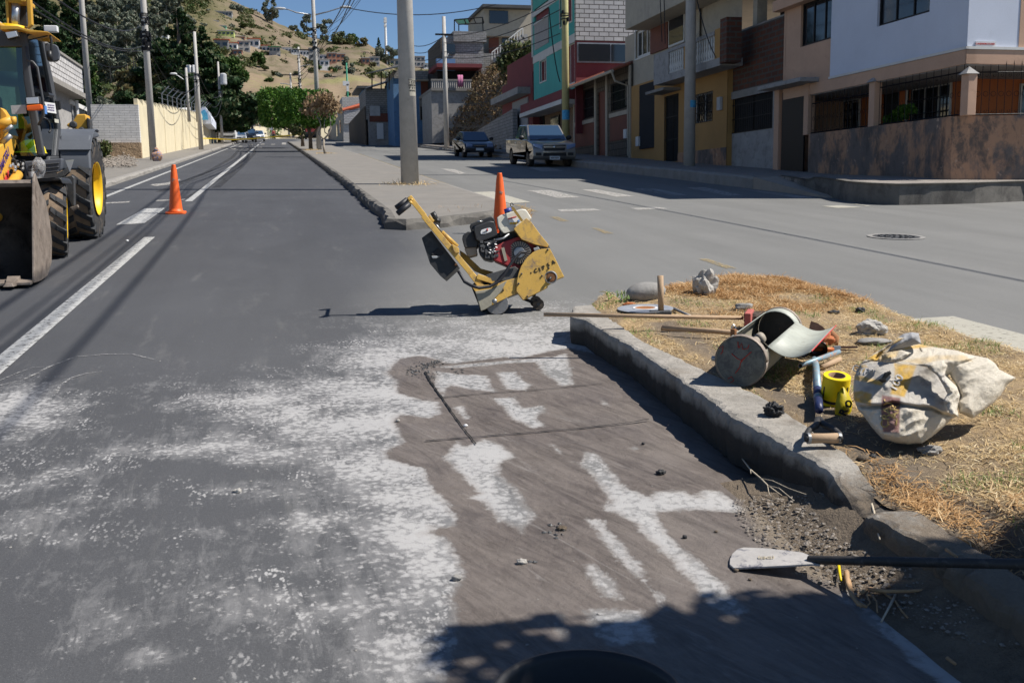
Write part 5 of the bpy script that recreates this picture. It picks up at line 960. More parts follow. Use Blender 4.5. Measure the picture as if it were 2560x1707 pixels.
top_ = [Z3(*p) for p in ((745,590),(820,520),(1000,415),(1120,325),(1190,330),(1000,440),(900,530),(960,480),(1150,450),(1250,480),(1150,560),(1000,570),(860,560))]
inflate(top_, SD+.03, .035, 2.0, 'sack_fold', 'sack', t, wrinkle(13, 1.2, 2), .6, sackpaint, (0, -.001))
def onsack(v):
    d = np.array(v)-CAM; z = float(d@_f); px, py = CX+F*float(d@_r)/z, CY-F*float(d@_u)/z; return Vector(V(D3(px, py, sf(px, py)-.004)))
mat('faded_yellow', (.45,.32,.12), .8, .2, 12, .1); mat('faded_white', (.45,.44,.43), .8, .2, 12, .1)
def stext(s, x, y, ux, uy, size, m): c_ = D3(*Z3(x, y), SD); xd = D3(*Z3(x+ux, y+uy), SD)-c_; ud = D3(*Z3(x+uy, y-ux), SD)-c_; text(s, size, c_, xd, ud, m, ob, 'lettering', .0, onsack, bold=.001)
stext('CRAY', 1005, 1075, 15, -100, .048, 'faded_yellow'); stext('LAR', 1080, 1085, 12, -100, .055, 'faded_yellow'); stext('100', 1105, 770, 40, -70, .05, 'faded_white'); stext('GYPSI', 780, 655, 90, 25, .04, 'faded_white'); 
inflate([Z3(*p) for p in ((920,740),(960,720),(985,670),(1040,650),(1055,680),(1000,730),(1010,760),(960,772))], SD-.075, .004, 2, 'print', 'black_ink', t)
# ---------------------------------------------------------------- backhoe loader at the left edge
K1 = lambda x, y: (x/4.02, y/4.02)
K2 = lambda x, y: (x/4.02, 340+y/4.02)
bh = thing('backhoe_loader', 'big yellow backhoe loader with grey cab and muddy chevron tyres parked on the left', 'backhoe loader', (-3.6, 14.0, gz(14.0)))
def py_(pts, Y, th, m, name, par=bh, bev=.01, fn=K1): a = MB(); a.prism([AY(*fn(x, y), Y) for x, y in pts], (0, th, 0)); return a.build(name, m, par, bevel=bev)
def px_(pts, X, th, m, name, par=bh, bev=.01, fn=K1): a = MB(); a.prism([AX(*fn(x, y), X) for x, y in pts], (-th, 0, 0)); return a.build(name, m, par, bevel=bev)
def tyre(cx, cy, r, w, name, rim_r, nl, lean=0, steer=0):
    z0 = gz(cy)+r*.985; c = Vector((cx, cy, z0)); Rm = Matrix.Rotation(steer, 3, 'Z')@Matrix.Rotation(lean, 3, 'Y')
    def tp(q, l, rr_): return c+Rm@Vector((l*w/2, -math.cos(q)*rr_, math.sin(q)*rr_))
    def ring(prof, m, nm, par, n=48):
        a = MB(); k = len(prof); a.add([tp(2*math.pi*j/n, l, rr_) for l, rr_ in prof for j in range(n)], [(i*n+j, i*n+(j+1)%n, (i+1)*n+(j+1)%n, (i+1)*n+j) for i in range(k-1) for j in range(n)]); return a.build(nm, m, par, smooth=True)
    t = ring([(-.9,rim_r),(-.98,r*.80),(-1,r*.88),(-.94,r*.94),(-.6,r*.955),(0,r*.962),(.6,r*.955),(.94,r*.94),(1,r*.88),(.98,r*.80),(.9,rim_r)], 'rubber', name, bh)
    ring([(-.8,r*.958),(0,r*.965),(.8,r*.958)], 'tread_dirt', 'muddy_tread', t)
    a = MB(); dq = 2*math.pi/nl
    for s in (-1, 1):
        for k in range(nl):
            q0 = k*dq+(0 if s > 0 else dq/2); bl = .42*dq
            P = [(.05*s, q0+dq*.62), (.40*s, q0+dq*.35), (.99*s, q0-dq*.05)]
            for (l0, a0), (l1, a1) in zip(P, P[1:]):
                lo = [tp(a0-bl/2, l0, r*.94), tp(a1-bl*.62, l1, r*.925), tp(a1+bl*.62, l1, r*.925), tp(a0+bl/2, l0, r*.94)]; hi = [tp(a0-bl*.4, l0, r), tp(a1-bl*.5, l1, r*.985), tp(a1+bl*.5, l1, r*.985), tp(a0+bl*.4, l0, r)]
                a.hexa(lo+hi)
            a.hexa([tp(q0-dq*.05-bl*.5, .97*s, r*.93), tp(q0-dq*.05+bl*.5, .97*s, r*.93), tp(q0-dq*.05+bl*.4, 1.01*s, r*.84), tp(q0-dq*.05-bl*.4, 1.01*s, r*.84), tp(q0-dq*.05-bl*.5, .99*s, r*.985), tp(q0-dq*.05+bl*.5, .99*s, r*.985), tp(q0-dq*.05+bl*.4, 1.03*s, r*.86), tp(q0-dq*.05-bl*.4, 1.03*s, r*.86)])
    a.build('lugs', 'lug', t)
    ri = ring([(1.0,rim_r*1.02),(.99,rim_r*.97),(.80,rim_r*.92),(.45,rim_r*.80),(.25,rim_r*.5),(.35,rim_r*.3),(.35,.001)], 'rim_yellow', 'rim', t)
    ring([(.9,rim_r*1.0),(-.9,rim_r*1.0)], 'rim_yellow', 'rim_barrel', t)
    a = MB()
    for k in range(8): q = k*math.pi/4; p = tp(q, .37, rim_r*.38); a.lathe([(.016,0),(.016,.03),(.001,.03)], p, (1,0,0), 6)
    a.build('wheel_nuts', 'dark_metal', ri)
tyre(-2.73, 13.28, .485, .36, 'front_wheel', .25, 17, .05, .17); tyre(-2.76, 15.52, .72, .46, 'rear_wheel', .37, 19, .03); tyre(-4.55, 13.28, .485, .36, 'front_wheel', .25, 17, .0); tyre(-4.52, 15.52, .72, .46, 'rear_wheel', .37, 19, .0)
# bucket
zb = lambda y, h: gz(y)*0+gz(11.1)+h
prof = [(10.72,.03),(11.0,.02),(11.3,.05),(11.52,.17),(11.62,.38),(11.60,.62),(11.48,.82),(11.28,.95),(11.10,1.0)]
a = MB(); k = len(prof); a.add([(x, y, zb(y, h)) for x in (-2.42, -4.85) for y, h in prof], [(i, i+1, k+i+1, k+i) for i in range(k-1)]); bk = a.build('bucket', 'bucket_steel', bh, smooth=True, solid=.03)
for x in (-2.40, -4.86): a = MB(); a.prism([(x, y, zb(y, h)) for y, h in [(10.70,.02)]+prof[1:-1]+[(11.2,1.02),(11.12,1.10),(11.05,1.04),(10.93,.75),(10.80,.35)]], (-.022,0,0)); a.build('side_plate', 'bucket_edge', bk, bevel=.004)
a = MB(); a.hexa([(-2.42,10.62,zb(0,.005)),(-4.85,10.62,zb(0,.005)),(-4.85,10.80,zb(0,.02)),(-2.42,10.80,zb(0,.02)),(-2.42,10.62,zb(0,.03)),(-4.85,10.62,zb(0,.03)),(-4.85,10.80,zb(0,.055)),(-2.42,10.80,zb(0,.055))]); a.build('cutting_edge', 'bucket_edge', bk, bevel=.003)
a = MB(); a.tube([(-2.42,11.08,zb(0,1.0)),(-4.85,11.08,zb(0,1.0))], .035, 4); a.build('top_lip', 'bucket_edge', bk)
for x in (-2.60, -3.0, -3.4, -3.8, -4.2, -4.6): a = MB(); a.hexa([(x-.05,10.52,zb(0,.0)),(x+.05,10.52,zb(0,.0)),(x+.06,10.78,zb(0,-.0)),(x-.06,10.78,zb(0,-.0)),(x-.03,10.54,zb(0,.03)),(x+.03,10.54,zb(0,.03)),(x+.06,10.76,zb(0,.09)),(x-.06,10.76,zb(0,.09))]); a.build('tooth', 'bucket_edge', bk, bevel=.004)
# loader arm, ram, lettering
px_([(-260,320),(0,105),(60,60),(130,18),(160,40),(168,85),(150,140),(118,270),(85,400),(45,600),(0,640),(-200,700)], -2.98, .13, 'mach_yellow', 'loader_arm', bev=.012, fn=K2)
a = MB(); a.prism([AX(*K2(x, y), -2.98)-np.array([1.25,0,0]) for x, y in ((-260,320),(0,105),(130,18),(168,85),(150,140),(45,600),(-200,700))], (-.13,0,0)); a.build('loader_arm', 'mach_yellow', bh, bevel=.012)
px_([(8,540),(88,340),(95,400),(60,560),(40,600),(8,590)], -2.97, .008, 'decal_red', 'stripe', fn=K2, bev=0)
xd = AX(*K2(100,150), -2.97)-AX(*K2(0,370), -2.97); ud = AX(*K2(-40,200), -2.97)-AX(*K2(40,260), -2.97); text('KOMATSU', .135, AX(*K2(35,270), -2.965), xd, (ud[0], ud[1], ud[2]), 'decal_purple', bh, bold=.003, sx=1)
a = MB(); a.tube([AX(*K2(-30,820), -2.9), AX(*K2(60,560), -2.9), AX(*K2(180,390), -2.9)], [.05,.055,.055], 14); a.build('lift_ram', 'mach_yellow', bh, smooth=True)
a = MB(); R = random.Random(7)
for k in range(16): x, y = R.uniform(95,215), R.uniform(200,390); p = AX(*K2(x, y), -2.95+R.uniform(-.1,.05)); q = p+np.array([R.uniform(-.1,.1), R.uniform(-.1,.2), R.uniform(-.15,.15)]); a.tube([p, (p+q)/2+np.array([0,0,-.03]), q], .011, 6)
a.build('hydraulic_hoses', 'grip_black', bh, smooth=True)
for k in range(8): x, y = R.uniform(100,230), R.uniform(290,370); p = AX(*K2(x, y), -2.9); a = MB(); a.tube([p, p+np.array([0, .04, .03])], .018, 8); a.build('hose_fitting', 'silver', bh)
py_([(0,1080),(30,1100),(70,1160),(75,1230),(30,1400),(0,1420)], 12.5, .15, 'mach_yellow', 'tilt_link'); a = MB(); a.tube([AY(*K1(-60,1270), 12.45), AY(*K1(120,1210), 12.45)], .05, 14); a.tube([AY(*K1(115,1212), 12.45), AY(*K1(160,1215), 12.45)], .045, 12); a.build('tilt_ram', 'mach_yellow', bh, smooth=True); a = MB(); a.tube([AY(*K1(40,1330), 12.4), AY(*K1(125,1265), 12.4)], .022, 10); a.tube([AY(*K1(20,1440), 12.4), AY(*K1(110,1360), 12.4)], .03, 10); a.build('ram_rod', 'steel_grey', bh, smooth=True)
# cab
CXR, CYF, CYB = -2.9, 12.95, 14.75; zc = lambda h: gz(14)+h
py_([(0,255),(180,263),(240,285),(300,302),(400,312),(485,322),(488,332),(300,330),(200,300),(0,300)], 12.75, .7, 'mach_yellow', 'cab_roof', bev=.02)
a = MB(); a.bb(-4.45,-3.2,12.8,14.6,zc(2.72),zc(2.80)); a.build('cab_roof', 'mach_yellow', bh, bevel=.03)
for nm, pl in (('pillar', [(215,400),(262,400),(300,700),(345,1000),(450,1568),(360,1568),(290,1150),(240,800)]),): px_(pl, CXR, .07, 'cab_grey', nm, bev=.015)
px_([(425,400),(450,420),(540,820),(600,1180),(615,1300),(600,1568),(560,1568),(585,1300),(560,1100),(500,800)], CXR, .06, 'cab_grey', 'pillar', bev=.012)
px_([(355,0),(500,0),(450,0),(625,0),(610,205),(505,215)], CXR, .001, 'cab_glass', 'door_glass', fn=K2, bev=0) if 0 else None
px_([(275,335),(420,345),(450,450),(545,850),(610,1250),(605,1568),(450,1568),(345,1000),(295,600)], CXR-.03, .008, 'cab_glass', 'side_glass', bev=0)
px_([(505,205),(608,200),(612,228),(500,240)], CXR, .05, 'cab_grey', 'door_sill', bev=.008, fn=K2)
px_([(325,330),(385,345),(430,520),(480,720),(520,960),(440,930),(390,620)], CXR-.045, .004, 'glass_blue', 'tinted_glass', bev=0)
py_([(-520,430),(215,430),(240,800),(290,1150),(355,1500),(365,1568),(-520,1568)], CYF+.02, .008, 'cab_glass', 'windscreen', bev=0)
py_([(-520,300),(215,300),(225,470),(-520,470)], CYF-.04, .06, 'cab_grey', 'sun_visor'); py_([(205,330),(262,330),(300,700),(345,1000),(450,1568),(370,1568),(280,1100),(232,800)], CYF-.05, .07, 'cab_grey', 'corner_post', bev=.02)
a = MB(); a.tube([AY(*K1(262,470), CYF-.1), AY(*K1(270,600), CYF-.1), AY(*K1(330,625), CYF-.12), AY(*K1(375,680), CYF-.12), AY(*K1(430,1000), CYF-.12), AY(*K1(440,1160), CYF-.12), AY(*K1(385,1260), CYF-.1)], .014, 8); a.build('grab_rail', 'cab_grey', bh, smooth=True)
a = MB(); a.bb(-4.35,CXR-.02,CYF+.0,CYB,zc(.75),zc(1.12)); a.build('cab_floor', 'black_paint', bh, bevel=.02); a = MB(); a.bb(-4.33,-4.28,CYF,CYB,zc(1.1),zc(2.72)); a.bb(-4.33,-2.96,CYB-.05,CYB,zc(1.1),zc(1.55)); a.build('cab_frame', 'cab_grey', bh)
a = MB(); a.bb(-3.95,-3.45,14.0,14.5,zc(1.25),zc(1.42)); a.hexa([(-3.95,14.42,zc(1.42)),(-3.45,14.42,zc(1.42)),(-3.45,14.54,zc(1.42)),(-3.95,14.54,zc(1.42)),(-3.92,14.52,zc(2.0)),(-3.48,14.52,zc(2.0)),(-3.48,14.6,zc(2.0)),(-3.92,14.6,zc(2.0))]); a.build('seat', 'handle_navy', bh, bevel=.04)
a = MB(); a.tube([(-3.7,13.35,zc(1.1)),(-3.7,13.45,zc(1.62))], .05, 10); a.build('steering_column', 'black_paint', bh); a = MB(); a.tube([(-3.7+.19*math.cos(q), 13.48+.08*math.sin(q), zc(1.68)+.12*math.sin(q)) for q in np.linspace(0, 6.283, 20)], .014, 6); a.build('steering_wheel', 'black_plastic', bh, smooth=True)
# lamps, mirror, stickers
def lamp(pts, Y, m, nm='headlamp'): o = py_(pts, Y, .10, 'black_plastic', nm, bev=.015); cx = sum(p[0] for p in pts)/len(pts); cy = sum(p[1] for p in pts)/len(pts); py_([(cx+(x-cx)*.84, cy+(y-cy)*.78) for x, y in pts], Y-.012, .02, m, 'lens', o, bev=.004); return o
lamp([(40,325),(165,305),(190,370),(70,402)], 12.7, 'lamp_glass'); lamp([(248,978),(392,968),(402,1050),(258,1058)], 12.72, 'lamp_glass'); o = py_([(262,1062),(412,1048),(418,1095),(395,1108),(270,1112)], 12.7, .09, 'amber', 'indicator'); py_([(108,1062),(255,1055),(268,1142),(120,1150)], 12.78, .01, 'plate_grey' if 0 else 'transformer', 'front_plate', bev=0)
py_([(450,440),(470,432),(555,450),(580,470),(600,545),(592,600),(565,620),(490,622),(470,600),(455,520)], 13.0, .05, 'fender', 'mirror', bev=.02)
a = MB(); a.tube([AY(*K1(x, y), 12.95) for x, y in ((272,440),(268,370),(290,345),(460,328),(500,350),(515,400),(518,490),(510,560))], .014, 8); a.tube([AY(*K1(290,405), 12.95), AY(*K1(480,362), 12.95)], .008, 6); a.tube([AY(*K1(495,515), 12.93), AY(*K1(505,610), 12.93)], .03, 8); a.build('mirror_arm', 'black_plastic', bh, smooth=True)
py_([(425,345),(500,350),(495,420),(425,415)], 13.2, .05, 'mach_yellow', 'roof_underside'); 
st_ = px_([(446,1026),(555,1040),(568,1145),(478,1130)], CXR+.004, .004, 'sign_white', 'sticker', bev=0); px_([(446,1060),(470,1070),(474,1150),(450,1145)], CXR+.008, .003, 'sign_blue', 'sticker_logo', st_, bev=0); R = random.Random(1)
a = MB()
for r_ in range(3):
    for k in range(7):
        x = 480+k*10; y = 1050+r_*24+(x-480)*.12; a.prism([AX(*K1(x+i, y+j), CXR+.008) for i, j in ((0,0),(6,1),(6,14),(R.choice([0,3]),13))], (-.002,0,0))
a.build('sticker_lettering', 'decal_purple', st_)
px_([(548,1195),(590,1205),(592,1240),(552,1232)], CXR+.004, .004, 'tank_white', 'sticker', bev=0)
a = MB(); a.tube([AX(*K1(x, y), CXR+.03) for x, y in ((445,1190),(475,1200),(500,1250),(510,1310),(495,1330))], .014, 6); a.build('door_handle', 'black_plastic', bh, smooth=True); a = MB(); a.tube([AX(*K1(470,950), CXR+.03), AX(*K1(520,965), CXR+.03)], .03, 8); a.build('hinge', 'black_plastic', bh); a = MB(); a.tube([AX(*K1(575,1010), CXR+.03), AX(*K1(590,1100), CXR+.03)], .035, 8); a.build('hinge', 'black_plastic', bh)
a = MB(); p = AY(*K1(515,296), 14.2); a.box(p, (.16,.1,.08)); o = a.build('work_lamp', 'sign_white', bh, bevel=.01)
# steps, fenders, chassis
for k, (y0, y1) in enumerate(((258,300),(308,345),(350,400))): pass
pn = py_([(240,258),(622,226),(616,320),(585,358),(265,405)], 12.85, .12, 'fender', 'step_panel', fn=K2, bev=.015)
for y0 in (292, 332, 372): py_([(285,y0+4),(590,y0-24),(592,y0-14),(288,y0+14)], 12.825, .03, 'cab_grey', 'rib', pn, fn=K2, bev=.006)
px_([(610,1275),(740,1283),(800,1310),(845,1360),(862,1395),(830,1380),(805,1400),(798,1450),(790,1500),(785,1600),(780,1800),(625,1800),(605,1600)], -2.62, .5, 'fender', 'rear_fender', bev=.02) if 0 else None
a = MB(); n = 14; cz = gz(15.52)+.71; o = []
for i in range(n+1):
    q = math.radians(38+i*(100-38)/n)
    for x, r_ in ((-2.50,.80),(-3.05,.80),(-3.05,.83),(-2.48,.83)): o.append((x, 15.52-math.cos(q)*r_*(1.0), cz+math.sin(q)*r_))
a.add(o, [(4*i+k, 4*i+(k+1)%4, 4*i+4+(k+1)%4, 4*i+4+k) for i in range(n) for k in range(4)]+[(0,1,2,3),(4*n,4*n+1,4*n+2,4*n+3)]); a.build('rear_fender', 'fender', bh, bevel=.01)
a = MB(); a.prism([(-3.0, 14.72, zc(.55)),(-3.0,14.78,zc(1.35)),(-3.0,15.1,zc(1.62)),(-3.0,15.9,zc(1.62)),(-3.0,16.2,zc(1.3)),(-3.0,16.2,zc(.8)),(-3.0,15.0,zc(.8))], (-1.25,0,0)); a.build('rear_body', 'fender', bh, bevel=.03)
a = MB(); a.prism([(-2.50,14.86,zc(1.05)),(-2.50,14.90,zc(1.35)),(-2.50,15.05,zc(1.52)),(-2.50,15.4,zc(1.62)),(-2.50,15.75,zc(1.60)),(-2.50,15.75,zc(1.54)),(-2.50,15.2,zc(1.48)),(-2.50,14.98,zc(1.3)),(-2.50,14.92,zc(1.05))], (-.40,0,0)); a.build('fender_front', 'fender', bh, bevel=.05)
py_([(655,246),(742,238),(702,365)], 14.4, .01, 'lamp_glass', 'reflector', fn=K2, bev=0)
py_([(150,450),(300,432),(585,415),(615,430),(640,480),(620,482),(600,450),(300,470),(170,490)], 12.9, .55, 'black_plastic', 'front_fender', fn=K2, bev=.012); py_([(600,420),(720,398),(745,420),(748,700),(720,705),(640,520)], 13.6, .10, 'dark_metal', 'fuel_tank', fn=K2, bev=.01); py_([(160,480),(380,465),(380,600),(170,600)], 13.5, .1, 'cab_grey', 'grille_side', fn=K2)
a = MB(); a.bb(-4.2,-3.0,12.0,16.6,zc(.45),zc(.95)); a.build('chassis', 'black_paint', bh, bevel=.03); a = MB(); a.bb(-4.1,-3.15,11.75,13.0,zc(.85),zc(1.45)); a.build('engine_hood', 'mach_yellow', bh, bevel=.05)
py_([(690,760),(870,700),(880,1000),(720,1060)], 15.9, .2, 'black_paint', 'axle_guard', fn=K2); a = MB(); a.tube([(-4.4,13.28,gz(13.28)+.48),(-2.8,13.28,gz(13.28)+.48)], .09, 10); a.tube([(-4.4,15.52,gz(15.5)+.7),(-2.8,15.52,gz(15.5)+.7)], .13, 10); a.build('axle', 'black_paint', bh)
py_([(700,720),(780,690),(790,720),(730,760)], 14.2, .06, 'bucket_edge', 'step_bracket', fn=K2)
# rear digging boom standing behind the cab
for x0, x1, x2, x3 in ((38,82,85,62), (252,300,322,262)): py_([(x0,-160),(x1,-160),(x2,250),(x3 if x0 < 100 else 270,290),(x0+28,240)], 17.2, .5 if x0 < 100 else .12, 'mach_yellow', 'boom')
py_([(60,-20),(260,-20),(262,20),(60,20)], 17.2, .6, 'mach_yellow', 'boom_cap'); py_([(70,20),(262,20),(275,260),(85,250)], 17.55, .1, 'dark_metal', 'boom_back'); a = MB(); a.tube([AY(*K1(160,10), 17.25), AY(*K1(148,300), 17.25)], .062, 14); a.build('boom_ram', 'silver', bh, smooth=True); a = MB(); a.tube([AY(*K1(158,-160), 17.25), AY(*K1(160,40), 17.25)], .10, 14); a.build('boom_ram_body', 'mach_yellow', bh, smooth=True)
a = MB(); a.tube([AY(*K1(140,260), 17.3), AY(*K1(125,760), 17.3)], .19, 16); a.build('boom_ram_body', 'rim_yellow', bh, smooth=True); a = MB(); a.tube([AY(*K1(120,740), 17.0), AY(*K1(125,860), 17.0)], .26, 14); a.build('knuckle', 'dark_metal', bh, smooth=True)
py_([(190,600),(225,640),(250,1000),(280,1380),(195,1390),(150,900),(170,760)], 17.1, .3, 'rim_yellow', 'dipper'); a = MB(); a.tube([AY(*K1(235,720), 16.9), AY(*K1(255,1010), 16.9)], .035, 10); a.build('dipper_rod', 'silver', bh, smooth=True)
stb = py_([(668,1250),(735,1215),(770,1150),(862,1148),(870,1200),(905,1440),(880,1480),(830,1350),(740,1285),(672,1275)], 16.8, .35, 'mach_yellow', 'stabiliser', bev=.03); py_([(868,1180),(905,1200),(920,1440),(895,1450)], 16.75, .2, 'dark_metal', 'stabiliser_foot'); 
for x, y in ((738,1255),(825,1315)): a = MB(); p = AY(*K1(x, y), 16.79); a.lathe([(.055,.02),(.055,-.02),(.035,-.03),(.001,-.03)], p, (0,1,0), 16); a.build('pin', 'dark_metal', stb)
# hard hat and polythene bag lying on it
p = AY(*K2(250,165), 12.99); hh = thing('hard_hat', 'yellow hard hat behind the windscreen of the backhoe loader', 'hard hat', p); a = MB(); a.lathe([(.165,.0),(.162,.02),(.15,.07),(.12,.12),(.07,.155),(.001,.165)], p+np.array([.02,.25,0]), (0,0,1), 28); a.build('shell', 'helmet', hh, smooth=True); a = MB(); a.lathe([(.20,-.005),(.20,.005),(.16,.015)], p+np.array([-.01,.25,0]), (0,0,1), 28); a.build('brim', 'helmet', hh, smooth=True)
p = AY(*K2(395,410), 12.8); a = MB(); a.ico((p[0], p[1], p[2]+.10), (.075,.06,.12), 4, .12, 2.0, 3); tag(a.build('plastic_bag', 'clear_polythene', smooth=True), 'crumpled clear plastic bag standing on the front fender of the backhoe loader', 'plastic bag')
p = AY(*K2(322,412), 12.85); a = MB(); a.lathe([(.035,0),(.04,.06),(.001,.06)], p, (0,0,1), 14); tag(a.build('paper_cup', 'sign_white', smooth=False), 'small white cup beside the plastic bag on the loader fender', 'cup')
# ---------------------------------------------------------------- street, right side
def pX(px, py, X=15.0): p = AX(px, py, X); return p[1], p[2]
def rX(l, t, r, b, X=15.0):                       # (y0, y1, z0, z1) on a facade plane from two photo corners
    yl, zt = pX(l, t, X); yr, zb_ = pX(r, b, X); return yr, yl, zb_, zt
def wallX(X, y0, y1, z0, z1, holes, m, name, par, rev=.15, th=.0):
    ys_ = sorted({y0, y1, *[v for h in holes for v in h[:2]]}); zs_ = sorted({z0, z1, *[v for h in holes for v in h[2:]]}); ys_ = [v for v in ys_ if y0 <= v <= y1]; zs_ = [v for v in zs_ if z0 <= v <= z1]; a = MB()
    for ya, yb in zip(ys_, ys_[1:]):
        for za, zb_ in zip(zs_, zs_[1:]):
            cy, cz = (ya+yb)/2, (za+zb_)/2
            if not any(h[0] < cy < h[1] and h[2] < cz < h[3] for h in holes): a.quad((X, ya, za), (X, yb, za), (X, yb, zb_), (X, ya, zb_))
    for h in holes:
        for p, q in (((h[0],h[2]),(h[1],h[2])),((h[1],h[2]),(h[1],h[3])),((h[1],h[3]),(h[0],h[3])),((h[0],h[3]),(h[0],h[2]))): a.quad((X,*p),(X,*q),(X+rev,*q),(X+rev,*p))
    return a.build(name, m, par)
def winX(h, par, X=15.0, rev=.12, fm='white_trim', fw=.05, bars=None, glass='glass_dark', mull=1, surround=None, name='window', grille=0):
    y0, y1, z0, z1 = h; a = MB()
    for b_ in ((y0,y1,z0,z0+fw),(y0,y1,z1-fw,z1),(y0,y0+fw,z0+fw,z1-fw),(y1-fw,y1,z0+fw,z1-fw)): a.bb(X+rev-.05,X+rev,b_[0],b_[1],b_[2],b_[3])
    for k in range(mull): ym = y0+(y1-y0)*(k+1)/(mull+1); a.bb(X+rev-.045,X+rev,ym-fw*.4,ym+fw*.4,z0+fw,z1-fw)
    w = a.build(name, fm, par); g_ = MB(); g_.bb(X+rev-.02,X+rev-.012,y0+fw,y1-fw,z0+fw,z1-fw); g_.build('pane', glass, w)
    if surround:
        a = MB(); s_ = .07
        for b_ in ((y0-s_,y1+s_,z0-s_,z0),(y0-s_,y1+s_,z1,z1+s_),(y0-s_,y0,z0,z1),(y1,y1+s_,z0,z1)): a.bb(X-.03,X+.02,*b_)
        a.build('surround', surround, w)
    if grille:
        a = MB(); n = int((y1-y0)/.13)
        for k in range(n+1): yy = y0+(y1-y0)*k/n; a.bb(X-.012,X+.004,yy-.009,yy+.009,z0,z1)
        for z_ in (z0, z0+(z1-z0)*.33, z0+(z1-z0)*.67, z1-.02): a.bb(X-.016,X-.012,y0,y1,z_,z_+.025)
        if grille == 2:
            nn = int((y1-y0)/.2)
            for k in range(-nn, nn*2): 
                for s in (1, -1): 
                    p, q = (y0+k*.2, z0), (y0+k*.2+s*(z1-z0)*.6, z1)
                    if s > 0 and p[0] >= y0-.8 and q[0] <= y1+.01 and p[0] >= y0 or s < 0 and q[0] >= y0 and p[0] <= y1: a.tube([(X-.02,*p),(X-.02,*q)], .008, 4)
        a.build('grille', 'iron', w)
    return w
def bx(par, name, m, x0, x1, y0, y1, z0, z1, bev=0): a = MB(); a.bb(x0,x1,y0,y1,z0,z1); return a.build(name, m, par, bevel=bev)
# -- H1 corner house
H1 = thing('corner_house', 'white and peach two storey house on the corner with orange ground floor', 'house', (18, 24, gz(22)))
YC, YA, YP = 20.0, 28.3, 25.73; zB = 4.60
w1 = rX(2003,22,2085,112); w2 = rX(2196,-40,2323,50); w2 = (w2[0], w2[1], pX(2196,67)[1], 7.6); w1 = (w1[0], w1[1], pX(2001,119)[1], pX(2003,12)[1])
wallX(15, YC, YP, zB, 9.5, [w2], 'white_wall', 'upper_wall', H1); wallX(15, YP, YA, zB-.1, 9.5, [w1], 'peach', 'upper_wall', H1)
for w_ in (w1, w2): winX(w_, H1, fm='iron', fw=.06, mull=2, surround=None)
bx(H1, 'belt', 'peach', 14.96, 15.3, YC-.04, YA, zB-.32, zB-.004, .01); bx(H1, 'belt_line', 'white_trim', 14.94, 15.0, YC-.06, YA-2.6, zB-.0, zB+.06)
bx(H1, 'cornice', 'peach', 14.7, 15.0, YP+.02, YA+.3, pX(1960,30)[1], pX(1960,30)[1]+.3, .01)
a = MB(); a.quad((15.0,YC,zB+.06),(26,YC,zB+.06),(26,YC,9.5),(15.0,YC,9.5)); a.build('upper_wall', 'white_wall', H1); bx(H1, 'belt_line', 'white_trim', 14.94, 26, YC-.06, YC-.002, zB-.0, zB+.06); bx(H1, 'belt', 'peach', 14.96, 26, YC-.04, YC-.002, zB-.32, zB-.004, .01); bx(H1, 'peach_stripe', 'peach', AY(2549,60,YC)[0], 26, YC-.012, YC-.002, zB+.06, 9.5)
bx(H1, 'soffit', 'plaster_grey', 15.0, 26, YC, YA, zB-.34, zB-.325)
sg = bx(H1, 'street_name_plate', 'sign_white', AY(2438,105,YC)[0], AY(2488,105,YC)[0], YC-.03, YC-.004, AY(2440,117,YC)[2], AY(2440,104,YC)[2]); sc_ = AY(2463,110.5,YC-.035); text('C.ALEJANDRO FLORES', .048, sc_, (1,0,0), (0,0,1), 'decal_red', H1, 'plate_lettering', .003, bold=.001)
XO = 17.0; YO = 22.4; g1 = rX(2068,252,2146,335,XO); g2 = rX(2272,215,2373,300,XO); dr = rX(2205,226,2245,330,XO); g1 = (g1[0],g1[1],pX(2068,330,XO)[1],pX(2100,258,XO)[1]); g2 = (g2[0],g2[1],pX(2310,318,XO)[1],pX(2320,215,XO)[1]); dr = (dr[0],dr[1],gz(24,.4),pX(2225,228,XO)[1])
wallX(XO, YO, YA, gz(YO,.3), zB-.33, [g1, g2, dr], 'orange_wall', 'ground_floor_wall', H1)
for g in (g1, g2): winX(g, H1, XO, fm='white_trim', surround='white_trim', mull=2, grille=1)
winX(dr, H1, XO, fm='iron', mull=0, name='door', glass='dark_void')
a = MB(); a.quad((XO,YO,gz(YO,.3)),(26,YO,gz(YO,.3)),(26,YO,zB-.33),(XO,YO,zB-.33)); a.build('ground_floor_wall', 'orange_wall', H1); wx = AY(2549,200,YO)[0]; o = bx(H1, 'window', 'white_trim', wx, wx+1.6, YO-.06, YO-.002, 3.2, 4.15); bx(o, 'pane', 'glass_dark', wx+.06, wx+1.5, YO-.07, YO-.062, 3.26, 4.1)
bx(H1, 'side_wall', 'peach', 15.0, 26, YA-.02, YA+.1, gz(YA), 9.5); bx(H1, 'roof_slab', 'concrete', 14.8, 26, YC-.2, YA+.2, 9.5, 9.7)
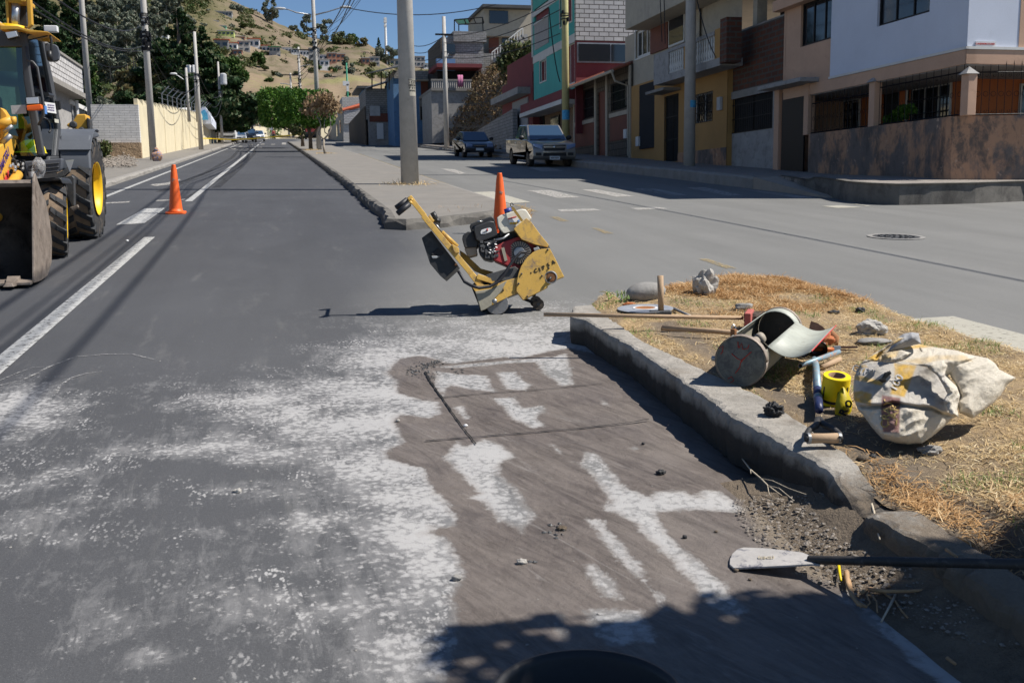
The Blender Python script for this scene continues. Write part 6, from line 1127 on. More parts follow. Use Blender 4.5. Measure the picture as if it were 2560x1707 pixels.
# -- garden wall with pillars, railings and gate
WL = thing('garden_wall', 'stained peach garden wall with pillars and wrought iron railings around the corner house', 'garden wall', (15, 24, gz(24)))
zt = 3.17; a = MB(); WP = [(14.92,pX(2022,330,14.92)[0]),(14.92,20.25),(17.2,19.62),(24,19.1)]
for (xa, ya), (xb, yb) in zip(WP, WP[1:]):
    l = math.hypot(xb-xa, yb-ya); nx_, ny_ = -(yb-ya)/l*-.18, (xb-xa)/l*.18
    if xa == xb: nx_, ny_ = .18, 0
    a = MB(); a.hexa([(xa,ya,gz(ya,.2)),(xb,yb,gz(yb,.2)),(xb+nx_,yb+ny_,gz(yb,.2)),(xa+nx_,ya+ny_,gz(ya,.2)),(xa,ya,zt),(xb,yb,zt),(xb+nx_,yb+ny_,zt),(xa+nx_,ya+ny_,zt)]); a.build('wall', 'stained', WL)
def pillar(x, y, w, z1, capm='plaster_grey'):
    a = MB(); a.bb(x-.02 if z1 < 0 else x+.03,x+w,y-w/2,y+w/2,zt-.01 if w < .3 else gz(y,.2),z1); o = a.build('pillar', 'peach', WL, bevel=.01); a = MB(); a.add([(x-.05,y-w/2-.03,z1),(x+w+.03,y-w/2-.03,z1),(x+w+.03,y+w/2+.03,z1),(x-.05,y+w/2+.03,z1),(x+w/2,y,z1+.17)], [(0,1,4),(1,2,4),(2,3,4),(3,0,4),(3,2,1,0)]); a.build('pillar_cap', capm, o)
for px, top in ((2412,186),(2179,206),(2015,208)): y_, z_ = pX(px, top, 14.92); pillar(14.9, y_, .25, z_)
pillar(14.9, pX(1941,222,14.92)[0], .3, pX(1941,224,14.92)[1])
def railing(p, q, z0, z1, label, n):
    a = MB(); p, q = Vector(p), Vector(q)
    for k in range(n+1):
        c_ = p.lerp(q, k/n); a.tube([(c_.x,c_.y,z0),(c_.x,c_.y,z1+.16)], .009, 4); a.tube([(c_.x,c_.y,z1+.16),(c_.x,c_.y,z1+.26)], [.014,.001], 4)
    for z_ in (z0+.03, z1): a.tube([(p.x,p.y,z_),(q.x,q.y,z_)], .016, 4)
    d_ = (q-p).normalized()
    for k in range(n):
        c_ = p.lerp(q, (k+.5)/n); r_ = .055
        for zc_ in ((z0+z1)/2,): a.tube([(c_.x+d_.x*r_*math.cos(t_), c_.y+d_.y*r_*math.cos(t_), zc_+r_*math.sin(t_)) for t_ in np.linspace(0, 6.283, 13)], .006, 4)
        for zc_ in (z1-.07, z0+.1): a.tube([(c_.x+d_.x*r_*.6*math.cos(t_)*t_/5, c_.y+d_.y*r_*.6*math.cos(t_)*t_/5, zc_+r_*.6*math.sin(t_)*t_/5) for t_ in np.linspace(1, 7, 10)], .005, 4)
    return a.build('railing', 'iron', WL)
ya_, yb_, yc_ = pX(2412,300,14.92)[0], pX(2179,310,14.92)[0], pX(2015,330,14.92)[0]
railing((15.0,ya_+.2,0),(15.0,yb_-.2,0), zt, 4.12, '', 12); railing((15.0,yb_+.2,0),(15.0,yc_-.15,0), zt, 4.02, '', 14); railing((15.15,20.15,0),(17.2,19.7,0), zt, 4.12, '', 12); railing((17.2,19.7,0),(22,19.35,0), zt, 4.12, '', 26)
gy0, gy1 = pX(2005,400,14.95)[0], pX(1950,400,14.95)[0]; bx(WL, 'gate', 'iron', 14.98, 15.03, gy0, gy1, gz(gy0,.32), pX(1975,228,14.95)[1]); bx(WL, 'gate_canopy', 'plaster_grey', 14.4, 15.8, gy0-.75, gy1+.5, pX(2000,214,14.95)[1], pX(2000,214,14.95)[1]+.12, .02)
# -- H2 dark brick house behind the gate
H2 = thing('brick_house', 'dark unplastered brick house behind a gate, left of the white corner house', 'house', (17, 30.5, gz(30)))
y0, y1 = YA+.12, pX(1815,230)[0]+.5; zt2 = pX(1900,62,15.2)[1]
bx(H2, 'wall', 'brick_dark', 15.2, 16.0, y0, y1, pX(1900,235,15.2)[1], zt2); bx(H2, 'lintel', 'concrete', 15.15, 15.2, y0, y1, pX(1900,225,15.2)[1]-.12, pX(1900,225,15.2)[1]+.12)
lw = rX(1830,232,1930,330,15.2); wallX(15.2, gy1+.2, y1, gz(y0,.2), lw[3], [(lw[0],lw[1],pX(1880,328,15.2)[1],lw[3]-.02)], 'plaster_grey', 'lower_wall', H2); winX((lw[0],lw[1],pX(1880,328,15.2)[1],lw[3]-.02), H2, 15.2, fm='iron', grille=1, glass='dark_void')
bx(H2, 'recess_back', 'dark_void', 18.0, 18.1, y0, y1+1.5, zt2, 9.5); cy = pX(1888,20,15.4)[0]; bx(H2, 'column', 'cream_bldg', 15.4, 15.75, cy-.15, cy+.15, zt2, 9.0); bx(H2, 'roof_slab', 'plaster_grey', 14.6, 18.2, y0, y1+.4, 8.6, 9.0); bx(H2, 'terrace_floor', 'concrete', 15.2, 18.0, y0, y1, zt2, zt2+.05)
# -- H3 yellow house with balcony
H3 = thing('yellow_house', 'ochre yellow house with balustraded balcony and a diamond grille window', 'house', (16.5, 35, gz(35)))
ye, yw = pX(1817,300)[0], pX(1636,300)[0]; zb3 = pX(1720,190)[1]; win = rX(1737,230,1781,312); win = (win[0], win[1], pX(1760,306)[1], pX(1760,233)[1]); dor = rX(1662,236,1695,395); dor = (dor[0], dor[1], gz(37,.33), pX(1680,238)[1])
wallX(15, ye, yw, gz(ye,.15), zb3+.05, [win, dor], 'yellow_wall', 'wall', H3); winX(win, H3, fm='white_trim', grille=2, glass='glass_dark'); winX(dor, H3, fm='iron', glass='dark_void', mull=1, name='door', grille=1)
a = MB(); a.bb(14.985,15.0,ye,dor[0],gz(ye,.15),gz(ye,.95)); a.build('stained_plinth', 'stained', H3)
bx(H3, 'side_wall', 'yellow_wall', 15.02, 19, ye, ye+.15, gz(ye,.1), zb3); bx(H3, 'door_canopy', 'concrete', 14.3, 15.0, dor[0]-.2, dor[1]+.3, dor[3]+.1, dor[3]+.2)
zt3 = pX(1808,58,14.2)[1]; X3 = 14.2; yb0, yb1 = pX(1800,190,X3)[0], pX(1634,210,X3)[0]; zf = pX(1720,170,X3)[1]; zl = pX(1800,158,X3)[1]
bx(H3, 'balcony_floor', 'plaster_grey', X3, 15.0, yb0, yb1, zf-.25, zf); bz0 = zf; bz1 = pX(1720,105,X3)[1]
bx(H3, 'balcony_panel', 'yellow_wall', X3-.0, X3+.12, yb0+.0, yb0+.45, bz0, bz1+.05); bx(H3, 'balcony_panel', 'plaster_grey', X3, X3+.12, yb1-1.5, yb1, bz0-.0, bz1); bx(H3, 'balcony_rail', 'plaster_grey', X3-.03, X3+.15, yb0+.45, yb1-1.5, bz1-.12, bz1); bx(H3, 'balcony_pillar', 'yellow_wall', X3, X3+.13, (yb0+yb1)/2-.35, (yb0+yb1)/2+.05, bz0, bz1-.12)
bx(H3, 'balcony_pier', 'brick_dark', X3-.02, X3+.5, yb0-.5, yb0, bz0-.2, bz1+.3)
yy = yb0+.6
while yy < yb1-1.6:
    if not ((yb0+yb1)/2-.4 < yy < (yb0+yb1)/2+.1): a = MB(); a.lathe([(.06,0),(.06,.06),(.035,.1),(.065,.25),(.03,.42),(.05,.5),(.03,.58),(.06,bz1-.12-bz0)], (X3+.06, yy, bz0), (0,0,1), 8); a.build('baluster', 'white_trim', H3, smooth=True)
    yy += .19
wallX(15.5, ye, yw+1, zf, 10.5, [], 'cream_bldg', 'upper_wall', H3)
a = MB(); a.tube([(14.9, pX(1815,115)[0], pX(1815,115)[1]), (14.9, pX(1812,150)[0], pX(1812,150)[1]), (14.92, pX(1800,178)[0], pX(1800,178)[1]), (14.95, pX(1765,177)[0], pX(1765,177)[1]), (14.95,pX(1730,192)[0],pX(1730,192)[1])], .02, 6); a.build('cable', 'wire', H3); mp = pX(1803,258); bx(H3, 'electric_meter', 'transformer', 14.88, 15.0, mp[0]-.13, mp[0]+.13, mp[1]-.25, mp[1]+.2, .02)
# -- H5 cream upper building, H4 low brown house
H5 = thing('cream_building', 'tall cream building with red brown panels rising behind the balcony', 'building', (17, 40, gz(40)))
y0, y1 = yw, pX(1563,80,15.4)[0]; zt5 = pX(1563,76,15.4)[1]; zc5 = pX(1563,75,14.7)[1]
wn1 = rX(1590,60,1626,148,15.4); wn2 = rX(1678,20,1712,105,15.4); wn1 = (wn1[0],wn1[1],pX(1590,148,15.4)[1],pX(1590,80,15.4)[1]); 
wallX(15.4, y0-3.5, y1, 5.5, zc5, [wn1], 'cream_bldg', 'wall', H5); winX(wn1, H5, 15.4, fm='white_trim', fw=.1, mull=2, surround='white_trim'); p_ = rX(1630,30,1672,120,15.38); bx(H5, 'red_panel', 'brownred', 15.3, 15.4, p_[0], p_[1], p_[2], p_[2]+3); p_ = rX(1676,20,1715,105,15.38); o = bx(H5, 'window', 'white_trim', 15.3, 15.4, p_[0], p_[1], p_[2], p_[3]+.5); bx(o, 'pane', 'glass_dark', 15.285, 15.298, p_[0]+.08, p_[1]-.08, p_[2]+.08, p_[3]+.45)
bx(H5, 'upper_storey', 'cream_bldg', 14.3, 20, yb0-1.5, pX(1563,60,14.3)[0], pX(1563,76,14.3)[1], pX(1563,76,14.3)[1]+3.2, .02)
H4 = thing('low_brown_house', 'low dark house with red tile eaves, grilled windows and brown red panels', 'house', (17, 46, gz(46)))
X4 = 15.3; ya4, yb4 = pX(1578,300,X4)[0], pX(1436,300,X4)[0]; ztl = pX(1520,175,X4)[1]
a1_ = rX(1528,200,1574,285,X4); a1_ = (a1_[0],a1_[1],pX(1550,275,X4)[1],pX(1550,205,X4)[1]); a2_ = rX(1439,230,1485,305,X4); a2_ = (a2_[0],a2_[1],pX(1462,298,X4)[1],pX(1462,226,X4)[1]); ad = rX(1494,235,1515,390,X4); ad = (ad[0],ad[1],gz(47,.3),pX(1505,228,X4)[1])
wallX(X4, ya4, yb4, gz(ya4,.15), ztl, [a1_, a2_, ad], 'tile_brown', 'wall', H4)
for h in (a1_, a2_): winX(h, H4, X4, fm='iron', grille=1)
winX(ad, H4, X4, fm='brownred', name='door', glass='brownred', mull=0)
for h, z_ in ((a1_, 0), (a2_, 0)): bx(H4, 'panel', 'brownred', X4-.03, X4-.002, h[0]-.1, h[1]+.1, h[2]-1.35, h[2]-.28); bx(H4, 'sill', 'cream_bldg', X4-.07, X4-.002, h[0]-.15, h[1]+.15, h[2]-.27, h[2]-.08)
for px in (1576, 1518, 1490, 1437): y_ = pX(px,300,X4)[0]; bx(H4, 'pilaster', 'cream_bldg', X4-.06, X4-.001, y_-.12, y_+.12, gz(y_,.2), ztl-.2)
a = MB(); e0, e1 = pX(1532,170,14.5), pX(1415,223,14.5); ye0, ye1 = e0[0], e1[0]; ze = (e0[1]+e1[1])/2
nb = int((ye1-ye0)/.22)
for k in range(nb): y_ = ye0+(ye1-ye0)*k/nb; a.tube([(14.5,y_,ze),(16.6,y_,ze+.75)], .075, 6)
a.hexa([(14.5,ye0,ze-.06),(16.6,ye0,ze+.68),(16.6,ye1,ze+.68),(14.5,ye1,ze-.06),(14.5,ye0,ze),(16.6,ye0,ze+.74),(16.6,ye1,ze+.74),(14.5,ye1,ze)]); a.build('tile_roof', 'rooftile', H4)
a = MB(); a.tube([(14.45,ye0-.1,ze-.08),(14.45,ye1,ze-.08)], .07, 8); a.tube([(14.45,ye0,ze-.1),(14.6,ye0,ze-.5),(15.2,ye0,ze-.7),(15.22,ye0,gz(ye0,.4))], .05, 8); a.build('gutter', 'cream_bldg', H4)
bx(H4, 'side_bay', 'yellow_wall', 15.3, 16.5, pX(1636,300)[0]+.02, ya4-.02, gz(39,.15), pX(1600,210,15.3)[1]); o = rX(1600,215,1645,330,15.25); bx(H4, 'dark_doorway', 'dark_void', 15.22, 15.29, o[0], o[1], gz(40,.8), o[3])
for px, py in ((1565,335),(1596,354)): m_ = pX(px,py,15.2); bx(H4, 'meter_box', 'sign_white', 15.12, 15.25, m_[0]-.16, m_[0]+.16, m_[1]-.2, m_[1]+.2, .01)
# -- H6 block wall building
H6 = thing('block_building', 'pale concrete block building with a long dark window above the tile eaves', 'building', (18, 50, gz(50)))
Y6 = pX(1572,100,15.6)[0]; q0, q1 = AY(1440,100,49.9), AY(1570,100,49.9); XB0, XB1 = q0[0], q1[0]; zt6 = AY(1500,-60,49.9)[2]; zm = AY(1500,103,49.9)[2]; zw = AY(1500,158,49.9)[2]
a = MB(); a.bb(XB0,XB1+3,49.9,50.15,zm,zt6); a.build('wall', 'block_light', H6); bx(H6, 'window_bay', 'dkred', XB0, XB1+3, 49.95, 50.15, zw-3.5, zm); o = bx(H6, 'window', 'steel_grey', XB0+.05, XB1, 49.85, 49.95, zw, zm-.1); xm = AY(1526,130,49.9)[0]; bx(o, 'pane', 'glass_dark', XB0+.12, xm-.04, 49.8, 49.848, zw+.07, zm-.17); bx(o, 'pane', 'glass_dark', xm+.04, XB1-.08, 49.8, 49.848, zw+.07, zm-.17)
# -- H7 teal house
H7 = thing('teal_house', 'teal three storey house with white trim and an orange red balcony recess', 'house', (16.5, 55, gz(55)))
X7 = 15.0; y0, y1 = pX(1440,100,X7)[0], pX(1335,260,X7)[0]; zt7 = 13.6; zg = pX(1400,235,X7)[1]
wn = [rX(1350,155,1366,200,X7), rX(1408,120,1438,205,X7), rX(1400,0,1430,52,X7)]; zs_ = []
wn = [(min(a_,b_),max(a_,b_),min(c_,d_),max(c_,d_)) for a_,b_,c_,d_ in wn]; bal = rX(1336,22,1372,95,X7); bal = (bal[0],bal[1],pX(1336,128,X7)[1],pX(1336,25,X7)[1]) 
wallX(X7, y0, y1, zg, zt7, wn+[bal], 'teal', 'wall', H7)
for w_ in wn: winX(w_, H7, X7, surround='white_trim', glass='glass_blue')
bx(H7, 'balcony_back', 'orange_wall', X7+.14, X7+.9, bal[0], bal[1], bal[2], bal[3]); a = MB(); n_ = 14
for k in range(n_): y_ = bal[0]+(bal[1]-bal[0])*(k+.5)/n_; a.tube([(X7-.02,y_,bal[2]),(X7-.02,y_,bal[2]+1.4)], .03, 5)
a.build('balcony_bars', 'white_trim', H7); bx(H7, 'balcony_rail', 'white_trim', X7-.08, X7+.0, bal[0], bal[1], bal[2]+1.4, bal[2]+1.5)
for px, py, h_ in ((1400,115,.42),(1400,-10,.3)): z_ = pX(px,py,X7)[1]; bx(H7, 'trim_band', 'white_trim', X7-.04, X7-.001, y0, y1, z_-h_/2, z_+h_/2)
bx(H7, 'corner_trim', 'white_trim', X7-.05, X7+.1, y0-.06, y0, zg, zt7); bx(H7, 'corner_trim', 'white_trim', X7-.05, X7+.1, y1, y1+.25, bal[2]-.3, zt7); bx(H7, 'side', 'dkred', X7+.1, 20, y0-.001, y1, zg, zt7); bx(H7, 'roof', 'sheetroof', X7-1.4, 20, y0-.2, y1+1.2, zt7, zt7+.15)
bx(H7, 'ground_floor', 'brick_tan', X7+.5, X7+4, y0, y1, gz(y0), zg); bx(H7, 'canopy', 'dkred', X7-.6, X7+.6, y0+.5, y1+1, zg-.5, zg-.02, .02); bx(H7, 'canopy_edge', 'white_trim', X7-.66, X7+.6, y0+.5, y1+1, zg-.75, zg-.52)
for px, l in ((1352,1),(1390,1)): y_ = pX(px,280,X7+.5)[0]; o = bx(H7, 'shop_window', 'iron', X7+.42, X7+.498, y_-.9, y_+.9, gz(y_,.9), gz(y_,2.3)); bx(o, 'pane', 'glass_dark', X7+.40, X7+.418, y_-.8, y_+.8, gz(y_,1.0), gz(y_,2.2))
# -- H8 dark red garage building
H8 = thing('red_building', 'dark red building with grey garage shutter left of the teal house', 'building', (16.5, 64, gz(64)))
ya, yb = y1+.3, pX(1255,220,X7)[0]; yb = min(yb, 74); zt8 = pX(1300,195,X7)[1]; bx(H8, 'wall', 'dkred', 15.0, 19, ya, yb, gz(ya), zt8); gy_ = rX(1283,258,1322,300,X7); bx(H8, 'shutter', 'garage_grey', 14.93, 14.998, min(gy_[0],gy_[1]), max(gy_[0],gy_[1]), gz(62), gy_[3]); bx(H8, 'canopy', 'plaster_grey', 14.2, 15.0, ya+.5, yb, pX(1290,250,X7)[1], pX(1290,250,X7)[1]+.4)
bx(H8, 'upper_wall', 'dkred', 15.6, 19, ya+1, yb+1, zt8, zt8+1.5)
# ---------------------------------------------------------------- hillside
cr_px = [-400,0,250,430,560,640,700,760,820,880,920,960,1000,1050,1100,1300,1700,2300,3000]; cr_py = [-420,-300,-190,-75,-6,28,62,88,104,112,110,132,160,168,172,230,310,330,340]
HB = 318.0
def crest(px): return float(np.interp(px, cr_px, cr_py))
def hpt(px, py):
    t = (HB-py)/(HB-crest(px)+1e-6); D = 205+300*max(0, t)**1.15+20*mnoise.noise(Vector((px*.004, t*2, 0))); return D3(px, py, D)
pxs = np.arange(-400, 2400, 11.0); ts = np.concatenate([np.linspace(-.25, 1, 64), np.linspace(1.04, 1.3, 4)]); vs = []; fl = []; gr_ = []
for t in ts:
    for px in pxs:
        c = crest(px); py = HB-(HB-c)*min(t, 1); tt = max(t, -.25)
        if t <= 1: p = D3(px, HB-(HB-c)*t, 205+300*max(0, t)**1.15+20*mnoise.noise(Vector((px*.004, t*2, 0)))-30*max(0, -t))
        else: p = D3(px, c, 505)+np.array([0, 400*(t-1), -120*(t-1)])
        n = mnoise.noise(Vector((px*.012, t*5, 1)))*4*min(1, max(0, t)*3)+mnoise.noise(Vector((px*.05, t*18, 4)))*1.2*min(1, max(0, t)*3)
        p = p+np.array([0, -n, n*.5*(1 if t < .93 else .35)]); vs.append(p); gr_.append(float(np.clip((600-px)/80, 0, 1)*np.clip((235-(HB-(HB-c)*t))/50, 0, 1))*.75)
        ppy = HB-(HB-c)*t; f_ = 1.0 if (610 < px < 860 and ppy > 175+.12*(px-610)) or (560 < px <= 612 and ppy > 235) or (860 <= px < 1100 and ppy > 200) else 0.0; fl.append(f_)
nx2 = len(pxs); n2 = len(ts); idx = np.arange(nx2*n2).reshape(n2, nx2); q = np.stack([idx[:-1,:-1], idx[:-1,1:], idx[1:,1:], idx[1:,:-1]], -1).reshape(-1, 4)
hl = raw_mesh('hill', np.array(vs), q, 'hill', smooth=True); at = hl.data.attributes.new('field', 'FLOAT', 'POINT'); at.data.foreach_set('value', np.array(fl, np.float32)); at = hl.data.attributes.new('green', 'FLOAT', 'POINT'); at.data.foreach_set('value', np.array(gr_, np.float32)); struct(hl)

# ---------------------------------------------------------------- foliage
def leaves(name, cen, rad, n, size, m, parent=None, seed=0, squash=1.0, hang=0, fn=None, aspect=.6):
    """small leaf-sized faces spread through clumps; cen (k,3), rad (k,)"""
    R = np.random.RandomState(seed); cen = np.array(cen, float); rad = np.array(rad, float); w = rad**2; w /= w.sum(); k = R.choice(len(cen), n, p=w)
    d = R.randn(n, 3); d /= np.linalg.norm(d, axis=1)[:, None]+1e-9; r_ = rad[k]*(.45+.6*R.rand(n)**.6); p = cen[k]+d*r_[:, None]*np.array([1, 1, squash])
    if fn is not None: p = fn(p)
    nr = d*.7+R.randn(n, 3)*.7; nr /= np.linalg.norm(nr, axis=1)[:, None]; t = np.cross(nr, R.randn(n, 3)); t /= np.linalg.norm(t, axis=1)[:, None]+1e-9
    if hang: t = t*(1-hang)+np.array([0, 0, -1])*hang; t /= np.linalg.norm(t, axis=1)[:, None]
    b_ = np.cross(nr, t); b_ /= np.linalg.norm(b_, axis=1)[:, None]+1e-9; s = size*(.5+R.rand(n))[:, None]; a_ = s*aspect
    v = np.stack([p-t*s, p+b_*a_, p+t*s, p-b_*a_], 1).reshape(-1, 3); f = (np.arange(n)[:, None]*4+np.arange(4)[None]); return raw_mesh(name, v, f, m, parent, None if parent is not None else p.mean(0))
def trunk(path, r, m='trunk', par=None, name='trunk', n=8): a = MB(); a.tube(path, r, n); return a.build(name, m, par, smooth=True)
def tree(label, base, h, w, kind, m, n, size, seed, group=None, tm='trunk', cat='tree', bare=.3, name=None):
    R = random.Random(seed); b_ = np.array(base, float); t = thing(name or {'conifer': 'conifer_tree', 'euca': 'eucalyptus_tree', 'round': 'leafy_tree', 'bush': 'bush', 'ficus': 'trimmed_tree'}[kind], label, cat, b_, group)
    cen, rad = [], []; top = b_+np.array([R.uniform(-.03,.03)*h, 0, h])
    if kind == 'conifer':
        trunk([b_, b_+(top-b_)*.5, top], [w*.05, w*.03, .02], tm, t)
        for k in range(int(30+h*5)):
            f = (k+R.random())/(30+h*5); z = h*(.06+.94*f); rr_ = (w/2)*(1-f)**.95*(.8+.45*R.random()); q = R.random()*6.28
            for s_ in (.45, .8, 1.05): cen.append(b_+np.array([rr_*s_*math.cos(q), rr_*s_*math.sin(q), z-rr_*s_*.22+rr_*.25*s_**3])); rad.append(max(.22, rr_*.26*(1.15-s_*.4)))
    elif kind == 'euca':
        lean = R.uniform(-.06,.06)*h; trunk([b_, b_+np.array([lean*.5,0,h*.5]), b_+np.array([lean,0,h*.95])], [w*.035, w*.022, .03], tm, t)
        for k in range(16):
            f = bare+(1-bare)*R.random(); q = R.random()*6.28; rr_ = w/2*(.25+.75*R.random())*(1.1-abs(f-.65)); c_ = b_+np.array([lean*f+rr_*math.cos(q), rr_*math.sin(q), h*f]); cen.append(c_); rad.append(w*R.uniform(.10,.20)); trunk([b_+np.array([lean*f*.9,0,h*(f-.12)]), c_], [w*.01,.02], tm, t, 'branch', 5)
    elif kind in ('round', 'bush'):
        if kind == 'round': trunk([b_, b_+np.array([.05*w,0,h*.35]), b_+np.array([0,0,h*.7])], [w*.06, w*.045, .05], tm, t)
        for k in range(26 if kind == 'round' else 9):
            q = R.random()*6.28; f = R.random(); z = h*((bare+(1-bare)*f*.9) if kind == 'round' else .15+.6*f); rr_ = w/2*math.sqrt(max(0, 1-(abs(f-.42)/.62)**2))*R.uniform(.35,.9); cen.append(b_+np.array([rr_*math.cos(q), rr_*math.sin(q), z])); rad.append(w*R.uniform(.10,.19)*(1 if kind == 'round' else 1.25))
            if kind == 'round' and k % 3 == 0: trunk([b_+np.array([0,0,h*max(.2, bare*.8)]), cen[-1]], [w*.022,.02], tm, t, 'branch', 5)
    leaves('crown', cen, rad, n, size, m, t, seed, .8 if kind != 'conifer' else .45, hang=.25 if kind == 'euca' else 0)
    return t
# trimmed ficus trees on the median: box heads
def ficus(px0, px1, py0, py1, basepx, label, seed, Yb, n=9000, size=.11, m='leaf_ficus', par_group='clipped trees on the median', tw=.16):
    g = G(*basepx, .15); D = fwd(g); t = thing('clipped_tree', label, 'tree', g, par_group); w = (px1-px0)*D/F; top = D3((px0+px1)/2, py0, D)[2]; bot = D3((px0+px1)/2, py1, D)[2]; cx = D3((px0+px1)/2, (py0+py1)/2, D)[0]; cy = g[1]; R = random.Random(seed)
    trunk([g, g+np.array([0,0,(bot-g[2])*.6]), np.array([cx, cy, bot+.2])], [tw, tw*.8, tw*.7], 'trunk', t); cen, rad = [], []
    for k in range(3): trunk([g+np.array([0,0,(bot-g[2])*.5]), np.array([cx+R.uniform(-.4,.4)*w, cy+R.uniform(-.3,.3)*w, bot+.6])], [tw*.5,.03], 'trunk', t, 'branch', 6)
    a_ = np.random.RandomState(seed); hw = w/2; hh_ = (top-bot)/2; zc_ = (top+bot)/2; N_ = n; d = a_.uniform(-1, 1, (N_, 3)); m_ = np.argmax(np.abs(d), 1); sg_ = np.sign(d[np.arange(N_), m_]); d[np.arange(N_), m_] = sg_*(1-.35*a_.rand(N_)**2)
    nn = np.linalg.norm(d, axis=1, ord=6)[:, None]; d = d/np.maximum(nn, 1)*(.95+.08*np.sin(d[:, :1]*9+d[:, 1:2]*7)); P = np.array([cx, cy, zc_])+d*np.array([hw, hw*1.1, hh_]); leaves('crown', P, np.full(N_, .10), N_, size, m, t, seed); return t
ficus(608,700,238,345,(750,345),'dark clipped tree farthest along the median',21,0,7000,.14,tw=.2)
ficus(650,760,226,318,(757,366),'bright green box clipped tree, middle of the median row',22,0,12000,.10,tw=.17)
ficus(700,832,232,318,(777,374),'box clipped green tree closest to the street light pole',23,0,12000,.09,tw=.15)
# bare young tree
g = G(813,387,.15); D = fwd(g); t = thing('young_bare_tree', 'young crooked tree with withered brown leaves beside the light pole', 'tree', g); Z6 = lambda x, y: D3(640+x/5.806, 130+y/5.806, D)
for pts, r_ in (([(1000,1475),(980,1380),(985,1270)], [.07,.06,.055]), ([(985,1270),(930,1220),(905,1190),(930,1130),(940,1060),(920,960)], [.05,.045,.04,.035,.03,.01]), ([(985,1270),(1050,1200),(1085,1120),(1080,1000),(1060,850)], [.055,.05,.04,.03,.012]), ([(1050,1200),(1000,1170),(990,1080),(1000,950)], [.04,.03,.025,.01]), ([(1080,1050),(1130,960),(1160,850)], [.025,.02,.01]), ([(940,1060),(880,900),(800,860),(700,780)], [.02,.02,.015,.01])): a = MB(); a.tube([Z6(*p) for p in pts], r_, 7); a.build('trunk' if r_[0] > .06 else 'branch', 'trunk_pale', t, smooth=True)
leaves('crown', [Z6(x, y)+np.array([0,0,R.uniform(-.2,.3)]) for x, y in ((740,780),(800,740),(860,800),(960,740),(1000,760),(1050,780),(1130,760),(1160,830),(780,850),(1090,860),(900,720),(1010,840))], [.40]*12, 750, .11, 'leaf_dry', t, 5, 1.1, hang=.5)
leaves('crown', [Z6(x, y) for x, y in ((640,1180),(620,1120),(560,1130))], [.35]*3, 200, .1, 'leaf_bush', t, 5)
# big trees behind the cream wall and on the left
def atY(px, py, Y): return AY(px, py, Y)
def treepx(label, cx, top, bot, wpx, Y, kind, m, n, size, seed, **k):
    b_ = AY(cx, bot, Y); h = AY(cx, top, Y)[2]-b_[2]; return tree(label, b_, h, wpx/F*fwd(b_), kind, m, n, size, seed, **k)
treepx('huge dark conifer with drooping tips behind the cream wall', 468, 22, 330, 300, 112, 'conifer', 'leaf_conifer', 70000, .24, 31); treepx('lighter green broad tree at the right end of the conifers', 560, 112, 330, 130, 118, 'round', 'leaf_green', 26000, .20, 32, bare=.05)
treepx('dark dense tree filling the gap between the big conifers', 518, 66, 330, 190, 116, 'conifer', 'leaf_conifer', 26000, .24, 39)
treepx('tall dark conifer rising behind the backhoe loader', 130, -60, 290, 160, 75, 'conifer', 'leaf_conifer', 34000, .20, 33); treepx('dark conifer behind the grey block house', 195, -20, 290, 150, 80, 'conifer', 'leaf_conifer', 32000, .20, 34); treepx('dark conifer at the far left edge', 20, -30, 290, 110, 78, 'conifer', 'leaf_conifer', 14000, .2, 35)
treepx('shorter dark conifer left of the white pole', 238, 140, 300, 50, 84, 'conifer', 'leaf_green', 8000, .18, 36)
treepx('brown feathery tree right of the first pole', 410, 178, 320, 90, 110, 'round', 'leaf_brown', 9000, .22, 37, bare=.15, tm='trunk_pale'); treepx('brown feathery tree left of the first pole', 335, 168, 320, 105, 112, 'round', 'leaf_brown', 11000, .22, 38, bare=.1, tm='trunk_pale'); treepx('grey green shrub over the whitewashed wall', 268, 232, 290, 46, 75, 'bush', 'leaf_euca', 2500, .16, 41, cat='shrub')
def hilltree(px, base, top, wpx, kind, m, n, size, seed, label, group='trees on the hillside', **k):
    b_ = hpt(px, base); D = fwd(b_); return tree(label, b_-np.array([0,0,.5]), (base-top)/F*D, wpx/F*D, kind, m, n, size, seed, group=group, **k)
R = random.Random(77)
fr = [(240,165,75),(262,190,110),(285,150,60),(300,200,95),(318,205,60),(335,175,40),(352,190,80),(372,198,70),(388,160,30),(402,120,15),(420,80,-5),(300,120,30),(250,100,20),(330,90,0),(365,110,10),(395,60,-40),(440,60,-25),(222,60,-30),(345,215,120),(280,215,130),(310,60,-20),(460,110,40),(270,60,-5)]
def ordl(n): return ['first','second','third','fourth','fifth','sixth','seventh','eighth','ninth','tenth','eleventh','twelfth','thirteenth'][n]
def ranked(L, cls, f):                            # labels by row and by order from the left
    out = [None]*len(L)
    for c_ in sorted({cls(v) for v in L}):
        for n_, i in enumerate(sorted([i for i, v in enumerate(L) if cls(v) == c_], key=lambda i: L[i][0])): out[i] = f(ordl(n_), c_)
    return out
grl = ranked(fr, lambda v: 'top' if v[1] < 100 else 'middle' if v[1] < 180 else 'lowest', lambda n_, c_: f'grey green eucalyptus, {n_} from the left in the {c_} row of the hillside grove')
for k, (px, b_, t_) in enumerate(fr): hilltree(px, b_, t_, 56, 'euca', 'leaf_euca', 4200, .5, 100+k, grl[k], 'eucalyptus grove on the hill', tm='trunk_pale', bare=.35, cat='tree')
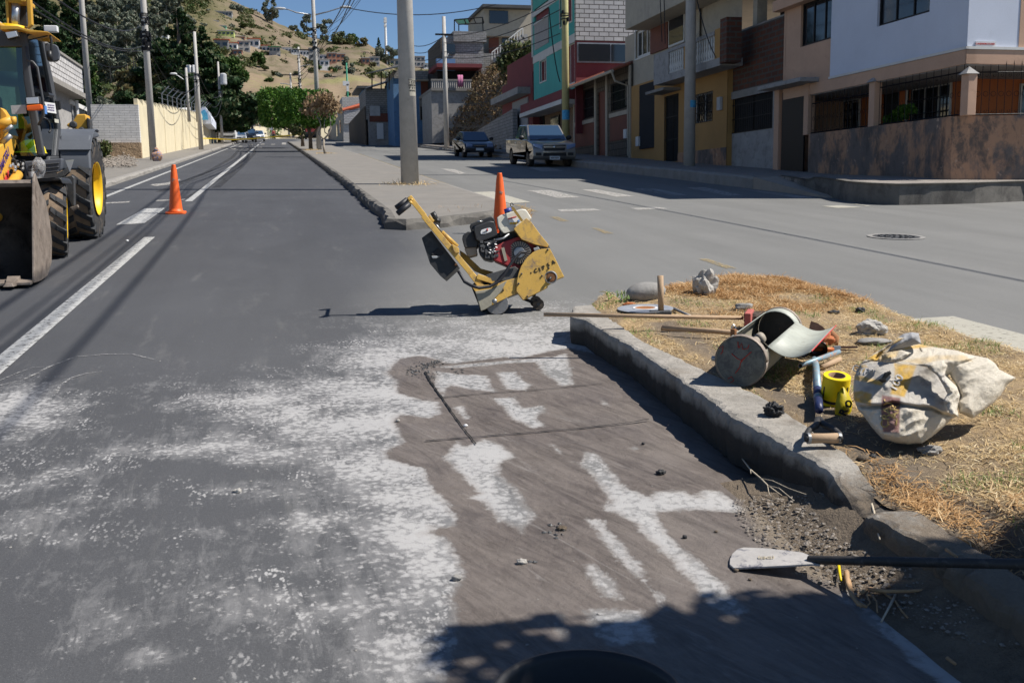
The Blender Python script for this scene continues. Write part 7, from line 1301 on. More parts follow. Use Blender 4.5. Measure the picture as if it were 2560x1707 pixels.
hilltree(680,64,-2,44,'euca','leaf_euca',2200,.5,131,'tall open eucalyptus on the crest against the sky', bare=.3, tm='trunk_pale'); hilltree(735,80,60,26,'bush','leaf_euca',700,.5,132,'rounded grey tree on the skyline left of the light pole', cat='shrub'); hilltree(768,86,40,34,'euca','leaf_euca',1500,.45,133,'grey tree on the skyline just left of the light pole', bare=.2)
hilltree(815,100,54,44,'euca','leaf_euca',2200,.45,134,'feathery eucalyptus right of the light pole top', bare=.1); hilltree(852,112,80,62,'round','leaf_bush',2600,.45,135,'broad dark green tree on the crest', bare=.05); hilltree(880,110,84,40,'round','leaf_green',1600,.4,136,'second green tree on the crest, right of the broad one', bare=.05); hilltree(908,118,92,36,'bush','leaf_brown',1000,.4,137,'brownish bush where the crest drops', cat='shrub')
hilltree(948,150,94,22,'conifer','leaf_conifer',1200,.35,138,'slim dark cypress on the right shoulder of the hill'); hilltree(965,162,118,58,'euca','leaf_euca',2400,.4,139,'spreading eucalyptus beside the phone mast', bare=.3); hilltree(872,196,138,34,'round','leaf_euca',2600,.35,140,'tall grey green tree standing in the field', bare=.02); hilltree(645,160,125,40,'round','leaf_green',1800,.35,141,'round dark tree below the hill houses', bare=.02)
hilltree(590,30,8,40,'bush','leaf_euca',900,.5,142,'low scrub on the upper slope', cat='shrub'); hilltree(610,68,50,22,'bush','leaf_bush',500,.4,143,'dark bush on the slope above the houses', cat='shrub'); hilltree(700,118,106,22,'bush','leaf_bush',500,.4,144,'dark green bush behind the hill houses', cat='shrub')
R = random.Random(5)
bu = [(697,190),(690,186),(672,202),(600,160),(580,185),(725,255),(655,285),(662,292),(648,280),(640,290),(880,225),(870,235),(860,215),(780,178),(760,170),(830,178),(845,175),(800,170),(920,178),(935,182),(540,60),(520,30),(500,15),(560,50),(600,90),(580,70),(650,60),(625,85),(560,90),(480,20),(545,110),(505,70),(600,40),(640,100),(720,95),(780,110),(840,125),(890,150),(930,165),(700,140),(590,150),(575,205),(610,215),(660,170),(740,185),(820,190),(960,190),(990,185)]
bul = ranked(bu, lambda v: 'upper' if v[1] < 75 else 'middle' if v[1] < 130 else 'village' if v[1] < 180 else 'lower' if v[1] < 220 else 'bottom', lambda n_, c_: f'small bush on the dry hill, {n_} from the left of its {c_} band')
for k, (px, py) in enumerate(bu):
    s_ = R.uniform(10, 20); hilltree(px, py, py-s_*.75, s_*1.3, 'bush', R.choice(['leaf_bush','leaf_green','leaf_euca','leaf_brown']), 260, .35, 200+k, bul[k], 'scattered hillside bushes', cat='bush')

R = np.random.RandomState(12); sc_ = []; Rr = []
while len(sc_) < 2600:
    px = R.uniform(230, 1080); t_ = R.rand()**.8; c_ = crest(px); py = HB-(HB-c_)*t_
    if (610 < px < 870 and py > 165) or (px > 870 and py > 195) or (c_ < -15 and py < -10): continue
    if mnoise.noise(Vector((px*.02, py*.05, 8)))+mnoise.noise(Vector((px*.07, py*.15, 3)))*.6 < .12+.2*R.rand()-(px < 560)*.35: continue
    sc_.append(hpt(px, py)+np.array([0, 0, .3])); Rr.append(R.uniform(.6, 2.0))
leaves('hill_scrub', sc_, Rr, 52000, .50, 'leaf_bush', None, 91, .55); tag(bpy.data.objects['hill_scrub'], 'low dry scrub speckling the hillside', 'scrub', kind='stuff')
# ---------------------------------------------------------------- houses on the hill
def hhouse(px0, px1, py0, py1, m, label, roof=None, wins=2, rows=1, dpt=8, group=None, D=None, name='hillside_house'):
    c = hpt((px0+px1)/2, py1); D = D or fwd(c); p0, p1 = D3(px0, py1, D), D3(px1, py1, D); w = p1[0]-p0[0]; h = (py1-py0)/F*D; t = thing(name, label, 'house', ((p0+p1)/2), group)
    z0 = min(p0[2], p1[2]); X0, Y0 = p0[0], p0[1]; a = MB(); a.bb(X0, X0+w, Y0, Y0+dpt, z0-3, z0+h); a.build('wall', m, t)
    for r_ in range(rows):
        for k in range(wins):
            wx_ = X0+w*(k+.5)/wins; wz = z0+h*(r_+.55)/rows; ww, wh = w/wins*.3, h/rows*.18
            a = MB(); a.bb(wx_-ww, wx_+ww, Y0-.12, Y0-.01, wz-wh, wz+wh); a.build('window', 'glass_dark', t)
    if roof: a = MB(); a.add([(X0-.4,Y0-.6,z0+h),(X0+w+.4,Y0-.6,z0+h),(X0+w+.4,Y0+dpt,z0+h+.9),(X0-.4,Y0+dpt,z0+h+.9),(X0-.4,Y0-.6,z0+h+.25),(X0+w+.4,Y0-.6,z0+h+.25),(X0+w+.4,Y0+dpt,z0+h+1.15),(X0-.4,Y0+dpt,z0+h+1.15)], [(3,2,1,0),(4,5,6,7),(0,1,5,4),(1,2,6,5),(2,3,7,6),(3,0,4,7)]); a.build('roof', roof, t)
    else: a = MB(); a.bb(X0-.2, X0+w+.2, Y0-.2, Y0+dpt, z0+h, z0+h+.3); a.build('parapet', 'hill_grey', t)
    return t
for a_ in ((518,546,53,64,'hill_white','plain white house above the mint green one',None,3,1),(535,566,65,77,'mint_wall','mint green house terrace above the lime one',None,2,1),(545,586,78,101,'lime_wall','lime green two storey house highest in the hill village',None,4,2),(536,572,100,122,'hill_grey','red roofed house just below the lime one','roof_red',2,1),(570,594,108,128,'hill_white','white house under a red roof right of the tree','roof_red',2,1),
    (590,612,92,106,'hill_brick','orange brick shed roofed house on the slope',None,2,1),(596,625,104,130,'hill_grey','grey unfinished house with open upper floor',None,2,2),(582,606,125,140,'hill_brick','small brick house below the grey one',None,2,1),(620,650,98,122,'hill_white','white gabled house with red roof','roof_red',2,1),(655,676,115,132,'hill_white','white house with red tin roof strip','roof_red',2,1),(674,702,118,148,'hill_grey','grey concrete house under a green roof','roof_green',3,2),(704,730,120,134,'hill_white','white house left of the pole cables',None,3,1),(728,750,124,146,'hill_white','white balconied house by the pole cables',None,3,2),(750,774,126,142,'hill_white','long white house behind the cables',None,3,1),(774,800,122,160,'hill_grey','tall grey block house beside the light pole',None,2,3),(796,822,138,150,'hill_white','white house front with blue window',None,2,1),(800,824,150,168,'hill_white','small bluish white house below the brick ones',None,2,1),(820,842,134,158,'hill_brick','brick house left of its brick twin',None,2,2),(841,864,136,158,'hill_brick','wide brick house at the end of the row',None,2,2),(905,925,146,160,'hill_brick','low brick house on the right shoulder',None,2,1),(925,950,144,164,'hill_grey','grey unfinished house on the right shoulder',None,2,2),(952,1000,148,166,'hill_grey','long grey house right of the cypress',None,4,1),(1032,1064,142,166,'hill_grey','stepped grey house right of the big pole',None,3,2),(1060,1078,160,172,'hill_white','small white house farthest right on the hill',None,2,1),(512,580,28,40,'hill_grey','long low shed high on the slope',None,8,1),(218,240,76,100,'hill_white','white house seen through the trees behind the pole','roof_red',2,1),(380,420,78,100,'hill_white','white house half hidden in the grove',None,3,1),(385,400,125,138,'hill_white','small white house low in the grove',None,2,1),(676,698,308,318,'hill_grey','little grey and white hut at the foot of the slope',None,1,1)):
    px0, px1, py0, py1, m, lab, roof, wi, ro = a_; hhouse(px0, px1, py0, py1, m, lab, roof, wi, ro, group='houses on the hill')
# far cream wall across the street end, with graffiti fence on its left
fw_ = thing('far_wall', 'long cream boundary wall crossing the far end of the street', 'wall', AY(720,340,185)); a = MB(); P = [(598,318,360,150),(640,316,352,172),(700,322,350,190),(834,310,347,195)]
for (xa,ta,ba,Ya),(xb,tb,bb_,Yb) in zip(P, P[1:]): a = MB(); A0, A1, B0, B1 = AY(xa,ba,Ya), AY(xa,ta,Ya), AY(xb,bb_,Yb), AY(xb,tb,Yb); v_ = np.array([0,.3,0]); a.hexa([A0-np.array([0,0,2]), B0-np.array([0,0,2]), B0+v_-np.array([0,0,2]), A0+v_-np.array([0,0,2]), A1, B1, B1+v_, A1+v_]); a.build('wall_section', 'cream', fw_)
for px in range(610, 834, 13): a = MB(); p = AY(px, np.interp(px, [598,640,700,834], [318,316,322,310]), float(np.interp(px, [598,640,700,834], [150,172,190,195]))); a.box(p+np.array([0,-.1,.12]), (.35,.3,.35)); a.build('coping_tooth', 'concrete', fw_)
gf = thing('mural_wall', 'low painted mural wall in blue and white rounds behind the parked vans', 'wall', AY(575,345,140)); 
for x, y, r_, m in ((548,325,9,'sign_yellow'),(567,322,9,'green_tin'),(577,330,12,'sign_white'),(586,326,9,'sign_blue'),(594,327,11,'poster_blue'),(603,332,8,'sign_blue')): a = MB(); p = AY(x, y, 140); a.lathe([(r_/F*140,0),(r_/F*140,.25),(.001,.25)], p, (0,1,0), 20); a.build('painted_round', m, gf)
a = MB(); A0, B0 = AY(540,330,140.3), AY(612,330,140.3); a.bb(A0[0], B0[0], 140.3, 140.5, A0[2]-3, A0[2]+.1); a.build('wall', 'hill_white', gf)
# ---------------------------------------------------------------- middle distance, right side
def by_(par, name, m, px0, px1, py0, py1, Y, dpt, bev=0, drop=0):     # box whose front face shows between photo corners at distance Y
    A0, A1 = AY(px0, py1, Y), AY(px1, py0, Y); a = MB(); a.bb(A0[0], A1[0], Y, Y+dpt, A0[2]-drop, A1[2]); return a.build(name, m, par, bevel=bev)
t = thing('white_block_building', 'white painted block building with a red roof edge at the bend of the road', 'building', AY(865,345,135)); by_(t,'wall','block_white',859,912,243,346,135,12,drop=2); a = MB(); q0, q1 = AY(859,345,135), AY(859,275,135); a.bb(q0[0]-.02, q0[0]+.02, 135.1, 175, q0[2]-2, q1[2]); a.build('street_facade', 'cream_bldg', t); a = MB(); a.tube([AY(857,276,134.9), AY(903,263,134.9)], .25, 4); a.build('roof_edge', 'roof_red', t)
for Y_ in (139, 147): a = MB(); a.bb(q0[0]-.1, q0[0]-.03, Y_, Y_+2.2, q1[2]-2.6, q1[2]-1); a.build('window', 'glass_dark', t)
by_(t,'lower_roof','block_light',860,905,276,310,134.8,.2)
t = thing('roadside_ruin', 'crumbling grey block house with patched plaster beside the road bend', 'building', AY(950,352,104)); by_(t,'wall','block_grey',916,990,222,300,104,8); by_(t,'plastered_wall','plaster_grey',922,1000,285,352,103.8,8,drop=2); by_(t,'stain','brownred',924,1000,284,305,103.7,.06); a = MB(); q0, q1 = AY(916,352,104), AY(916,235,104); a.bb(q0[0]-.05, q0[0]+.05, 104.1, 128, q0[2]-2, q1[2]-1.2); a.build('side_wall', 'tile_brown', t); by_(t,'tin_patch','transformer',925,950,265,290,103.65,.05); by_(t,'poster','sign_white',943,958,308,348,103.6,.05)
a = MB(); a.hexa([AY(914,224,103.5),AY(1010,195,103.5),AY(1010,192,112),AY(914,221,112),AY(914,221,103.5),AY(1010,192,103.5),AY(1010,189,112),AY(914,218,112)]); a.build('roof', 'sheetroof', t); by_(t,'doorway','brick_dark',975,1000,255,352,103.5,.2)
t = thing('blue_house', 'faded blue house with brown door and a dark metal canopy roof above', 'house', AY(1030,300,98)); by_(t,'wall','blue_wall',986,1092,195,305,98,8,drop=3); by_(t,'parapet','block_grey',985,1092,178,196,97.9,8); by_(t,'door','brownred',1053,1072,200,242,97.85,.1); by_(t,'awning','cream_bldg',1043,1072,198,202,97,.9); by_(t,'lower_wall','concrete',1050,1075,245,300,97.8,.3); by_(t,'lower_door','dark_void',1052,1075,267,300,97.7,.1)
a = MB(); a.hexa([AY(915,186,94),AY(1000,168,94),AY(1000,166,104),AY(925,184,104),AY(915,183,94),AY(1000,165,94),AY(1000,163,104),AY(925,181,104)]); a.build('canopy_roof', 'sheetroof', t); a = MB()
for px in (930, 953, 973): a.tube([AY(px,225,95), AY(px,180,95)], .06, 6)
a.build('canopy_posts', 'iron', t); by_(t,'rear_wing','blue_wall',908,930,215,235,110,6); by_(t,'rear_roof','sheetroof',893,928,215,221,109,8)
t = thing('stacked_house', 'grey block house stacked on terraces with laundry on a balustraded balcony', 'house', AY(1130,300,90)); by_(t,'wall','block_grey',1105,1208,100,160,92,8); by_(t,'upper_wall','block_grey',1134,1216,80,104,91.8,8); by_(t,'window','glass_dark',1115,1138,112,135,91.7,.3); by_(t,'side','tile_brown',1103,1112,95,160,91.9,8); by_(t,'eave','dkred',1092,1205,160,168,89,5); by_(t,'blue_screen','blue_wall',1092,1138,148,176,91,.5)
by_(t,'dark_storey','dark_void',1094,1205,168,206,91.5,6); by_(t,'terrace_slab','concrete',1078,1182,221,227,88,8); by_(t,'retaining_wall','plaster_grey',1080,1180,226,300,88.2,6,drop=2); by_(t,'handrail','concrete',1078,1180,199,202,88,.3)
for px in range(1080, 1180, 5): a = MB(); a.tube([AY(px,221,88.1), AY(px,201,88.1)], .09, 6); a.build('baluster', 'plaster_grey', t)
by_(t,'lower_terrace','plaster_grey',1205,1260,172,232,90,5); a = MB()
for px in range(1208, 1258, 5): a.tube([AY(px,190,89.8), AY(px,174,89.8)], .07, 5)
a.build('lower_balustrade', 'plaster_grey', t)
a = MB(); R = random.Random(3); 
p0, p1 = AY(1144,188,87.8), AY(1157,188,87.8); o = []
for k in range(9):
    for z_ in (0, -1.0): q = p0+(p1-p0)*k/8; o.append(q+np.array([0, .06*math.sin(k*2), z_]))
a.add(o, [(2*k, 2*k+1, 2*k+3, 2*k+2) for k in range(8)]); tag(a.build('laundry', 'laundry', smooth=True, solid=.01), 'pink washing hung over the terrace balustrade', 'laundry')
t = thing('cream_hill_house', 'cream house at the top of the stairs with one dark square window', 'house', AY(1260,100,96)); by_(t,'wall','cream_bldg',1210,1330,17,90,96,8); by_(t,'roof','sheetroof',1207,1335,14,18,95,10); by_(t,'window','glass_dark',1224,1270,28,59,95.9,.2); by_(t,'lower_wall','cream_bldg',1222,1330,88,150,97,7); by_(t,'red_wall','brownred',1223,1247,90,137,96.8,.3); by_(t,'dark_window','glass_dark',1256,1290,86,116,96.8,.3); by_(t,'lower_block','block_grey',1205,1335,136,190,95,6)
a = MB()
for k in range(9): p = AY(1236+k*9, 152-k*7, 93-k*.0); a.box(p, (.5,1.4,.5))
a.build('stairs', 'plaster_grey', t); a = MB()
for k in range(12): a.tube([AY(1230+k*7,150-k*5.5,92), AY(1230+k*7,132-k*5.5,92)], .05, 5)
a.tube([AY(1230,132,92), AY(1307,71,92)], .06, 5); a.build('stair_railing', 'white_trim', t)
t = thing('pergola', 'light metal pergola frame with green plastic sheet on the roof terrace', 'pergola', AY(1170,80,93)); a = MB()
for p, q in (((1136,50),(1136,82)),((1147,62),(1147,84)),((1136,50),(1206,44)),((1147,62),(1210,58)),((1136,50),(1147,62)),((1206,44),(1210,58)),((1160,48),(1166,61)),((1184,46),(1190,59)),((1206,44),(1208,80))): a.tube([AY(*p,93), AY(*q,93)], .05, 4)
a.build('frame', 'iron', t); a = MB(); a.quad(AY(1138,51,93.05), AY(1168,48,93.05), AY(1174,60,93.05), AY(1149,62,93.05)); a.build('green_sheet', 'mint_wall', t, solid=.02)
# planted bank
b_ = []; nb1, nb2 = 40, 14; a = MB()
for i in range(nb1):
    y = 60+i*1.7
    for j in range(nb2):
        f = j/(nb2-1); H_ = 1.0+6.0*sstep(64, 76, y)*(1-.55*sstep(92, 124, y)); h = H_*(1-(1-f)**2.2) if f < 1 else H_; x = 14.6+6*f; n = mnoise.noise(Vector((x*.7, y*.3, 0)))*.5; b_.append((x-n*.6, y, gz(y, .1+h+n*(.4 if j else 0))))
a.add(b_, [(i*nb2+j, i*nb2+j+1, (i+1)*nb2+j+1, (i+1)*nb2+j) for i in range(nb1-1) for j in range(nb2-1)]); bank = a.build('bank', 'soil', smooth=True); struct(bank)
bb_ = [p for p in b_ if 64 < p[1] < 122]; leaves('bank_scrub', bb_, np.full(len(bb_), .75), 50000, .09, 'dry_bank', None, 51, .6, hang=.3); tag(bpy.data.objects['bank_scrub'], 'dry brown creepers and grass covering the roadside bank', 'scrub', kind='stuff')
tp_ = [p for i, p in enumerate(b_) if i % nb2 >= nb2-5 and 64 < p[1] < 110]; leaves('bank_grass', tp_, np.full(len(tp_), .5), 12000, .13, 'leaf_bush', None, 52, .6); tag(bpy.data.objects['bank_grass'], 'sunlit green grass along the top of the roadside bank', 'grass', kind='stuff')
a = MB(); a.hexa([(14.4,62,gz(62)),(14.7,62,gz(62)),(14.7,76,gz(76)),(14.4,76,gz(76)),(14.4,62,gz(62,2.8)),(14.7,62,gz(62,2.8)),(14.7,76,gz(76,1.2)),(14.4,76,gz(76,1.2))]); tag(a.build('block_retaining_wall', 'block_grey'), 'rough grey block retaining wall at the foot of the bank', 'wall')
pl_ = []
R = random.Random(9); gpt = thing('climbing_plants', 'tangle of green climbing plants between the teal house and the stairs', 'plant', AY(1290,190,76)); leaves('foliage', [AY(R.uniform(1262,1330), R.uniform(118,205), 76) for _ in range(26)], [.7]*26, 3500, .13, 'leaf_bush', gpt, 60)
gpt = thing('garden_plant', 'leafy sunlit garden plant seen through the railings of the corner house', 'plant', AX(2245,305,15.8)); leaves('foliage', [AX(px, py, 15.8) for px, py in ((2215,300),(2228,294),(2240,285),(2252,275),(2262,272),(2275,270),(2282,276),(2245,298),(2222,303),(2262,290))], [.10]*10, 900, .05, 'leaf_ficus', gpt, 61)
# ---------------------------------------------------------------- left side
t = thing('grey_block_house', 'grey house with whitish block parapet behind the backhoe loader', 'house', (-11, 42, gz(42))); XL = -9.2; pt = lambda px, py: AX(px, py, XL)
yA, yB = pt(100,200)[1], 51.8; zpt = pt(236,212)[2]; zpb = pt(236,262)[2]; a = MB(); a.bb(XL-8,XL,30,yB,gz(30),zpb); a.build('wall', 'plaster_grey', t); a = MB(); a.bb(XL-7.8,XL+.45,40.5,yB-.1,zpb,zpt+.1); a.build('parapet', 'block_light', t); a = MB(); a.bb(XL-7.6,XL+.3,30,40.4,zpb,zpt-.05); a.build('parapet', 'block_light', t); a = MB(); a.bb(XL-7.9,XL+.55,40.4,yB+.05,zpb-.22,zpb-.003); a.build('slab_edge', 'concrete', t)
a = MB(); a.bb(XL-7.9,XL+.5,40.45,yB,zpt+.1,zpt+.2); a.build('coping', 'concrete', t); w_ = (pt(178,280)[1], pt(212,280)[1]); a = MB(); a.bb(XL,XL+.03,w_[0]+0,w_[1],pt(200,300)[2]-1.2,pt(200,275)[2]); a.build('window', 'glass_dark', t); a = MB(); a.bb(XL,XL+.06,w_[0]-.3,w_[1]+.3,pt(200,272)[2],pt(200,262)[2]); a.build('lintel', 'white_trim', t); a = MB(); a.tube([(XL+.1,yB-.2,gz(52)),(XL+.1,yB-.2,zpb-.3)], .09, 8); a.build('downpipe', 'sign_white', t)
t = thing('whitewashed_wall', 'whitewashed block wall on a rough stone base beside the grey house', 'wall', AY(290,395,53)); YW = 53.5; A0, A1, A2 = AY(236,395,YW), AY(345,262,YW), AY(345,357,YW); a = MB(); a.bb(A0[0],A1[0],YW,YW+.25,A2[2],A1[2]); a.build('wall', 'whitewash', t); a = MB(); a.bb(A0[0],A1[0]+.02,YW-.12,YW+.25,gz(YW)-.3,A2[2]); a.build('stone_base', mat('stone_base', (.38,.27,.17), .95, .25, 2.2, 1, 4, dirt=(.2,.14,.09), dk=(.5,.7), dsc=2.5, bd=.15), t)
XW = AY(344,262,YW)[0]; t = thing('cream_wall', 'long cream boundary wall with toothed top and bent barbed wire posts', 'wall', (XW, 90, gz(90))); zt0 = 2.75; k = 0; y = YW+.02; R = random.Random(2)
while y < 137: 
    y2 = min(137, y+6.0); a = MB(); x0, x1 = XW+.0*(y-54), XW; a.hexa([(XW-.2,y,gz(y)-.2),(XW,y,gz(y)-.2),(XW,y2-.06,gz(y2)-.2),(XW-.2,y2-.06,gz(y2)-.2),(XW-.2,y,gz(y,zt0)),(XW,y,gz(y,zt0)),(XW,y2-.06,gz(y2,zt0)),(XW-.2,y2-.06,gz(y2,zt0))])
    for q in range(3): yy = y+q*2+.1; a.prism([(XW-.01,yy,gz(yy,zt0)),(XW-.01,yy+1.8,gz(yy+1.8,zt0)),(XW-.01,yy+1.8,gz(yy+1.8,zt0+.05)),(XW-.01,yy+.3,gz(yy,zt0+.30)),(XW-.01,yy,gz(yy,zt0+.30))], (-.18,0,0))
    a.build('wall_panel', 'cream', t); a = MB(); a.bb(XW-.22,XW+.03,y2-.16,y2-.02,gz(y2)-.2,gz(y2,zt0-.05)); a.build('pier', 'cream', t); y = y2
yy = 66
while yy < 135:
    a = MB(); z0 = gz(yy, zt0); a.tube([(XW-.1,yy,z0),(XW-.1,yy,z0+.95),(XW+.35,yy,z0+1.4)], .035, 5); a.build('wire_post', 'steel_grey', t); yy += 3.2
a = MB()
for dz, dx in ((.35,0),(.65,0),(.95,0),(1.3,.35)): a.tube([(XW-.1+dx,64,gz(64,zt0+dz)),(XW-.1+dx,134,gz(134,zt0+dz))], .012, 3)
a.build('barbed_wire', 'steel_grey', t)
t = thing('white_hall', 'low white hall with pale blue painted gable behind the cream wall', 'building', AY(480,300,95)); A0, A1 = AY(412,300,100), AY(474,278,100); a = MB(); a.bb(A0[0],A1[0],100,108,A0[2]-3,A1[2]); a.build('wall', 'white_wall', t); a = MB(); a.hexa([AY(410,288,99),AY(476,282,99),AY(476,272,106),AY(410,276,106),AY(410,285,99),AY(476,279,99),AY(476,269,106),AY(410,273,106)]); a.build('roof', 'hill_white', t); a = MB(); a.prism([AY(474,310,99),AY(528,310,99),AY(528,293,99),AY(513,267,99),AY(474,280,99)], (0,8,0)); a.build('gable', 'white_wall', t); a = MB(); a.prism([AY(492,300,98.9),AY(520,300,98.9),AY(519,285,98.9),AY(511,274,98.9),AY(495,284,98.9)], (0,.05,0)); a.build('mural', 'poster_blue', t)
sp = []; R = random.Random(15)
for k in range(1600): px, py = R.uniform(228,335), R.uniform(386,420); g = G(px, py, .13); sp.append((g[0]+R.gauss(0,.1), g[1]+R.gauss(0,.4), gz(g[1],.14)+abs(R.gauss(0,.08)), R.uniform(.02,.09)))
gravel('rubble', sp, 'pale rubble heaped on the pavement below the whitewashed wall', m='pebble', seed=5)
g = AY(252,398,51); gpt = thing('hedge_shrub', 'scrubby reddish green shrub at the corner of the stone base', 'shrub', g); leaves('foliage', [AY(px, py, 51) for px, py in ((246,385),(254,375),(262,368),(250,395),(258,388))], [.35]*5, 900, .08, 'leaf_bush', gpt, 62)
g = G(393,403,.13); t = thing('rubbish_sack', 'brown and blue rubbish sack at the foot of the first pole', 'sack', g); a = MB(); a.ico((g[0],g[1],g[2]+.22), (.24,.2,.28), 3, .2, 2, 4); a.build('sack', 'cloth_mix', t, smooth=True); a = MB(); a.ico((g[0]-.02,g[1],g[2]+.52), (.1,.1,.1), 2, .3, 2, 5); a.build('knot', 'cloth_mix', t, smooth=True)
# ---------------------------------------------------------------- poles and wires
def pole(label, base, H, r0, r1, m='pole_conc', grp='utility poles along the street', name='utility_pole', cat='pole', hw=None):
    b_ = np.array(base, float); t = thing(name, label, cat, b_, grp); a = MB(); a.tube([b_, b_+np.array([0,0,H*.5]), b_+np.array([0,0,H])], [r0,(r0+r1)/2,r1], 20); a.build('shaft', m, t, smooth=True)
    if hw:
        R = random.Random(int(H*100)); a = MB()
        for z0, z1, n in hw:
            for k in range(n): z = R.uniform(z0, z1); q = R.uniform(0, 6.28); r_ = r0+(r1-r0)*z/H; c_ = b_+np.array([r_*math.cos(q)*1.25, r_*math.sin(q)*1.25, z]); a.box(c_, (R.uniform(.05,.18),R.uniform(.05,.12),R.uniform(.05,.2)), q)
            for k in range(max(1, n//3)): z = R.uniform(z0, z1); a.lathe([(r0+.015,0),(r0+.015,.05)], b_+np.array([0,0,z]), (0,0,1), 14, cap=False)
        a.build('cable_hardware', 'iron', t)
    return t
def hAt(b_, py): return (AY(0,0,b_[1]) is None) or 0
def Htop(b_, px, py): return AY(px, py, b_[1])[2]-b_[2]
b0 = G(1025,460,.15); P12 = pole('thickest concrete pole in front, pasted with a torn flyer', b0, 11.5, .235, .15, hw=None)
def wrapon(t, b_, r_, z0, z1, q0, q1, m, nm): 
    a = MB(); n = 10; a.add([(b_[0]+r_*math.cos(q0+(q1-q0)*i/n), b_[1]+r_*math.sin(q0+(q1-q0)*i/n), b_[2]+z) for z in (z0, z1) for i in range(n+1)], [(i, i+1, n+2+i, n+1+i) for i in range(n)]); return a.build(nm, m, t)
zc1 = Htop(b0,1030,242); zc0 = Htop(b0,1030,200); wrapon(P12, b0, .222, zc1, zc0, rad(-82), rad(-28), 'mark_cream', 'flyer')
fx = Vector((math.cos(rad(33)), math.sin(rad(33)), 0)); dN = Vector((math.cos(rad(-57)), math.sin(rad(-57)), 0))
for s_, z_, sz_ in (('TESIS', .83, .14), ('ASESORIA', .62, .07), ('09 87 52', .46, .075), ('APUNTES', .30, .06)): 
    def wrapfn(p, z_=z_): u = (p-Vector(V(b0))).dot(fx); q = rad(-57)+u/.224; return Vector((b0[0]+.2245*math.cos(q), b0[1]+.2245*math.sin(q), p.z))
    text(s_, sz_, Vector((b0[0],b0[1],b0[2]+zc1+(zc0-zc1)*z_)), fx, (0,0,1), 'black_ink', P12, 'flyer_lettering', 0, wrapfn, bold=.002, sx=.8)
wrapon(P12, b0, .2365, 0, .62, 0, 6.28, 'white_trim', 'painted_foot') if 0 else None
b1 = G(384,400,.13); P1 = pole('first concrete pole on the left pavement, hung with cable clamps', b1, 12, .165, .12, hw=[(Htop(b1,365,62),Htop(b1,360,36),14),(Htop(b1,368,128),Htop(b1,364,80),46)])
b2 = AY(228,330,62); pole('white pole rising behind the grey block house with a street lamp arm', b2, 14, .17, .13)
b3 = G(503,374,.13); pole('concrete pole on the left pavement where the yellow tape is tied', b3, Htop(b3,487,80), .17, .10, hw=[(Htop(b3,495,210),Htop(b3,495,185),12)])
b4 = AY(473,305,78); P4 = pole('short lamp pole behind the cream wall with one arm to the left', b4, Htop(b4,459,170), .12, .08, name='street_lamp', cat='street lamp'); a = MB(); a.tube([AY(460,200,78), AY(445,190,78), AY(436,185,78)], .04, 6); a.build('arm', 'steel_grey', P4); a = MB(); a.ico(AY(434,185,78), (.28,.12,.08), 2, .05); a.build('lamp_head', 'sign_white', P4)
b5 = AY(494,305,80); P5 = pole('floodlight pole behind the cream wall with two white heads', b5, Htop(b5,483,165), .11, .08, name='street_lamp', cat='street lamp')
for px, q in ((472,-.5),(486,.5)): a = MB(); a.box(AY(px,173,79.9), (.32,.2,.55), q); a.build('floodlight', 'sign_white', P5, bevel=.03)
b6 = G(556,360,.13); P6 = pole('concrete pole with a pale transformer before the end of the cream wall', b6, Htop(b6,553,155), .15, .09, hw=[(Htop(b6,555,250),Htop(b6,555,215),14)]); a = MB(); a.lathe([(.32,0),(.34,.1),(.34,1.0),(.2,1.1),(.001,1.1)], AY(559,212,b6[1]-.3), (0,0,1), 16); a.build('transformer', 'transformer', P6, smooth=False)
b7 = AY(604,345,125); pole('slim distant pole left of the far mural', b7, Htop(b7,598,226), .17, .12); b8 = AY(632,345,135); pole('slim dark pole by the far grey signs', b8, Htop(b8,629,245), .18, .14, 'dark_metal', hw=[(2,6,6)])
b9 = G(798,374,.15); P9 = pole('street light pole on the median with two lamp arms', b9, 14, .18, .11, name='street_lamp', cat='street lamp', hw=[(Htop(b9,785,125),Htop(b9,785,118),6),(Htop(b9,785,110),Htop(b9,783,70),12)])
for s_, pts in ((1, ((778,38),(740,32),(722,25),(710,23))), (1, ((787,38),(820,30),(845,22),(856,19)))):
    a = MB(); a.tube([AY(*p, b9[1]) for p in pts], [.055,.045,.04,.04], 8); a.build('lamp_arm', 'steel_grey', P9, smooth=True); a = MB(); p = AY(*pts[-1], b9[1]); sg = -1 if pts[-1][0] < 780 else 1; a.ico((p[0]+sg*.25, p[1], p[2]+.02), (.42,.14,.09), 3, .05); a.build('lamp_head', 'transformer', P9, smooth=True)
wrapon(P9, b9, .182, Htop(b9,800,302), Htop(b9,800,287), rad(-150), rad(-10), 'poster_blue', 'blue_sticker')
b10 = G(756,352,.15); P10 = pole('cable laden pole behind the clipped trees with a crossarm', b10, Htop(b10,743,118), .19, .13, hw=[(Htop(b10,750,216),Htop(b10,750,190),26),(Htop(b10,748,160),Htop(b10,746,140),8)]); a = MB(); a.box(AY(755,125,b10[1]-.2), (2.4,.12,.12)); a.build('crossarm', 'iron', P10); a = MB(); a.tube([AY(750,167,b10[1]),AY(775,162,b10[1])], .06, 6); a.build('lamp_arm', 'steel_grey', P10)
b11 = AY(733,345,140); P11 = pole('farther pole with crossarm and lamp left of the clipped trees', b11, Htop(b11,726,183), .17, .12, hw=[(12,13.5,5)]); a = MB(); a.box(AY(728,188,139.8), (3,.12,.12)); a.build('crossarm', 'iron', P11); a = MB(); a.tube([AY(728,213,139.9),AY(712,210,139.9),AY(700,209,139.9)], .06, 6); a.build('lamp_arm', 'steel_grey', P11)
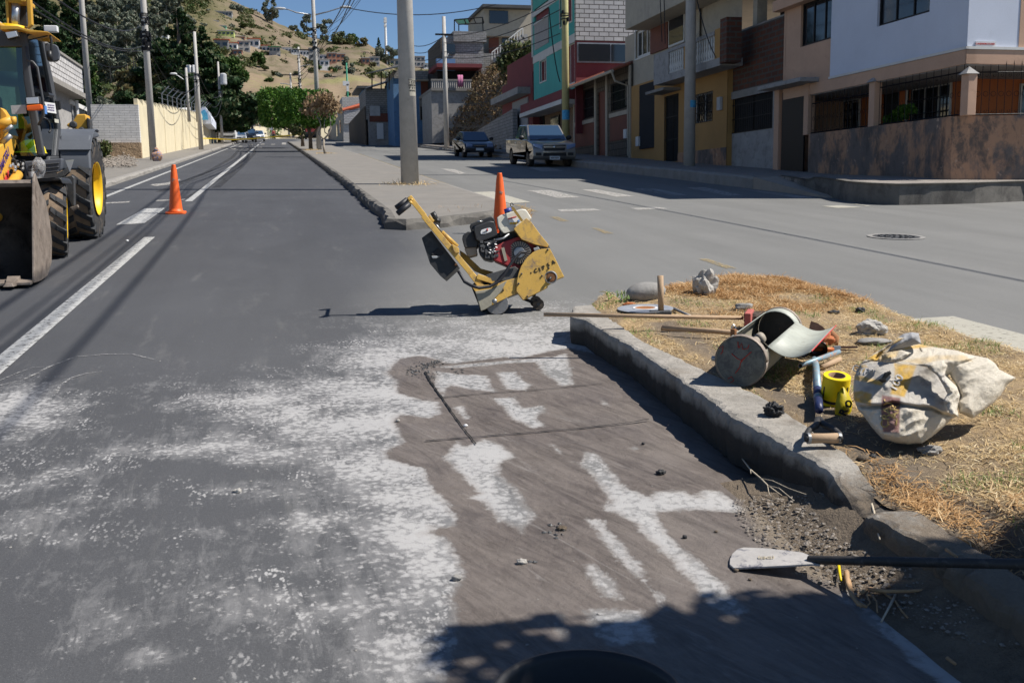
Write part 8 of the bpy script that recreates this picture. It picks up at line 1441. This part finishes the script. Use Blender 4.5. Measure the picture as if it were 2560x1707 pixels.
b12 = AY(723,345,165); pole('farthest pole seen over the clipped trees', b12, Htop(b12,720,225), .16, .12, hw=[(12,13,4)])
b13 = G(1117,372,.15); P13 = pole('grey pole in front of the overgrown bank', b13, Htop(b13,1109,42), .20, .13); a = MB(); a.box(AY(1110,87,b13[1]-.1), (1.3,.1,.12)); a.build('crossarm', 'iron', P13); a = MB(); a.tube([AY(1112,150,b13[1]-.3), AY(1121,134,b13[1]-.3)], .05, 6); a.build('stay', 'white_trim', P13)
b14 = G(873,347,.15); P14 = pole('dark green slim pole with a small white box at the bend', b14, Htop(b14,862,158), .20, .12, 'green_tin'); a = MB(); a.box(AY(865,209,b14[1]-.4), (1.0,.3,.7)); a.build('meter_box', 'sign_white', P14); a = MB(); a.box(AY(869,220,b14[1]-.4), (.35,.3,1.1)); a.build('meter_box', 'sign_white', P14)
b15 = G(1415,392,.2); P15 = pole('pole painted pale yellow against the teal house', b15, 12, .20, .14, 'yellow_paint_pole', hw=[(Htop(b15,1393,60),Htop(b15,1390,30),10)]); wrapon(P15, b15, .203, Htop(b15,1410,300), Htop(b15,1410,276), rad(-170), rad(-10), 'poster_blue', 'blue_sticker')
b16 = G(1723,420,.25); P16 = pole('tall pole on the shady pavement before the yellow house, blue sticker midway', b16, 12, .20, .14); wrapon(P16, b16, .197, Htop(b16,1725,270), Htop(b16,1725,252), rad(-110), rad(-30), 'poster_blue', 'blue_sticker')
t = thing('phone_mast', 'thin white phone mast on the skyline', 'mast', hpt(965,160)); D = fwd(hpt(965,160)); a = MB(); a.tube([D3(966,165,D), D3(963,45,D)], [.7,.45], 10); a.build('mast', 'hill_white', t); a = MB()
for py, w_ in ((48,7),(55,7),(65,6)): a.box(D3(963,py,D), (w_/F*D,1.5,5/F*D))
a.build('antennas', 'hill_white', t)
def wire(p, q, sag=.5, r=.016, n=14): 
    p, q = np.array(p, float), np.array(q, float); a = MB(); a.tube([p+(q-p)*i/n-np.array([0,0,sag*4*(i/n)*(1-i/n)]) for i in range(n+1)], r, 4, cap=False); return a
wl = MB(); 
def addw(*k, **kw): m_ = wire(*k, **kw); wl.add(m_.v, m_.f)
WG = 'overhead cables'
def wirething(label, runs):
    w = MB()
    for p, q, s, r in runs: m_ = wire(p, q, s, r); w.add(m_.v, m_.f)
    o = w.build('overhead_cable', 'wire'); tag(o, label, 'cable', WG)
for k, (x, h, r, lab) in enumerate(((3.5,8.6,.03,'thick cable of the median bundle nearest the poles'),(3.75,8.2,.02,'second cable of the median bundle'),(4.1,9.0,.016,'upper thin cable of the median bundle'),(4.6,8.8,.016,'right hand thin cable of the median bundle'),(5.0,9.3,.014,'outermost cable of the median bundle'),(3.2,7.6,.022,'lowest cable of the median bundle'))):
    wirething(lab, [((x,-22,gz(-22,h)),(x,29.2,gz(29.2,h)),.7,r),((x,29.2,gz(29.2,h)),(3.6+(x-3.6)*.5,b9[1],gz(b9[1],h-.4)),.8,r),((3.6+(x-3.6)*.5,b9[1],gz(b9[1],h-.4)),(2.5,b11[1],gz(b11[1],h)),.8,r)])
wirething('cable crossing the sky from the street light to the teal house', [(AY(862,19,b9[1]),AY(1240,12,70),.6,.03)]); 
for k, (y0, y1, lab) in enumerate(((115,90,'highest cable between the thick pole and the bank pole'),(132,108,'second cable between the thick pole and the bank pole'),(150,130,'third cable between the thick pole and the bank pole'),(168,143,'lowest cable between the thick pole and the bank pole'))): wirething(lab, [(AY(1035,y0,95),AY(1110,y1,b13[1]),.3,.03),(AY(1110,y1,b13[1]),AY(1400,y1-95+k*12,b15[1]),.5,.024)])
for k, (p, q, lab) in enumerate((((60,-10,22),(357,115,55.6),'black cable slanting down to the clamps of the first pole'),((130,-10,22),(357,60,55.6),'black cable reaching the top clamps of the first pole'),((-10,-40,22),(360,125,55.6),'lowest slanting cable over the backhoe loader'),((230,150,62),(357,140,55.6),'slack cable between the white pole and the first pole'))): wirething(lab, [(AY(*p),AY(*q),.5,.022)])
for k, (y0, y1, s) in enumerate(((50,185,1.2),(95,205,1.6),(110,212,2.2))): wirething(['upper cable from the first to the taped pole','middle cable from the first to the taped pole','slack cable from the first to the taped pole'][k], [(AY(357+k*2,y0,55.6),AY(497,y1,b3[1]),s,.022),(AY(497,y1,b3[1]),AY(556,225+k*8,b6[1]),s,.022),(AY(556,225+k*8,b6[1]),AY(602,250,125),s*.6,.022)])
wirething('long cable over the right carriageway casting a diagonal shadow', [(np.array(G(1240,452))+np.array([6.2,-.98,8]), np.array(G(2700,740))+np.array([6.2,-.98,8]), .2, .03)])
wirething('black cable drooping on the teal house wall', [(AX(1372,20,14.7),AX(1400,205,14.7),.6,.03)]); wirething('cable rising over the yellow house balcony', [(AX(1740,-10,13.9),AX(1790,145,13.9),.2,.02)])
wirething('four cables hanging before the cream building, leftmost pair', [(AX(1650,-10,14.1),AX(1655,105,14.1),.0,.018),(AX(1660,-10,14.1),AX(1663,110,14.1),.0,.018)])
# yellow warning tape across the far lane
a = MB(); P = [AY(500,346,b3[1]-.1), AY(530,347,95), AY(580,349.5,92), AY(630,347,90), AY(690,342,88), AY(752,336,85)]; n_ = 30; o = []
for i in range(n_+1):
    f = i/n_*(len(P)-1); k = min(int(f), len(P)-2); c_ = P[k]+(P[k+1]-P[k])*(f-k); o += [c_+np.array([0,0,.045]), c_-np.array([0,0,.045])]
a.add(o, [(2*i,2*i+1,2*i+3,2*i+2) for i in range(n_)]); tag(a.build('barrier_tape', 'tape_yellow', solid=.002), 'yellow barrier tape stretched across the far end of the lane', 'barrier tape')
# ---------------------------------------------------------------- signs
def signpost(name, label, base, h, m='steel_grey'): t = thing(name, label, 'sign', base); a = MB(); a.tube([base, base+np.array([0,0,h])], .035, 8); a.build('post', m, t); return t
b_ = G(976,353,.12); t = signpost('no_turn_sign', 'white square sign with a red crossed circle on a thin post', b_, Htop(b_,972,280)); Y_ = b_[1]-.05; by_(t,'plate','sign_white',964,980,282,297,Y_,.03); c_ = AY(972,289.5,Y_-.02); a = MB(); a.lathe([(.36,0),(.36,.02),(.28,.02),(.28,0)], c_, (0,-1,0), 28, cap=False); a.build('red_ring', 'sign_red', t); a = MB(); a.box(c_+np.array([0,-.03,0]), (.62,.01,.07), R=Matrix.Rotation(.78, 3, 'Y')); a.build('red_bar', 'sign_red', t); a = MB(); a.box(c_+np.array([.05,-.02,-.05]), (.07,.01,.3)); a.box(c_+np.array([-.03,-.02,.09]), (.22,.01,.07)); a.build('arrow', 'black_ink', t)
a = MB(); a.ico(AY(971,326,Y_-.3), (.35,.2,.55), 2, .2); tag(a.build('pink_bundle', 'cloth_pink', smooth=True), 'pink cloth bundle tied to the post of the no turn sign', 'bundle')
b_ = G(878,347,.12); t = signpost('warning_sign', 'yellow diamond warning sign before the green shelter', b_, Htop(b_,877,295)); Y_ = b_[1]-.1; c_ = AY(877,302,Y_); a = MB(); a.box(c_, (.62,.03,.62), R=Matrix.Rotation(.785, 3, 'Y')); a.build('plate', 'sign_yellow', t); a = MB(); a.box(c_+np.array([0,-.03,-.05]), (.12,.01,.4)); a.box(c_+np.array([.1,-.03,.08]), (.25,.01,.1)); a.build('symbol', 'black_ink', t)
b_ = G(858,346,.12); t = signpost('bus_stop_sign', 'small light blue sign plate beside the bend', b_, Htop(b_,857,310)); by_(t,'plate','sign_blue',853,861,309,317,b_[1]-.05,.03)
t = thing('green_shelter', 'green metal shelter at the kerb of the bend', 'shelter', G(885,347,.1)); Y_ = G(885,347,.1)[1]; by_(t,'panel','green_tin',876,892,306,340,Y_,.15); by_(t,'bin','green_tin',881,891,326,339,Y_-1,.6); a = MB()
for px in (882, 890): a.tube([AY(px,345,Y_-1), AY(px,338,Y_-1)], .08, 6)
a.build('legs', 'iron', t)
b_ = AY(615,352,128); t = signpost('back_of_signs', 'grey back of a diamond sign with a small plate under it', b_, Htop(b_,615,312)); a = MB(); a.box(AY(614,319,127.9), (.45,.03,.45), R=Matrix.Rotation(.785, 3, 'Y')); a.build('plate', 'transformer', t); by_(t,'small_plate','transformer',611,620,327,332,127.9,.03)
b_ = AY(680,345,150); t = signpost('grey_round_sign', 'grey back of a round sign before the far wall', b_, Htop(b_,678,317)); a = MB(); a.lathe([(.28,0),(.28,.03),(.001,.03)], AY(678,321,149.9), (0,-1,0), 20); a.build('plate', 'transformer', t)
# ---------------------------------------------------------------- cars
def car(name, label, cat, x0, y0, prof, cabin, W_, paint, wheels, wr, details=True, group=None, bed=False):
    """profiles are (length from the nose, height); the car faces the camera (-Y)"""
    t = thing(name, label, cat, (x0+W_/2, y0+1.5, gz(y0+1.5)), group); X = lambda lx, ly, z: (x0+lx, y0+ly, gz(y0+ly, z))
    def arch(c, r_): return [(c-r_*math.cos(q), .32+r_*math.sin(q)) for q in np.linspace(0, math.pi, 9)]
    low = []
    for c in wheels: low += arch(c, wr+.07)
    L_ = max(p[0] for p in prof); pts = list(prof)+[(p[0], p[1]) for p in low[::-1]]; n = len(pts); a = MB(); fr_ = []
    top = MB(); rows = []
    for lx, inset in ((0, .05), (.05, 0), (W_-.05, 0), (W_, .05)): pass
    a.prism([X(0.0, p[0], p[1]) for p in pts], (W_, 0, 0)); body = a.build('body', paint, t, bevel=.05)
    (c0, zb0), (c1, zr0), (c2, zr1), (c3, zb1) = cabin; ti = .16; a = MB()
    B = [X(.06, c0, zb0), X(W_-.06, c0, zb0), X(W_-.06, c3, zb1), X(.06, c3, zb1)]; T_ = [X(ti+.04, c1, zr0), X(W_-ti-.04, c1, zr0), X(W_-ti-.04, c2, zr1), X(ti+.04, c2, zr1)]; a.hexa(B+T_); cb = a.build('cabin', paint, t, bevel=.05)
    B, T_ = [np.array(p) for p in B], [np.array(p) for p in T_]
    def pane(p0, p1, p2, p3, k0=.06, k1=.10, off=None, nm='window', g='glass_blue'):
        c_ = (p0+p1+p2+p3)/4; n_ = np.cross(p1-p0, p3-p0); n_ = n_/np.linalg.norm(n_); q = [c_+(p-c_)*(1-k1) for p in (p0, p1, p2, p3)]; 
        if np.dot(n_, c_-np.array([x0+W_/2, (B[0][1]+B[2][1])/2, c_[2]])) < 0: n_ = -n_
        a = MB(); a.prism([p+n_*.006 for p in q], n_*.01); a.build(nm, g, t)
    pane(B[0], B[1], T_[1], T_[0], nm='windscreen'); pane(B[2], B[3], T_[3], T_[2], nm='rear_window', g='glass_dark')
    for (b0_, b1_, t0_, t1_) in ((B[0], B[3], T_[0], T_[3]), (B[1], B[2], T_[1], T_[2])):
        for u0, u1 in ((.04,.49),(.52,.97)): pane(b0_+(b1_-b0_)*u0, b0_+(b1_-b0_)*u1, t0_+(t1_-t0_)*u1, t0_+(t1_-t0_)*u0, k1=.14)
    for c in wheels:
        for lx, s in ((.0, 1), (W_, -1)):
            p = X(lx+s*.11, c, wr); a = MB(); a.lathe([(wr*.62,-.11),(wr*.95,-.11),(wr,-.07),(wr,.07),(wr*.95,.11),(wr*.62,.11)], p, (1,0,0), 24); o = a.build('wheel', 'rubber', t, smooth=True); a = MB(); pc = X(lx+s*.02, c, wr); a.lathe([(wr*.62,-.02),(wr*.58,.02),(.001,.0)], pc, (1,0,0), 20)
            for k in range(5): q = k*1.2566; a.box(Vector(pc)+Vector((-s*.012, wr*.35*math.cos(q), wr*.35*math.sin(q))), (.02, wr*.5, .05), R=Matrix.Rotation(q, 3, 'X'))
            a.build('rim', 'dark_metal' if paint != 'car_white' else 'steel_grey', o)
    for lx, s in ((-.0, -1), (W_, 1)):
        a = MB(); a.ico(X(lx+s*.12, c0+.45, zb0+.12), (.13,.08,.10), 2, .03); a.build('wing_mirror', 'black_plastic', t, smooth=True)
    a = MB(); a.prism([X(.14, .6, .30), X(.14, L_-.6, .30), X(.14, L_-.4, .55), X(.14, .4, .55)], (W_-.28,0,0)); a.build('underbody', 'black_paint', t)
    return t, X, body
# pickup
g1_ = G(1322,417); x0, y0 = g1_[0]-.05, g1_[1]-.95; print('pickup', x0, y0)
pk, X, body = car('pickup_truck', 'bronze grey double cab pickup parked facing the camera, half in shade', 'pickup truck', x0, y0, [(5.1,.50),(5.12,1.10),(3.45,1.13),(1.2,1.12),(.9,1.09),(.22,.99),(.08,.88),(.0,.70),(.0,.42),(.15,.30)], [(1.05,1.08),(1.85,1.74),(3.2,1.73),(3.5,1.12)], 1.86, 'pickup_paint', (.98, 4.03), .385)
a = MB(); a.bb(x0+.10,x0+1.76,y0+3.62,y0+4.98,gz(y0+4.2,.85),gz(y0+4.2,1.24)); a.build('bed_cover', 'black_plastic', pk) if 0 else None
def quadp(name, pts, m, par, th=.012, ly=0, bev=0): a = MB(); a.prism([X(x, ly-.0, z) for x, z in pts], (0,-th,0)); return a.build(name, m, par, bevel=bev)
quadp('grille', [(.50,.68),(1.36,.68),(1.42,.90),(.44,.90)], 'black_plastic', pk, .03, .02); quadp('grille_bar', [(.46,.80),(1.40,.80),(1.42,.86),(.44,.86)], 'chrome', pk, .02, -.01); quadp('grille_bar', [(.44,.90),(1.42,.90),(1.40,.94),(.46,.94)], 'chrome', pk, .02, .03)
a = MB(); a.ico(X(.93,-.035,.83), (.07,.015,.05), 2, .02); a.build('emblem', 'chrome', pk)
for xa, xb, s in ((.03,.40,1),(1.46,1.83,-1)): quadp('headlight', [(xa,.86 if s > 0 else .78),(xb,.72 if s > 0 else .78),(xb,.88),(xa,.98 if s > 0 else .96)] if s > 0 else [(xa,.72),(xb,.84),(xb,.98),(xa,.88)], 'headlight', pk, .03, .03, .008)
quadp('lower_grille', [(.42,.46),(1.44,.46),(1.40,.62),(.46,.62)], 'black_paint', pk, .02, .0); quadp('bumper_trim', [(.40,.60),(1.46,.60),(1.44,.64),(.42,.64)], 'chrome', pk, .02, -.015)
for xa in (.12, 1.50): quadp('fog_lamp', [(xa,.48),(xa+.24,.48),(xa+.24,.60),(xa,.60)], 'black_plastic', pk, .02, .0)
pl_ = quadp('number_plate', [(.71,.31),(1.15,.31),(1.15,.46),(.71,.46)], 'sign_white', pk, .02, -.01); text('RSV-5377', .085, X(.93,-.035,.385), (1,0,0), (0,0,1), 'black_ink', pk, 'plate_lettering', .002, bold=.002)
for xa, s in ((.02,0),(1.84,0)): a = MB(); a.tube([X(xa,1.5,.42), X(xa,3.6,.42)], .035, 8); a.build('side_step', 'steel_grey', pk)
for ly in (2.28,): a = MB(); a.prism([X(-.004,ly,.45),X(-.004,ly+.01,.45),X(-.004,ly+.01,1.1),X(-.004,ly,1.1)], (.003,0,0)); a.build('door_gap', 'black_ink', pk)
for ly in (2.15, 3.15): a = MB(); a.tube([X(-.02,ly,.98), X(-.02,ly-.18,.98)], .015, 6); a.build('door_handle', 'chrome', pk)
for xa in (.5, 1.1): a = MB(); a.tube([X(xa,.99,1.13), X(xa+.4,1.06,1.17)], .012, 5); a.build('wiper', 'black_plastic', pk)
# sedan
g1_ = G(1158,394); x0, y0 = g1_[0]-.03, g1_[1]-.8
sn, X, body = car('dark_sedan', 'dark blue grey sedan parked in front of the bank', 'car', x0, y0, [(4.2,.45),(4.22,.95),(3.75,1.02),(3.3,.98),(1.0,.93),(.25,.80),(.06,.66),(.0,.5),(.05,.28)], [(.95,.91),(1.65,1.42),(2.9,1.43),(3.7,1.0)], 1.68, 'sedan_paint', (.82, 3.3), .30)
for xa, xb in ((.08,.42),(1.26,1.60)): quadp('headlight', [(xa,.60),(xb,.60),(xb,.74),(xa,.78)], 'headlight', sn, .03, .03, .01)
quadp('grille', [(.52,.60),(1.16,.60),(1.16,.70),(.52,.70)], 'black_plastic', sn, .02, .02); quadp('grille_bar', [(.52,.645),(1.16,.645),(1.16,.665),(.52,.665)], 'chrome', sn, .01, -.0); quadp('number_plate', [(.62,.40),(1.06,.40),(1.06,.53),(.62,.53)], 'sign_white', sn, .02, -.0); quadp('lower_grille', [(.3,.30),(1.38,.30),(1.34,.38),(.34,.38)], 'black_paint', sn, .02, .0)
# far traffic
def farcar(label, px, py, W_, paint, name='car', cat='car', high=0, grp='vehicles at the far end of the street'):
    global X
    g = G(px, py); t, X, b_ = car(name, label, cat, g[0], g[1], [(4.3,.45),(4.3,.95+high),(3.4,1.0+high),(1.1,.95+high*.8),(.2,.85+high*.6),(.0,.6),(.05,.3)], [(1.0,.93+high*.8),(1.6,1.45+high),(3.0,1.45+high),(3.7,1.0+high)], W_, paint, (.85, 3.4), .31, group=grp)
    for xa, xb in ((.08,.42),(W_-.42,W_-.08)): quadp('headlight', [(xa,.62),(xb,.62),(xb,.8),(xa,.8)], 'lamp_glass', t, .03, .02)
    quadp('number_plate', [(W_/2-.2,.42),(W_/2+.2,.42),(W_/2+.2,.54),(W_/2-.2,.54)], 'sign_white', t, .02, -.0); quadp('grille', [(W_/2-.3,.56),(W_/2+.3,.56),(W_/2+.3,.7),(W_/2-.3,.7)], 'black_plastic', t, .02, .0); return t
farcar('silver car behind the warning tape beside the white truck', 578, 358.5, 1.75, 'car_silver'); farcar('dark car partly hidden behind the silver one at the street end', 604, 356.5, 1.8, 'sedan_paint', high=.2); farcar('white and pale green taxi coming down the far lane', 629, 354.5, 1.7, 'car_white')
g = G(546,359); t = thing('white_truck', 'white box truck parked beyond the end of the cream wall', 'truck', g, 'vehicles at the far end of the street'); s_ = 128/ F
a = MB(); gx0, gy0 = g[0], g[1]; a.bb(gx0,gx0+2.0,gy0,gy0+1.9,gz(gy0,.5),gz(gy0,2.15)); a.build('cab', 'car_white', t, bevel=.1); a = MB(); a.bb(gx0-.05,gx0+2.05,gy0+2.0,gy0+6,gz(gy0,.8),gz(gy0,2.5)); a.build('box_body', 'car_white', t, bevel=.03); a = MB(); a.bb(gx0+.15,gx0+1.85,gy0-.03,gy0-.005,gz(gy0,1.3),gz(gy0,1.95)); a.build('windscreen', 'glass_dark', t); a = MB(); a.bb(gx0+.3,gx0+1.7,gy0-.03,gy0-.005,gz(gy0,.72),gz(gy0,.88)); a.build('grille', 'black_plastic', t)
for lx in (.15, 1.85):
    for ly in (.9, 4.8): a = MB(); a.lathe([(.2,-.12),(.42,-.12),(.42,.12),(.2,.12)], (gx0+lx,gy0+ly,gz(gy0+ly,.42)), (1,0,0), 18); a.build('wheel', 'rubber', t)
for lx in (.05, 1.7): a = MB(); a.bb(gx0+lx,gx0+lx+.25,gy0-.03,gy0-.005,gz(gy0,.85),gz(gy0,1.02)); a.build('headlight', 'lamp_glass', t)
g = G(763,349); t = thing('dark_truck', 'dark truck seen from behind between the trunks of the clipped trees', 'truck', g, 'vehicles at the far end of the street'); a = MB(); a.bb(g[0],g[0]+2.2,g[1],g[1]+5,gz(g[1],.9),gz(g[1],2.7)); a.build('box_body', 'sedan_paint', t, bevel=.05); a = MB(); a.bb(g[0],g[0]+2.2,g[1]+.2,g[1]+5.5,gz(g[1],.5),gz(g[1],.9)); a.build('chassis', 'black_paint', t); a = MB(); a.bb(g[0]+.05,g[0]+2.15,g[1]-.04,g[1]-.005,gz(g[1],1.2),gz(g[1],2.4)); a.build('tail_doors', 'cloth_red', t)
for lx in (.15, 2.05): a = MB(); a.lathe([(.2,-.15),(.45,-.15),(.45,.15),(.2,.15)], (g[0]+lx,g[1]+1,gz(g[1]+1,.45)), (1,0,0), 18); a.build('wheel', 'rubber', t)
# ---------------------------------------------------------------- people far up the street
def skin(name, verts, edges, rad_, m, par, sub=1):
    me = bpy.data.meshes.new(name); me.from_pydata([V(v) for v in verts], edges, []); ob = bpy.data.objects.new(name, me); SC.collection.objects.link(ob); md = ob.modifiers.new('skin', 'SKIN'); 
    if not me.skin_vertices: me.attributes.new
    bm = bmesh.new(); bm.from_mesh(me); ly = bm.verts.layers.skin.verify()
    for i, v in enumerate(bm.verts): v[ly].radius = (rad_[i], rad_[i]); v[ly].use_root = (i == 0)
    bm.to_mesh(me); bm.free(); s_ = ob.modifiers.new('s', 'SUBSURF'); s_.levels = s_.render_levels = sub; me.materials.append(MT[m]); attach(ob, par); return ob
def person(label, g, h, top, legs, turn=0, step=.12):
    t = thing('person', label, 'person', g); k = h/1.7; c, s = math.cos(turn), math.sin(turn); Q = lambda x, y, z: (g[0]+(x*c-y*s)*k, g[1]+(x*s+y*c)*k, g[2]+z*k)
    vs = [Q(0,0,.92), Q(0,0,1.15), Q(0,0,1.36), Q(0,0,1.46), Q(0,-.01,1.56), Q(0,0,1.66), Q(.18,0,1.36), Q(.23,.03,1.10), Q(.22,-.06,.86), Q(.22,-.08,.78), Q(-.18,0,1.36), Q(-.23,.0,1.10), Q(-.22,-.05,.86), Q(-.22,-.07,.78), Q(.09,0,.86), Q(.10,-step,.48), Q(.10,-step*.6,.07), Q(.10,-step*.6-.14,.04), Q(-.09,0,.86), Q(-.10,step*.7,.48), Q(-.10,step*1.3,.08), Q(-.10,step*1.3-.14,.04)]
    es = [(0,1),(1,2),(2,3),(3,4),(4,5),(2,6),(6,7),(7,8),(8,9),(2,10),(10,11),(11,12),(12,13),(0,14),(14,15),(15,16),(16,17),(0,18),(18,19),(19,20),(20,21)]; rd = [.13,.13,.14,.055,.095,.075,.06,.045,.035,.03,.06,.045,.035,.03,.09,.06,.045,.035,.09,.06,.045,.035]
    skin('body', vs, es, [r*k for r in rd], 'skin', t); up_ = [0,1,2,6,7,8,10,11,12]; mp = {v: i for i, v in enumerate(up_)}; skin('jacket', [vs[i] for i in up_], [(mp[a_], mp[b_]) for a_, b_ in es if a_ in mp and b_ in mp], [(rd[i]+.025)*k for i in up_], top, t)
    lo = [0,14,15,16,18,19,20]; mp = {v: i for i, v in enumerate(lo)}; skin('trousers', [vs[i] for i in lo], [(mp[a_], mp[b_]) for a_, b_ in es if a_ in mp and b_ in mp], [(rd[i]+.02)*k for i in lo], legs, t); a = MB(); a.ico(Q(0,.02,1.64), (.105*k,.11*k,.09*k), 2, .05); a.build('hair', 'hair', t, smooth=True)
person('person in a dark red jacket walking along the far cream wall', G(685,350,.0), 1.65, 'cloth_red', 'cloth_dark', .4); person('person in a pink top and dark trousers standing at the green shelter', G(874,350,.1), 1.65, 'cloth_pink', 'cloth_dark', .2, .05); person('person in blue clothes by the wall at the bend', G(859,349,.1), 1.6, 'cloth_blue', 'cloth_blue', -.3, .05)
# ---------------------------------------------------------------- unseen tree added beside the camera so its boxy crown shades the frame bottom
tb = np.array([4.15, 1.08, gz(1.15, IH)]); t = thing('clipped_tree', 'unseen clipped tree added on the island beyond the right edge to cast shade', 'tree', tb, 'clipped trees on the median'); trunk([tb, tb+np.array([0,0,1.3]), tb+np.array([0,0,2.4])], [.1,.08,.05], 'trunk', t)
a_ = np.random.RandomState(5); d = a_.uniform(-1, 1, (16000, 3)); d[:, 1] *= 1; P = np.array([tb[0]+.05, tb[1]+.15, tb[2]+2.7])+d*np.array([1.05,.98,.9])*(1+.08*np.sin(d[:, :1]*8+2)); leaves('crown', P, np.full(len(P), .06), 16000, .075, 'leaf_ficus', t, 71)
